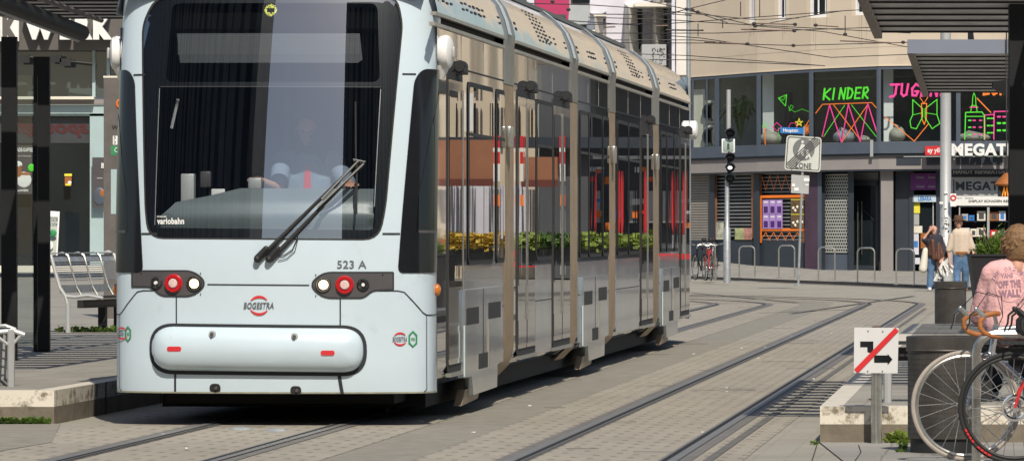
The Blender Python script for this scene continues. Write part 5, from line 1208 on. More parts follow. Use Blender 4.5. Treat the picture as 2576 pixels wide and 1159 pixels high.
# zone sign with street name
Y = 131; c = Vector((P(2008,700,Y).x, Y, .08)); t = thing('zone_sign', 'square end of pedestrian zone sign on a thin grey pole', 'traffic sign', c)
mb = MB(); mb.tube([c, c+Vector((.14,0,P(0,318,Y).z-.08))], .03, 10); mb.build('pole', M['steel_soft'], t); mb = MB(); mb.lathe(c, [(.1,0),(.1,.02),(.04,.04)], (0,0,1), 12); mb.build('foot', M['steel_soft'], t)
def zq(x, y, o=0): return P(x, y, Y-.06-o)
def zpoly(pts, o): return [zq(x, y, o) for x, y in pts]
plate = rounded([(1979,340),(2067,346),(2064,433),(1973,427)], 9, 5)
mb = MB(); n = len(plate); mb.add(zpoly(plate, 0)+[v+Vector((0,.03,0)) for v in zpoly(plate, 0)], [tuple(range(n)), tuple(range(n, 2*n))[::-1]]+[(i, (i+1) % n, n+(i+1) % n, n+i) for i in range(n)]); pl_ = mb.build('plate', pm('sign_face', (.55,.57,.53), .4, 0, .05), t, smooth=False)
mb = MB(); o_ = rounded([(1982,343),(2064,349),(2061,430),(1976,424)], 7, 5); i_ = rounded([(1984,345.5),(2062,351),(2059,428),(1978.5,422)], 6, 5); n = len(o_); mb.add(zpoly(o_, .004)+zpoly(i_, .004), [(i, (i+1) % n, n+(i+1) % n, n+i) for i in range(n)]); mb.build('border', M['dgrey'], pl_, smooth=False)
mb = MB(); cc = (2022,376); mb.add([zq(cc[0]+27.5*math.cos(a), cc[1]+28*math.sin(a), .006) for a in [2*math.pi*i/32 for i in range(32)]], [tuple(range(32))]); cir = mb.build('disc', pm('grey_disc', (.16,.17,.17), .5), pl_, smooth=False)
fig = MB()
def zell(x, y, rx, ry, o=.009): fig.add([zq(x+rx*math.cos(a), y+ry*math.sin(a), o) for a in [2*math.pi*i/14 for i in range(14)]], [tuple(range(14))])
zell(2019,357,3.5,3.5); zell(2033,379,2.6,2.6)
for p in ([(2016,362),(2024,364),(2027,378),(2020,380),(2024,392),(2018,393),(2014,382),(2008,391),(2005,388),(2011,374)],[(2030,382),(2036,383),(2037,390),(2041,398),(2037,400),(2033,392),(2030,400),(2026,398)],[(2024,370),(2031,381),(2029,383),(2023,374)]): fig.add(zpoly(p, .009), [tuple(range(len(p)))])
fig.build('figures', pm('sign_white', (.6,.62,.58), .4), cir, smooth=False)
mb = MB(); text_on(mb, 'ZONE', lambda a, b: zq(1999+42*a, 423+a*2+(409-423)*b, .008), .02); mb.build('lettering', M['dgrey'], pl_, smooth=False)
mb = MB()
for k in range(5):
    d = (k-2)*4.6; mb.add(zpoly([(1979+d*.7+4,421+d*.7-2),(1981+d*.7+4,422.5+d*.7-2),(2060+d*.7-2,352+d*.7),(2058+d*.7-2,350.5+d*.7)], .012), [(0,1,2,3)])
mb.build('slash_lines', M['dgrey'], pl_, smooth=False)
bn = MB(); bn.hexa([zq(1963,335,0), zq(2021,337,0), zq(2021,322,0), zq(1963,320,0)], (0,.02,0)); bn = bn.build('street_name_plate', M['blue'], t, smooth=False); mb = MB(); text_on(mb, 'Hauptstr.', lambda a, b: zq(1970+40*a, 334.5+a+(323-334.5)*b, .01), .02); mb.build('lettering', M['white'], bn, smooth=False)
bk = MB(); bk.hexa([zq(1990,485,-.03), zq(2034,488,-.03), zq(2036,442,-.03), zq(1991,439,-.03)], (0,.02,0)); bk = bk.build('lower_plate', M['signback'], t, smooth=False); mb = MB()
for x, y, w_, h in ((2022,448,14,8),(1992,462,8,7),(1998,472,11,8),(2026,463,8,4)): mb.hexa([zq(x,y+h,-.02), zq(x+w_,y+h,-.02), zq(x+w_,y,-.02), zq(x,y,-.02)], (0,.005,0))
mb.build('sticker', M['white'], bk, smooth=False)
# hoop bicycle stands on the far pavement
hoops = [(1858,1901,696,700,'leftmost of the far hoop stands beside the signal pole'),(1956,2003,698,702,'hoop stand just left of the zone sign pole'),(2057,2103,703,707,'hoop stand in front of the perforated roller shutter'),(2155,2203,707,711,'hoop stand in front of the glass door handle'),(2255,2300,713,717,'rightmost hoop stand beside the walking couple')]
def hoop(c, w_, h, rz, r=.021):
    t = thing('bike_stand', 'x', 'bike stand', c, 'steel hoop stands on the far pavement', rz); mb = MB(); k = .12; p = [(-w_/2,0,0),(-w_/2,0,h-k)]+[(-w_/2+k*(1-math.cos(a)),0,h-k+k*math.sin(a)) for a in (R(20),R(45),R(70))]+[(-w_/2+k,0,h),(w_/2-k,0,h)]+[(w_/2-k*(1-math.cos(a)),0,h-k+k*math.sin(a)) for a in (R(70),R(45),R(20))]+[(w_/2,0,h-k),(w_/2,0,0)]
    mb.tube(p, r, 8); mb.build('hoop', M['chrome'] if 0 else M['steel'], t, local=True); mb = MB(); 
    for s in (-1, 1): mb.lathe((s*w_/2,0,0), [(.06,0),(.06,.012),(.03,.016)], (0,0,1), 12)
    mb.build('base_plate', M['steel'], t, local=True); return t
first = None
for x0, x1, y0, y1, lab in hoops:
    p0 = G(x0, y0, .085); p1 = G(x1, y1, .085); w_ = (p1-p0).length; m_ = (p0+p1)/2; Ym = m_.y; d = p1-p0
    if first is None: first = hoop(m_, .46, .86, 0); first['label'] = lab; o = first
    else: o = dup(first, None, lab, m_)
    o.rotation_euler.z = R(-25); o.location.z = hf(m_.x, m_.y)
o = dup(first, None, 'slim hoop stand seen end on behind the parked bicycles', Vector((P(1796,690,146).x,146,hf(5.2,146)))); o.rotation_euler.z = R(80)
# ------------------------------------------------ bicycles
def bicycle(name, lab, c, rz, wheelr, frame_m, tyre_m, rim_m, bar='drop', bar_m=None, steer=0, spokes=24, detail=True, mud=False, disc_b=False):
    """bicycle heading along local -x; origin under the front hub"""
    t = thing(name, lab, 'bicycle', c, None, rz); wb = 1.02; r = wheelr; F_ = Vector((0,0,r)); B_ = Vector((wb,0,r))
    for nm, h in (('front_wheel', F_), ('rear_wheel', B_)):
        mb = MB(); mb.ring(h, r-.014, (.014,.013), (0,1,0), 64, 8); wh = mb.build(nm, tyre_m, t, local=True)
        mb = MB(); mb.ring(h, r-.036, (.011,.010), (0,1,0), 64, 8); mb.build('rim', rim_m, wh, local=True)
        mb = MB(); mb.tube([h-Vector((0,.05,0)), h+Vector((0,.05,0))], .018, 12)
        mb.ring(h+Vector((0,.03,0)), .018, (.012,.003), (0,1,0), 16, 6); mb.ring(h-Vector((0,.03,0)), .018, (.012,.003), (0,1,0), 16, 6); mb.build('hub', M['chrome'], wh, local=True)
        mb = MB()
        for i in range(spokes):
            a = 2*math.pi*i/spokes; s = .03 if i % 2 else -.03; a2 = a+(.9 if (i//2) % 2 else -.9)
            mb.tube([h+Vector((.026*math.cos(a2), s, .026*math.sin(a2))), h+Vector(((r-.04)*math.cos(a),0,(r-.04)*math.sin(a)))], .0022, 4, False)
        mb.build('spokes', M['steel'], wh, local=True)
        if disc_b: mb = MB(); mb.ring(h-Vector((0,.045,0)), .07, (.012,.0015), (0,1,0), 32, 6); [mb.tube([h-Vector((0,.045,0)), h+Vector((.065*math.cos(a),-.045,.065*math.sin(a)))], .005, 4) for a in (0,1.26,2.5,3.77,5.0)]; mb.build('brake_disc', M['chrome'], wh, local=True)
        if mud: mb = MB(); pts = [h+Vector(((r+.02)*math.cos(a),0,(r+.02)*math.sin(a))) for a in [R(20+160*i/12) for i in range(13)]]; mb.tube(pts, .018, 6); mb.build('mudguard', M['blackm'], wh, local=True)
    hd0 = Vector((.155, 0, r+.33)); hd1 = Vector((.19,0,r+.50)); st = Vector((.73,0,r+.52)); bb = Vector((.60,0,r-.07)); fr = MB()
    fr.tube([hd1-Vector((.008,0,.03)), st], .016, 10); fr.tube([hd0, bb], .018, 10); fr.tube([bb, st+Vector((.01,0,.04))], .015, 10); fr.tube([hd0-Vector((0,0,.02)), hd1], .021, 10)
    for s in (1, -1): fr.tube([st-Vector((0,-.02*s,.02)), B_+Vector((0,.06*s,0))], .009, 8); fr.tube([bb+Vector((0,.03*s,0)), B_+Vector((0,.06*s,0))], .010, 8)
    fr.build('frame', frame_m, t, local=True)
    fk = MB(); fk.tube([hd0, hd0-Vector((.02,0,.05))], .02, 8)
    for s in (1, -1): fk.tube([hd0-Vector((.015,-.0*s,.03)), hd0-Vector((.03,-.045*s,.07)), Vector((.03,.05*s,r+.1)), F_+Vector((0,.05*s,0))], [.016,.014,.011,.009], 8)
    fk.build('fork', frame_m if not disc_b else M['redgloss'], t, local=True)
    sd = MB(); sd.cap(st+Vector((.05,0,.2)), st+Vector((.17,0,.21)), .03, .07); sd.cap(st+Vector((-.08,0,.2)), st+Vector((.05,0,.2)), .02, .035); so_ = remeshed(sd, 'saddle', M['blackm'], t, .012, 2, local=True)
    mb = MB(); mb.tube([st, st+Vector((.05,0,.19))], .013, 8); mb.build('seat_post', M['steel'], t, local=True)
    ck = MB(); ck.ring(bb-Vector((0,.05,0)), .09, (.008,.003), (0,1,0), 32, 6); ck.tube([bb-Vector((0,.07,0)), bb+Vector((-.1,-.08,-.13))], .01, 6); ck.tube([bb+Vector((0,.07,0)), bb+Vector((.1,.08,.13))], .01, 6); ck = ck.build('crankset', M['steel'], t, local=True)
    mb = MB(); mb.bev(bb+Vector((-.1,-.13,-.13)), (.09,.08,.02), .004); mb.bev(bb+Vector((.1,.13,.13)), (.09,.08,.02), .004); mb.build('pedal', M['blackm'], ck, local=True)
    mb = MB(); mb.tube([bb+Vector((0,-.05,.09)), B_+Vector((0,-.05,.04))], .004, 4); mb.tube([bb+Vector((0,-.05,-.09)), B_+Vector((0,-.05,-.04))], .004, 4); mb.build('chain', M['seam'], t, local=True)
    stem = hd1+Vector((-.01,0,.05)); clamp = stem+Vector((-.02,0,.02)); mb = MB(); mb.tube([hd1, stem], .013, 8); mb.tube([stem, clamp], .013, 8); mb.build('stem', M['seam'] if disc_b else M['steel'], t, local=True)
    bm_ = bar_m or M['blackm']
    Rs = Matrix.Rotation(steer, 3, 'Z')
    def T_(p): return clamp+Rs @ Vector(p)
    if bar == 'drop':
        hb = MB()
        hb.tube([T_((0,-.16,0)), T_((0,.16,0))], .013, 8); hb.build('handlebar', M['steel'], t, local=True)
        for s in (1, -1):
            mb = MB(); mb.tube([T_((0,s*.10,0)), T_((0,s*.17,0)), T_((-.03,s*.195,.002)), T_((-.09,s*.205,-.01)), T_((-.125,s*.21,-.045)), T_((-.125,s*.215,-.085)), T_((-.10,s*.215,-.118)), T_((-.05,s*.215,-.135)), T_((.02,s*.215,-.142))], .0165, 10); g_ = mb.build('grip_tape', bm_, t, local=True)
            mb = MB(); mb.cap(T_((-.10,s*.208,-.015)), T_((-.15,s*.208,.03)), .018, .014); mb.build('lever_hood', M['steel'] if not disc_b else M['blackm'], t, local=True)
            mb = MB(); mb.tube([T_((-.15,s*.208,.02)), T_((-.185,s*.208,-.01)), T_((-.19,s*.208,-.06)), T_((-.21,s*.208,-.10))], [.009,.008,.007,.006], 6); mb.build('brake_lever', M['chrome'] if not disc_b else M['blackm'], t, local=True)
            mb = MB(); mb.tube([T_((-.145,s*.205,.03)), T_((-.06,s*.14,.13)), T_((.05,s*.05,.10)), T_((.07,0,-.02)), hd0+Vector((-.02,0,.02))], .003, 5); mb.build('brake_cable', M['blackm'], t, local=True)
    else:
        hb = MB(); hb.tube([T_((.1,-.3,.02)), T_((.02,-.2,.06)), T_((0,0,0)), T_((.02,.2,.06)), T_((.1,.3,.02))], .012, 8); hb.build('handlebar', M['steel'], t, local=True); mb = MB()
        for s in (1, -1): mb.tube([T_((.1,s*.3,.02)), T_((.16,s*.33,.01))], .018, 8)
        mb.build('grip', M['blackm'], t, local=True)
    if not disc_b: mb = MB(); q = hd0-Vector((.03,0,.04)); mb.ring(q-Vector((0,.03,0)), .035, .007, (0,1,0), 16, 6); mb.build('brake_caliper', M['chrome'], t, local=True)
    return t
f = P(2430,1016,34.35); silver = pm('silver_black_frame', (.55,.56,.58), .2, .8, .1)
bicycle('bicycle', 'silver racing bicycle with tan wrapped drop bars leaning on the near hoop', (f.x, 34.35, .01), R(3), .342, silver, M['tyreg'], M['steel'], 'drop', M['barwrap'], .1)
f = P(2552,1016,33.9); b2 = bicycle('bicycle', 'dark road bicycle with red fork and disc brakes nearest at right', (f.x, 33.9, .01), R(-2), .344, M['redgloss'], M['tyre'], M['blackm'], 'drop', M['blackm'], .0, 28, disc_b=True)
mb = MB()
for i in range(9):
    a = R(205+i*4.6); q = Vector((.325*math.cos(a), -.016, .344+.325*math.sin(a))); 
    if i != 4: mb.box(q, (.02,.003,.012), M3=Matrix.Rotation(-(a+math.pi/2), 3, 'Y'))
mb.build('tyre_lettering', M['red'], b2, local=True)
# near hoop stand
p = P(2456,1159,34.15); t = hoop(Vector((p.x+.6, 34.15, .01)), 1.2, .79, 0, .0275); t['label'] = 'near polished steel hoop the racing bicycle leans on'; t['group'] = 'near hoop stands'; del t['group']
# far bicycles
for x, Y, rz, m_, lab in ((1776,147,R(-68),'redgloss','dark red city bicycle with white handlebar left of the signal pole'),(1748,148,R(-60),'blackm','black city bicycle half hidden behind the tram tail'),(1800,149,R(-80),'blackm','black bicycle with a green child seat behind the signal pole')):
    b = bicycle('bicycle', lab, Vector((P(x,690,Y).x, Y-.4, hf(5.2,Y)-.02)), rz+math.pi*0-.3, .34, M[m_], M['tyre'], M['steel'], 'city', None, 0, 12, mud=True); b['group'] = 'bicycles parked on the far pavement'
# ------------------------------------------------ litter bins
def bin_(lab, c, r, h, perf=True):
    t = thing('litter_bin', lab, 'bin', c); mb = MB(); mb.lathe(c, [(r,.09),(r,h*.90)], (0,0,1), 40); b = mb.build('drum', M['bin'], t); mb = MB(); mb.lathe(c, [(r*.93,0),(r*.93,.09)], (0,0,1), 32); mb.build('foot', M['blackm'], t)
    mb = MB(); mb.lathe(c, [(r*1.04,h*.885),(r*1.045,h*.895),(r*1.045,h),(r*1.01,h+.005),(r*.82,h+.005),(r*.8,h-.06)], (0,0,1), 40); mb.build('rim_collar', M['bin'], t); mb = MB(); mb.ring(Vector(c)+Vector((0,0,h*.885)), r*1.03, .006, (0,0,1), 40, 6); mb.build('seam_ring', M['bin'], t)
    if perf:
        mb = MB()
        for i in range(34):
            for j in range(17):
                a = -math.pi*i/33; q = Vector(c)+Vector(((r+.001)*math.cos(a),(r+.001)*math.sin(a),.12+j*(h*.74)/16)); tt = Vector((-math.sin(a), math.cos(a), 0))*.0035; u = Vector((0,0,.0035)); mb.quad(q-tt-u, q+tt-u, q+tt+u, q-tt+u)
        mb.build('perforation', M['blackm'], t, smooth=False)
bin_('large perforated dark steel litter bin behind the silver bicycle wheel', Vector((P(2382,1100,35.5).x, 35.75, .01)), .232, .74)
bin_('smooth dark grey litter bin beyond the end of the right platform', Vector((P(2391,800,73).x, 73, 0)), .207, .74, False)
# ------------------------------------------------ track sign
c = Vector((P(2205,1118,37.2).x, 37.2, 0)); t = thing('track_sign', 'square white sign with black bent arrow crossed by a red bar on a steel post', 'sign', c)
mb = MB(); mb.lathe(c, [(.036,0),(.036,P(0,823,37.2).z)], (0,0,1), 20); mb.build('post', M['steel'], t); Y = 37.15
mb = MB(); mb.hexa([P(2148,937,Y), P(2258,938,Y), P(2261,824,Y), P(2149,823,Y)], (0,.006,0)); pl_ = mb.build('plate', pm('sign_white_face', (.62,.62,.62), .4, 0, .04), t, smooth=False)
mb = MB(); pts = [(2164,858),(2197,858),(2197,897),(2232,897),(2232,890),(2244,904),(2232,916),(2232,910),(2200,910),(2200,912),(2199,912),(2199,895),(2186,885),(2181,871),(2164,871)]
pts = [(2164,858),(2197,858),(2197,893),(2233,893),(2233,889),(2245,903),(2233,917),(2233,911),(2199,911),(2199,890),(2182,884),(2182,872),(2164,872)]
a_ = [P(x, y, Y-.003) for x, y in pts]; v, f_, e = cdt([(q.x, q.z) for q in a_], (), .5); mb.add([(p_[0], Y-.003, p_[1]) for p_ in v], f_); mb.build('arrow', M['black'], pl_, smooth=False)
mb = MB(); mb.quad(P(2149,928,Y-.005), P(2158,938,Y-.005), P(2261,832,Y-.005), P(2252,823,Y-.005)); mb.build('red_bar', M['red'], pl_, smooth=False)
mb = MB()
for x, y in ((2184,831),(2221,832),(2183,932),(2220,932)): mb.ell(P(x, y, Y-.004), (.006,.004,.006), 8, 4)
mb.build('rivet', M['steel_soft'], pl_); mb = MB(); mb.ell(P(2206,822,37.2), (.034,.034,.008)); mb.build('post_cap', M['copper'], t)
# ------------------------------------------------ planter
Y = 74; c = Vector((P(2500,800,Y).x, Y, 0)); t = thing('planter', 'large tapered black planter with a green bush beyond the seated person', 'planter', c); mb = MB(); h = P(0,641,Y).z
for r0, r1, z0, z1 in ((.2,.33,0,h),): mb.add([(c.x+sx*(r0 if k == 0 else r1), c.y+sy*(r0 if k == 0 else r1), (z0, z1)[k]) for k in (0,1) for sx, sy in ((-1,-1),(1,-1),(1,1),(-1,1))], [(0,1,5,4),(1,2,6,5),(2,3,7,6),(3,0,4,7),(0,3,2,1),(4,5,6,7)])
mb.box((c.x,c.y,h), (.69,.69,.03)); mb.build('pot', M['blackm'], t, smooth=False); mb = MB(); mb.bev((c.x+.25,c.y-.34,h-.1),(.06,.02,.14),.005); mb.build('label_plate', M['signback'], t); mb = MB(); rr = random.Random(8)
for i in range(2600):
    a = rr.uniform(0,6.28); q = rr.random()**.5; cl = rr.choice(((-.13,.0,.17,.2),(.12,.05,.28,.24),(.0,-.1,.12,.25),(.28,0,.18,.16),(-.28,0,.1,.12)))
    p = Vector((c.x+.05+.72*(cl[0]+rr.gauss(0,.5)*cl[3]), c.y+.72*(cl[1]+rr.gauss(0,.5)*cl[3]), h+.72*abs(cl[2]+rr.gauss(0,.5)*cl[3]*.8))); e = rr.uniform(.008,.02); d = (p-Vector((c.x,c.y,h-.2))).normalized()+Vector((rr.uniform(-.6,.6),rr.uniform(-.6,.6),rr.uniform(-.3,.5))); d.normalize(); s_ = d.cross(Vector((rr.uniform(-1,1),rr.uniform(-1,1),rr.uniform(-1,1)))).normalized()
    mb.add([p-d*e*2, p+s_*e*.5, p+d*e*2, p-s_*e*.5], [(0,1,2,3)])
mb.build('bush', pm('bush_leaf', (.10,.17,.02), .6, 0, .6, 9), t, smooth=False); mb = MB()
for i in range(7): mb.tube([(c.x,c.y,h-.02),(c.x+rr.uniform(-.3,.3),c.y+rr.uniform(-.2,.2),h+.35)], .008, 5)
mb.build('stems', M['bark'], t)
# ------------------------------------------------ stele at the left platform
Y = 72; c = Vector((P(290,800,Y).x, Y, .3)); t = thing('info_stele', 'tall grey metal stop information pillar beside the tram nose', 'information pillar', c); zt_ = P(0,196,Y).z; mb = MB(); mb.box((c.x, c.y+.1, (zt_+.25)/2), (.30,.2,zt_-.25)); mb.build('body', M['stele'], t, smooth=False); mb = MB(); mb.box((c.x, c.y+.1, zt_+.012), (.31,.21,.025)); mb.build('cap', M['cream'], t, smooth=False)
def tt_(st, x0, x1, y0, y1, m, nm='lettering', bold=.02): mb = MB(); text_on(mb, st, lambda a, b: P(x0+(x1-x0)*a, y1+(y0-y1)*b, Y-.005), bold); return mb.build(nm, m, t, smooth=False)
tt_('W', 281, 297, 315, 326, M['black']); ppart('plate', M['white'], t, (284,297,342,364,Y-.003,.002)); tt_('3', 286, 291, 343, 351, M['dgrey']); tt_('3', 286, 291, 354, 362, M['dgrey']); ppart('green_plate', M['green'], t, (279,297,367,390,Y-.003,.002)); mb = MB(); mb.ring(P(294,378,Y-.01), .03, .006, (0,1,0), 6, 4); mb.build('symbol', M['white'], t); mb = MB(); mb.ring(P(306,262,Y-.01), .06, .014, (0,1,0), 24, 4); mb.build('symbol', M['orange'], t); ppart('notice', M['mintpost'], t, (279,297,426,538,Y-.004,.003))
# ------------------------------------------------ benches
def bench(c, rz, lab, n=4, span=.98, back=True):
    """perforated steel bench; local x along the seat, y to the back"""
    t = thing('bench', lab, 'bench', c, 'steel benches of the tram stop', rz)
    sp = [(-.28,.40),(-.10,.43),(.05,.41),(.16,.42),(.24,.52),(.30,.72),(.345,.88),(.42,.915),(.47,.90)] if back else [(-.30,.39),(-.22,.42),(.0,.405),(.22,.42),(.30,.39)]
    for s in (0, 1):
        x = -span/2+span*s; mb = MB(); mb.tube([(x,y,z) for y, z in (sp[:4] if back else sp)], [.02]*(4 if back else 5), 8)
        if back: mb.tube([(x,.14,.30),(x,.17,.42)]+[(x,y,z) for y, z in sp[4:]], .022, 8); mb.tube([(x,.14,.0),(x,.14,.34)], .03, 8)
        else: mb.tube([(x,-.2,.43),(x,-.2,0)], [.032,.028], 8); mb.tube([(x,-.29,.41),(x,-.2,.30),(x,-.05,.41)], .016, 6)
        mb.build('end_frame', M['signback'], t, local=True)
    for i in range(n):
        x0 = -span/2+span*i/n+.012; x1 = -span/2+span*(i+1)/n-.012; mb = MB()
        if back:
            for k in range(19):
                f = k/18; seg = 5+f*1.999; j = int(seg); g_ = seg-j; y = sp[j][0]+(sp[j+1][0]-sp[j][0])*g_; z = sp[j][1]+(sp[j+1][1]-sp[j][1])*g_
                if k < 17: mb.tube([(x0,y-.015,z-.12+f*.1),(x1,y-.015,z-.12+f*.1)], .0075, 6)
            mb.box(((x0+x1)/2,.40,.905),(x1-x0,.09,.012)); mb.box(((x0+x1)/2,.235,.50),(x1-x0,.012,.09)); mb.build('back_slats', M['steel_soft'], t, local=True)
            mb = MB(); mb.tube([(x1+.012,.17,.42)]+[(x1+.012,y-.01,z) for y, z in sp[4:]], .011, 6); mb.build('rib', M['steel'], t, local=True)
        mb = MB()
        for k in range(9): yy = -.24+k*.05; mb.box(((x0+x1)/2, yy, .415-.01*abs(k-4)*.3), (x1-x0,.03,.008))
        for k in range(9): mb.box((x0+(x1-x0)*k/8, -.04, .410), (.008,.42,.006))
        mb.build('seat_mesh', M['seam'], t, local=True)
    mb = MB(); mb.box((0,0,.33),(span-.03,.07,.09)); 
    for s in (-.25,.3): mb.box((s,.02,.15),(.07,.09,.30))
    mb.build('support_beam', M['blackm'], t, local=True)
    return t
q = P(170,830,63.2); bench(Vector((q.x+1.1*.26+.14*.97, 63.2+1.1*.97, .25)), R(75), 'steel bench with curved slatted back beside the tram nose', 4, 2.2, True)
q = P(27,975,42.0); bench(Vector((q.x-.2-.12, 42.0+.99, .25)), R(97), 'end of a steel bench cut off by the left edge', 4, 2.0, False)
bench(Vector((P(2228,1016,38.4).x+.95, 38.4, .25)), R(0), 'backless mesh bench on the right platform that the person sits on', 5, 1.9, False)
# ------------------------------------------------ shelters
def louvre_roof(t, xl, y0, y1, h0, h1, wd, tilt=.0905, pitch=.8):
    n = int((y1-y0)/pitch); sl_ = MB()
    for i in range(n):
        y = y0+(y1-y0)*(i+.5)/n; h = h0+(h1-h0)*(i+.5)/n; x = xl+tilt*(y-y0)
        q = [Vector((x+.06, y-.26, h+.028)), Vector((x+wd, y-.26, h+.028)), Vector((x+wd, y+.24, h-.026)), Vector((x+.06, y+.24, h-.026))]; sl_ = MB(); sl_.hexa(q, (0,0,.018)); sl_ = sl_.build('louvre_slat', M['slat'], t, smooth=False); eg = MB(); eg.box((x+wd/2, y+.25, h-.032), (wd-.06,.012,.022)); eg.build('slat_shadow_line', M['blackm'], sl_, smooth=False)  # black strip added as the dark shadow line between slats
    for o in (0, wd):
        mb = MB(); a = Vector((xl+o, y0, h0)); b = Vector((xl+tilt*(y1-y0)+o, y1, h1)); mb.hexa([a+Vector((0,0,-.08)), a+Vector((.07,0,-.08)), a+Vector((.07,0,.07)), a+Vector((0,0,.07))], b-a); mb.build('side_rail', M['slatfr'], t, smooth=False)
    mb = MB(); mb.box((xl+wd/2, y0-.03, h0), (wd,.06,.15)); mb.build('front_fascia', M['fascia'], t, smooth=False); mb = MB(); mb.box((xl+tilt*(y1-y0)+wd/2, y1-.03, h1+.01), (wd,.06,.07)); mb.build('rear_fascia', M['slatfr'], t, smooth=False)
    mb = MB()
    for f in (.33,.66): mb.hexa([Vector((xl+wd*f, y0+.1, h0+.06)), Vector((xl+wd*f+.06, y0+.1, h0+.06)), Vector((xl+wd*f+.06, y0+.1, h0+.16)), Vector((xl+wd*f, y0+.1, h0+.16))], (tilt*(y1-y0-.2), y1-y0-.2, h1-h0))
    mb.build('roof_beam', M['post'], t, smooth=False)
t = thing('tram_shelter', 'near right stop shelter with louvred roof and black post cut by the top right corner', 'shelter', (4.3,45,.25)); louvre_roof(t, 3.23-.0905*9.9, 39.7, 49.6, 3.44, 3.21, 2.2)
xp = P(2538,500,46).x; mb = MB(); mb.box((xp+.14, 46, 1.9), (.28,.14,3.3)); mb.build('post', M['post'], t, smooth=False); mb = MB(); mb.hexa([Vector((xp-.02,45.9,3.32)), Vector((xp+.3,45.9,3.32)), Vector((xp+.3,45.9,3.5)), Vector((xp-.02,45.9,3.5))], (0,.2,0)); mb.build('bracket', M['post'], t, smooth=False)
t = thing('tram_shelter', 'farther right stop shelter with louvred roof and pale grey front fascia', 'shelter', (6,65,.25)); louvre_roof(t, 4.27, 60.1, 70, 3.4, 3.17, 2.0)
mb = MB(); mb.box((6.1, 65.5, 1.75), (.2,.12,3.0)); mb.build('post', M['post'], t, smooth=False); q = P(2520,205,66); mb = MB(); mb.hexa([q+Vector((-.1,0,-.08)), q+Vector((.3,0,-.3)), q+Vector((.3,0,.05)), q+Vector((-.1,0,.0))], (0,.2,0)); mb.build('bracket', M['post'], t, smooth=False)
t = thing('tram_shelter', 'left stop shelter with dark posts, glass screen and louvred roof', 'shelter', (-4.6,52,.25)); louvre_roof(t, -6.5, 44.2, 59.2, 3.75, 3.70, 3.0)
for nm, x0, x1, ty, Y in (('post',84,124,143,53.7),('post',3,41,93,50.3)):
    a = P(x0, ty, Y); b = P(x1, ty, Y); mb = MB(); mb.box(((a.x+b.x)/2, Y+.07, (a.z+.25)/2), (b.x-a.x,.14,a.z-.25)); mb.build(nm, M['post'], t, smooth=False)
mb = MB(); a = P(42,190,52); b = P(84,190,52); mb.hexa([Vector((a.x,52,.35)), Vector((b.x,52,.35)), b, a], (0,.012,0)); mb.build('glass_screen', glass('screen_glass', (.8,.84,.84), 1.5, 0, 1.6), t, smooth=False)
mb = MB(); pbox(mb, 84, 94, 190, 880, 52.05, .04); mb.build('screen_frame', M['post'], t, smooth=False)
t = thing('shelter_lamp', 'black tubular lamp with pale strip under the left shelter roof', 'lamp', P(90,40,50)); a = P(205,83,52); b = P(-60,-20,45); mb = MB(); mb.tube([a, b], .075, 14); mb.build('tube_housing', M['blackm'], t); mb = MB(); o_ = Vector((-.03,-.02,-.068)); mb.tube([a+o_, b+o_], .022, 8); mb.build('light_strip', M['signback'], t)
mb = MB(); a2 = P(255,52,54); b2_ = P(95,-6,47); mb.tube([a2, b2_], .025, 8); mb.build('conduit', M['slatfr'], t)
# ------------------------------------------------ lamp box on a mast over the tram roof
Y = 120; t = thing('floodlight', 'square pale floodlight box on a short mast above the tram roof', 'floodlight', P(1461,95,Y)); mb = MB(); mb.hexa([P(1429,61,Y), P(1478,64,Y), P(1482,14,Y), P(1433,10,Y)], (0,.05,0)); mb.build('panel', pm('pale_panel', (.42,.45,.46), .4, .1, .05), t, smooth=False)
mb = MB(); mb.hexa([P(1476,78,Y+.1), P(1494,74,Y+.1), P(1496,50,Y+.1), P(1474,52,Y+.1)], (0,.3,0)); mb.build('ballast_box', M['fascia'], t, smooth=False); mb = MB(); mb.tube([P(1461,66,Y), P(1458,96,Y), P(1459,700,Y)], .04, 8); mb.build('mast', M['blackm'], t); mb = MB(); mb.tube([P(1428,66,Y), P(1428,80,Y)], .04, 8); mb.tube([P(1445,82,Y),P(1496,80,Y)], .04, 6); mb.build('bracket', M['cream'], t)
# ------------------------------------------------ overhead wires
t = thing('overhead_line_net', 'web of dark overhead tram wires with clamps crossing above the street', 'overhead wires', P(1900,60,110))
WR = [([(1200,6,100),(1484,13,105),(1570,19,110),(1720,33,115),(1900,50,120),(2010,46,120)],1.7),([(1484,36,100),(1671,38,105),(1727,24,108),(1860,-8,112)],1.7),([(1200,75,100),(1484,62,105),(1680,60,110),(2120,28,115),(2260,20,118)],2.6),([(1300,92,100),(1484,84,105),(1800,84,110),(2290,66,118)],1.6),([(1540,101,110),(1740,101,110),(1880,112,115)],1.4),
 ([(1390,50,110),(1600,64,105),(1727,24,108),(1900,66,112),(2070,80,115),(2290,120,120)],2.2),([(1560,-12,105),(1727,24,108),(1830,58,112)],2),([(1500,108,110),(1780,109,112),(1996,115,114),(2290,107,120)],1.6),([(1560,135,115),(1725,140,115),(2075,166,120)],1.3),([(1600,150,115),(1725,151,115),(2060,165,120)],1.3),([(1480,44,110),(1676,50,110),(1864,62,112),(2290,84,118)],1.3),([(1675,76,110),(1770,77,110)],5),
 ([(1676,90,110),(1760,96,112),(2090,145,118),(2320,136,122)],1.2),([(2120,28,115),(2000,46,113),(1900,66,112)],1.4),([(1590,28,112),(1740,40,112)],1.2)]
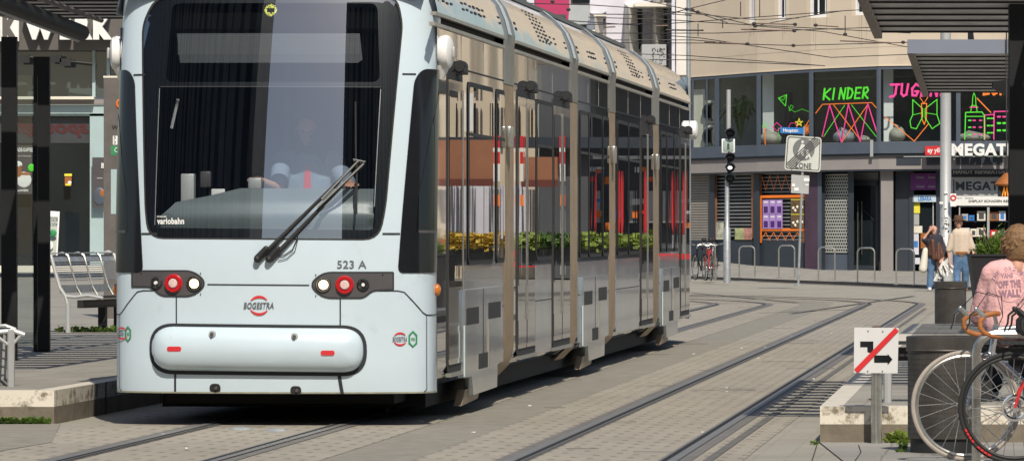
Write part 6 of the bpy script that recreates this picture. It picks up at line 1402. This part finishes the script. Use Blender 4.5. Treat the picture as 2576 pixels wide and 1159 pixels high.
WR2 = [([(1772,106,112),(1880,111,112)],4.5),([(1864,74,112),(1998,78,112)],4.5),([(1896,59,112),(2000,62,112)],4),([(2113,103,115),(2240,108,115)],4.5),([(1650,66,108),(1680,65,108)],4),([(1520,69,108),(1548,68,108)],4),([(2052,64,114),(2110,68,114)],4)]
for pts, wd in WR: mb = MB(); mb.tube([P(*p) for p in pts], max(.009, wd*112/F*.4), 5); mb.build('wire', M['wire'], t)
for pts, wd in WR2: mb = MB(); mb.tube([P(*p) for p in pts], wd*112/F*.5, 6); mb.build('insulator', M['copper'], t)
mb = MB()
for x, y0, y1 in ((1863,5,42),(1911,0,44),(1818,52,72),(2126,40,88),(1756,60,92),(2282,70,84)): mb = MB(); mb.tube([P(x,y0,112), P(x,y1,112)], .01, 5); mb.build('dropper', M['wire'], t)
for x, y in ((1727,24),(1742,26),(1755,31),(1880,111),(1897,60),(1998,78),(2000,62),(2052,64),(1996,115),(1900,66),(2126,87),(1390,5),(1430,25),(2272,107)): mb = MB(); mb.ell(P(x,y,111.9), (.045,.04,.035), 8, 5); mb.build('clamp', M['wire'], t)
# ================================================================ PEOPLE
# tram driver, seated behind the windscreen
hc = P(775,330,42.05); fz = Vector((-.05,-1,-.12)); t = thing('person', 'driver in pale blue shirt and red tie with hands on the tram controls', 'person', (hc.x, 42.1, .6))
b = MB(); head(b, hc, fz); ch = hc+Vector((0,.05,-.36)); sh_l = hc+Vector((-.2,.05,-.23)); sh_r = hc+Vector((.2,.05,-.23)); hl_ = P(648,452,41.35); hr_ = P(880,462,41.4); el_l = P(700,475,41.6)+Vector((0,0,.0)); el_r = P(882,478,41.7)
for a_, e_, h_ in ((sh_l, el_l, hl_), (sh_r, el_r, hr_)): b.cap(a_, e_, .05, .042); b.cap(e_, h_, .04, .03); hand(b, h_, (h_-e_).normalized()+Vector((0,-.6,-.1)), (0,0,1))
b.cap(ch+Vector((0,0,.05)), ch+Vector((0,.02,-.5)), .14, .14); remeshed(b, 'body', M['skin'], t, .009)
s_ = MB(); s_.cap(hc+Vector((-.1,.05,-.24)), hc+Vector((.1,.05,-.24)), .085); s_.cap(ch+Vector((-.08,0,0)), ch+Vector((-.07,.02,-.5)), .155,.15); s_.cap(ch+Vector((.08,0,0)), ch+Vector((.07,.02,-.5)), .155,.15); s_.cap(sh_l, sh_l+(el_l-sh_l)*.8, .078,.07); s_.cap(sh_r, sh_r+(el_r-sh_r)*.8, .078,.07); s_.cap(sh_l, sh_r, .085); s_.cap(ch+Vector((0,-.03,.09)), ch+Vector((0,-.03,-.4)), .14,.15); remeshed(s_, 'shirt', M['shirt'], t, .012)
mb = MB(); mb.hexa([ch+Vector((-.04,-.215,-.42)), ch+Vector((.04,-.215,-.42)), ch+Vector((.022,-.165,.1)), ch+Vector((-.022,-.165,.1))], (0,.02,0)); mb.build('tie', M['red'], t); h_ = MB(); h_.cap(hc+Vector((0,.015,.055)), hc+Vector((0,.05,-.02)), .092,.085); remeshed(h_, 'hair', M['haird'], t, .012); eyes(hc, fz, t)
# walking woman
def fig_x(px, Y): return P(px, 700, Y).x
Y = 127; x = fig_x(2352, Y); t = thing('person', 'long haired woman in dark top shading her eyes with a white garment in hand', 'person', (x, Y, 0))
V = lambda dx, dy, z: Vector((x+dx, Y+dy, z))
def pv(px, py, dy=0): return P(px, py, Y+dy)
hd = V(-.03,-.03,0)+Vector((0,0,P(0,580,Y).z)); fz = Vector((.35,-.9,.0)); b = MB(); head(b, hd, fz, .93)
shL, elL, haL = pv(2332,614), pv(2324,600,-.15), pv(2340,578,-.16); shR, elR, haR = pv(2372,614), pv(2380,648,-.1), pv(2370,652,-.28)
b.cap(shL, elL, .04,.035); b.cap(elL, haL, .034,.024); hand(b, haL, (.6,-.2,.6), (0,-1,0), .9); b.cap(shR, elR, .04,.036); b.cap(elR, haR, .034,.025); hand(b, haR, (-.4,-.5,-.4), (0,0,1), .9)
b.cap(V(0,0,1.15), V(0,0,.85), .11,.12); b.cap(V(0,0,1.15), V(-.02,0,1.27), .09,.05)
for s, fx in ((-1,2338),(1,2372)): ft = Vector((fig_x(fx,Y), Y+(.0 if s < 0 else .35), .04)); b.cap(V(s*.08,0,.85), V(s*.09,0,.45), .075,.05); b.cap(V(s*.09,0,.45), ft+Vector((0,0,.06)), .05,.04); b.cap(ft, ft+Vector((0,-.14,0)), .04,.035)
remeshed(b, 'body', M['skin'], t, .014); c_ = MB(); c_.cap(V(-.06,0,1.18), V(-.06,.0,.80), .125,.13); c_.cap(V(.07,0,1.18), V(.08,0,.80), .125,.13); c_.cap(V(0,-.01,1.2), V(0,-.01,.82), .14,.14); c_.cap(shL+Vector((.03,0,0)), shL+(elL-shL)*.8, .07,.07); c_.cap(shR-Vector((.03,0,0)), shR+(elR-shR)*.8, .08,.085); remeshed(c_, 'top', M['navy'], t, .016)
j = MB()
for s, fx, dy in ((-1,2340,0),(1,2370,.3)): k = Vector((fig_x(fx,Y), Y+dy, .10)); j.cap(V(s*.07,0,.83), V(s*.095,dy*.4,.47), .105,.085); j.cap(V(s*.095,dy*.4,.47), k, .08,.085)
remeshed(j, 'jeans', M['jeans'], t, .016); h_ = MB(); h_.cap(hd+Vector((-.03,.035,.035)), hd+Vector((-.04,.05,-.06)), .10,.095); h_.cap(hd+Vector((-.07,.0,-.06)), pv(2340,640,-.12), .05,.03); h_.cap(hd+Vector((.07,-.02,-.1)), pv(2374,650,-.13), .045,.05); h_.cap(hd+Vector((0,.07,-.1)), pv(2356,650,.1), .09,.07); h_.cap(pv(2346,606,-.11), pv(2350,650,-.15), .06,.055); h_.cap(pv(2360,612,-.10), pv(2362,652,-.15), .04,.055); remeshed(h_, 'hair', M['haird'], t, .014)
mb = MB(); 
for fx, dy in ((2338,0),(2372,.35)): q = Vector((fig_x(fx,Y), Y+dy, .05)); mb.cap(q+Vector((0,.05,0)), q+Vector((0,-.15,-.005)), .05,.045)
remeshed(mb, 'shoes', M['white'], t, .014); eyes(hd, fz, t, .93)
bg_ = MB(); bg_.cap(pv(2328,630,-.02), pv(2322,676,-.02), .07,.10); bg_.tube([shL, pv(2322,640,-.05)], .02, 6); o = remeshed(bg_, 'shoulder_bag', M['cream'], None, .02); tag(o, 'cream cloth bag hanging from the woman\'s shoulder', 'bag')
hp = haR+Vector((.0,-.05,-.02)); gm = MB(); NT, NS = 36, 8; rim = [(0,-.20,-.46),(.16,-.13,-.50),(.3,-.05,-.47),(.42,.02,-.34),(.55,.10,-.36),(.7,.20,-.30),(.85,.33,-.22),(1,.32,-.12)]
def rimp(t_):
    for a_, b_ in zip(rim, rim[1:]):
        if t_ <= b_[0]: k = (t_-a_[0])/(b_[0]-a_[0]); return a_[1]+(b_[1]-a_[1])*k, a_[2]+(b_[2]-a_[2])*k
    return rim[-1][1:]
for sd_ in (0, 1):
    k0 = len(gm.v)
    for i in range(NT+1):
        rx, rz_ = rimp(i/NT)
        for j in range(NS+1): q = j/NS; gm.v.append(hp+Vector((rx*q, (.035*math.sin(i*1.15)+.02*math.sin(i*.5+2))*q*1.3+(.05*q+.015)*(1 if sd_ else -1), rz_*q)))
    for i in range(NT):
        for j in range(NS): a_ = k0+i*(NS+1)+j; gm.f.append((a_, a_+1, a_+NS+2, a_+NS+1))
n1 = (NT+1)*(NS+1)
edge_ = [i*(NS+1)+NS for i in range(NT+1)]
for a_, b_ in zip(edge_, edge_[1:]): gm.f.append((a_, b_, b_+n1, a_+n1))
o = gm.build('white_garment', M['white'], None); tag(o, 'white garment with dark pattern held in the woman\'s hand', 'garment')
mb = MB()
for a_, b_ in (((2358,672),(2368,698)),((2372,668),(2382,690)),((2366,690),(2374,700)),((2360,700),(2366,708))): q0 = P(*a_, Y-.41); q1 = P(*b_, Y-.41); mb.tube([q0, q1], .018, 5)
mb.build('print', M['dgrey'], o, origin=None)
# man in hat
Y = 126.6; x = fig_x(2418, Y); t = thing('person', 'man in brown hat, beige turtleneck jumper and blue jeans walking beside the woman', 'person', (x, Y, 0)); hd = V(-.06,-.02,0)+Vector((0,0,P(0,562,Y).z)); fz = Vector((-.05,-1,-.05)); b = MB(); head(b, hd, fz, .95)
shL, elL, haL = pv(2391,592), pv(2386,632), pv(2390,664,-.05); shR, elR, haR = pv(2440,590), pv(2448,628), pv(2450,652,-.15)
b.cap(shL, elL, .045,.038); b.cap(elL, haL, .036,.026); hand(b, haL, (.1,-.1,-1), (-1,0,0), .95); b.cap(shR, elR, .045,.038); b.cap(elR, haR, .036,.026); hand(b, haR, (.1,-.5,-.7), (0,0,1), .95); b.cap(V(0,0,1.3), V(0,0,.85), .12,.13)
for s in (-1,1): ft = Vector((x+s*.11, Y+(.1 if s > 0 else -.1), .05)); b.cap(V(s*.09,0,.86), V(s*.1,0,.45), .08,.055); b.cap(V(s*.1,0,.45), ft+Vector((0,0,.05)), .055,.04); b.cap(ft, ft+Vector((0,-.16,-.01)), .04,.035)
remeshed(b, 'body', M['skin'], t, .014); c_ = MB()
for s in (-1,1): c_.cap(V(s*.09,0,1.30), V(s*.08,0,.90), .135,.13)
c_.cap(V(0,-.02,1.29), V(0,-.02,.90), .145,.14); c_.cap(hd+Vector((.0,.02,-.13)), hd+Vector((.0,.02,-.22)), .068,.09); c_.cap(shL+Vector((.05,0,-.03)), elL+(shL-elL)*.1, .085,.07); c_.cap(shR-Vector((.05,0,.03)), elR+(shR-elR)*.1, .085,.07); remeshed(c_, 'jumper', M['knit'], t, .016)
j = MB()
for s in (-1,1): k = Vector((x+s*.10, Y+(.1 if s > 0 else -.1), .08)); j.cap(V(s*.06,0,.86), V(s*.1,0,.46), .115,.085); j.cap(V(s*.1,0,.46), k, .085,.075)
remeshed(j, 'jeans', M['jeans'], t, .016); mb = MB()
for s in (-1,1): q = Vector((x+s*.10, Y+(.1 if s > 0 else -.1), .05)); mb.cap(q, q+Vector((0,-.17,-.01)), .048,.045)
remeshed(mb, 'shoes', M['tan'], t, .014); mb = MB(); mb.ring(V(0,0,.88), .168, (.01,.025), (0,0,1), 24, 6); mb.build('belt', M['tan'], t)
mb = MB(); tp = hd+Vector((0,0,.04)); mb.lathe(tp, [(.10,.02),(.165,.026),(.17,.036),(.11,.045),(.105,.115),(.09,.15),(.04,.14)], (0,0,1), 20); mb.build('hat', M['hat'], t); mb = MB(); mb.cap(hd+Vector((0,.03,-.0)), hd+Vector((0,.04,-.06)), .098,.085); remeshed(mb, 'hair', M['haird'], t, .014); eyes(hd, fz, t, .95)
mb = MB(); mb.tube([hd+Vector((-.05,-.08,-.19)), V(-.0,-.15,1.12), hd+Vector((.06,-.08,-.19))], .005, 4); mb.build('necklace', M['dgrey'], t); mb = MB(); mb.bev(pv(2462,632,-.2), (.17,.1,.13), .03); o = mb.build('brown_bag', M['tan'], None); tag(o, 'small tan leather bag carried at the hip of the man in the hat', 'bag')
# seated person seen from behind
Y = 38.5; hc = P(2562,615,Y); x = hc.x; t = thing('person', 'person with short light brown hair in a pink printed shirt sitting with back turned', 'person', (x, Y, .66)); fz = Vector((.25,1,-.15))
b = MB(); head(b, hc, fz, 1.0); pel = Vector((x-.01,Y+.02,.76)); b.cap(hc+Vector((0,.0,-.2)), pel, .06,.10)
shL, shR = Vector((x-.185,Y,1.13)), Vector((x+.185,Y+.03,1.13)); elL, elR = Vector((x-.25,Y+.12,.84)), Vector((x+.26,Y+.14,.84)); haL, haR = Vector((x-.1,Y+.36,.80)), Vector((x+.1,Y+.36,.80))
for a_, e_, h_ in ((shL,elL,haL),(shR,elR,haR)): b.cap(a_, e_, .05,.042); b.cap(e_, h_, .04,.028); hand(b, h_, (h_-e_), (0,0,1))
for s in (-1,1):
    k = Vector((x+s*.14,Y+.46,.70)); an = Vector((x+s*.13,Y+.52,.33)); b.cap(pel+Vector((s*.09,.05,-.02)), k, .085,.06); b.cap(k, an, .055,.04); b.cap(an, an+Vector((0,.15,-.04)), .04,.03)
remeshed(b, 'body', M['skin'], t, .01)
c_ = MB(); c_.cap(Vector((x-.085,Y,1.10)), Vector((x-.10,Y+.01,.77)), .14,.15); c_.cap(Vector((x+.085,Y+.01,1.10)), Vector((x+.10,Y+.01,.77)), .14,.15); c_.cap(shL+Vector((.03,0,.01)), shR+Vector((-.03,0,.01)), .085); c_.cap(Vector((x-.04,Y,1.17)), Vector((x+.04,Y,1.17)), .085)
c_.cap(shL, elL, .075,.085); c_.cap(shR, elR, .075,.085); c_.cap(elL, elL+(haL-elL)*.5, .08,.07); c_.cap(elR, elR+(haR-elR)*.5, .08,.07); shirt = remeshed(c_, 'shirt', M['pink'], t, .011, 6)
j = MB()
for s in (-1,1): k = Vector((x+s*.14,Y+.47,.70)); an = Vector((x+s*.13,Y+.53,.36)); j.cap(pel+Vector((s*.09,.0,-.03)), k, .105,.08); j.cap(k, an, .08,.07)
remeshed(j, 'trousers', M['navy'], t, .012); mb = MB()
for s in (-1,1): q = Vector((x+s*.13,Y+.55,.30)); mb.cap(q, q+Vector((0,.14,-.01)), .048,.042)
remeshed(mb, 'shoes', M['white'], t, .012); h_ = MB(); rr = random.Random(6); h_.cap(hc+Vector((0,-.02,.04)), hc+Vector((0,-.03,-.05)), .108,.095)
for i in range(260):
    a = rr.uniform(0,6.28); ph = rr.uniform(-.6,1.5); q = hc+Vector((0,-.01,.02))+Vector((math.cos(a)*math.cos(ph),math.sin(a)*math.cos(ph)*.9-.1,math.sin(ph)))*.108
    if (q-hc).dot(fz.normalized()) < .05: h_.cap(q, q+Vector((rr.uniform(-.03,.03),rr.uniform(-.02,.01),-.03+rr.uniform(-.01,.02))), rr.uniform(.007,.011), .004)
remeshed(h_, 'hair', M['hairb'], t, .0055, 1)
# print on the shirt back: projected on the cloth
import mathutils
from mathutils.bvhtree import BVHTree
bv = BVHTree.FromPolygons([v.co.copy() for v in shirt.data.vertices], [tuple(p.vertices) for p in shirt.data.polygons]); o0 = worldloc(t)
def cloth(px, py):
    d = Vector(((px-CX)/F, 1, -(py-HZ)/F)); o = P(px, py, 36.5)-o0; hit = bv.ray_cast(o, d)
    return (hit[0]+hit[1]*.002+o0) if hit[0] is not None and hit[1].y < .2 else (hit[0]+Vector((0,-.003,0))+o0 if hit[0] is not None else P(px, py, 38.3))
pk = pm('faded_print', (.33,.19,.24), .9)
def on_shirt(st, x0, x1, y0, y1, rot=0, bold=.03, shear=0):
    mb = MB(); vs, fs = text(st, bold, shear); cx, cy = (x0+x1)/2, (y0+y1)/2; ca, sa = math.cos(rot), math.sin(rot)
    def fn(a, b_): dx = x0+(x1-x0)*a-cx; dy = y1+(y0-y1)*b_-cy; return cloth(cx+dx*ca-dy*sa, cy+dx*sa+dy*ca)
    mb.add([fn(a, b_) for a, b_ in vs], fs); return mb
mm_ = MB()
for st, *a in (('VANS',2518,2548,687,699,-.05,.05),('\'OFF THE',2508,2568,704,724,-.08,.06),('WALL\'',2512,2570,727,748,-.08,.08),):
    q = on_shirt(st, *a[:4], rot=a[4], bold=a[5]); mm_.add(q.v, q.f)
for i, ch_ in enumerate('THE ORIGINAL SINCE'):
    a = R(205+i*13); cx, cy = 2541, 722
    if ch_ != ' ' and cx+46*math.cos(a) < 2578: q = on_shirt(ch_, cx+46*math.cos(a)-4, cx+46*math.cos(a)+4, cy+46*math.sin(a)-5, cy+46*math.sin(a)+5, rot=a+math.pi/2, bold=.02); mm_.add(q.v, q.f)
for i in range(40):
    a0, a1 = R(i*9), R(i*9+8.5); q = [cloth(2541+r*math.cos(a), 722+r*math.sin(a)) for a, r in ((a0,38),(a1,38),(a1,37),(a0,37))]
    if 2541+38*math.cos(a0) < 2580: mm_.add(q, [(0,1,2,3)])
o = mm_.build('shirt_print', pk, shirt, smooth=False, recalc=False)
# ================================================================ every loose piece of these parts becomes a part of its own
def split_loose(o):
    me = o.data; n = len(me.vertices); par = list(range(n))
    def fnd(i):
        while par[i] != i: par[i] = par[par[i]]; i = par[i]
        return i
    for e in me.edges: par[fnd(e.vertices[0])] = fnd(e.vertices[1])
    groups = {}
    for p in me.polygons: groups.setdefault(fnd(p.vertices[0]), []).append(p)
    if len(groups) < 2: return
    sm = [p.use_smooth for p in me.polygons]
    for k, (r, ps) in enumerate(groups.items()):
        idx = sorted({v for p in ps for v in p.vertices}); mp_ = {v: i for i, v in enumerate(idx)}
        nm = bpy.data.meshes.new(o.name.split('.')[0]); nm.from_pydata([tuple(me.vertices[v].co) for v in idx], [], [tuple(mp_[v] for v in p.vertices) for p in ps])
        nm.materials.append(me.materials[0])
        if sm[0]: nm.shade_smooth(); nm.set_sharp_from_angle(angle=R(35))
        if k == 0: first_ = nm
        else: c = o.copy(); c.data = nm; S.collection.objects.link(c)
    o.data = first_
for o in list(bpy.data.objects):
    if o.type == 'MESH' and o.parent is not None and not o.children and o.name.split('.')[0] in ('bellows','bellows_hood','panel_gap','sill','board','print','mullion','pier','recess','dark_recess','awning_bracket','handle','shelf','window','shop_window','poster','sticker','reveal_strip','pane','post','banner','stripe','display','chain','pedal','base_plate','rivet','screw','eyes','shoes','trim','side_wall','frame_post','end_frame','grip','support_beam','sash','cover_edge'):
        split_loose(o)
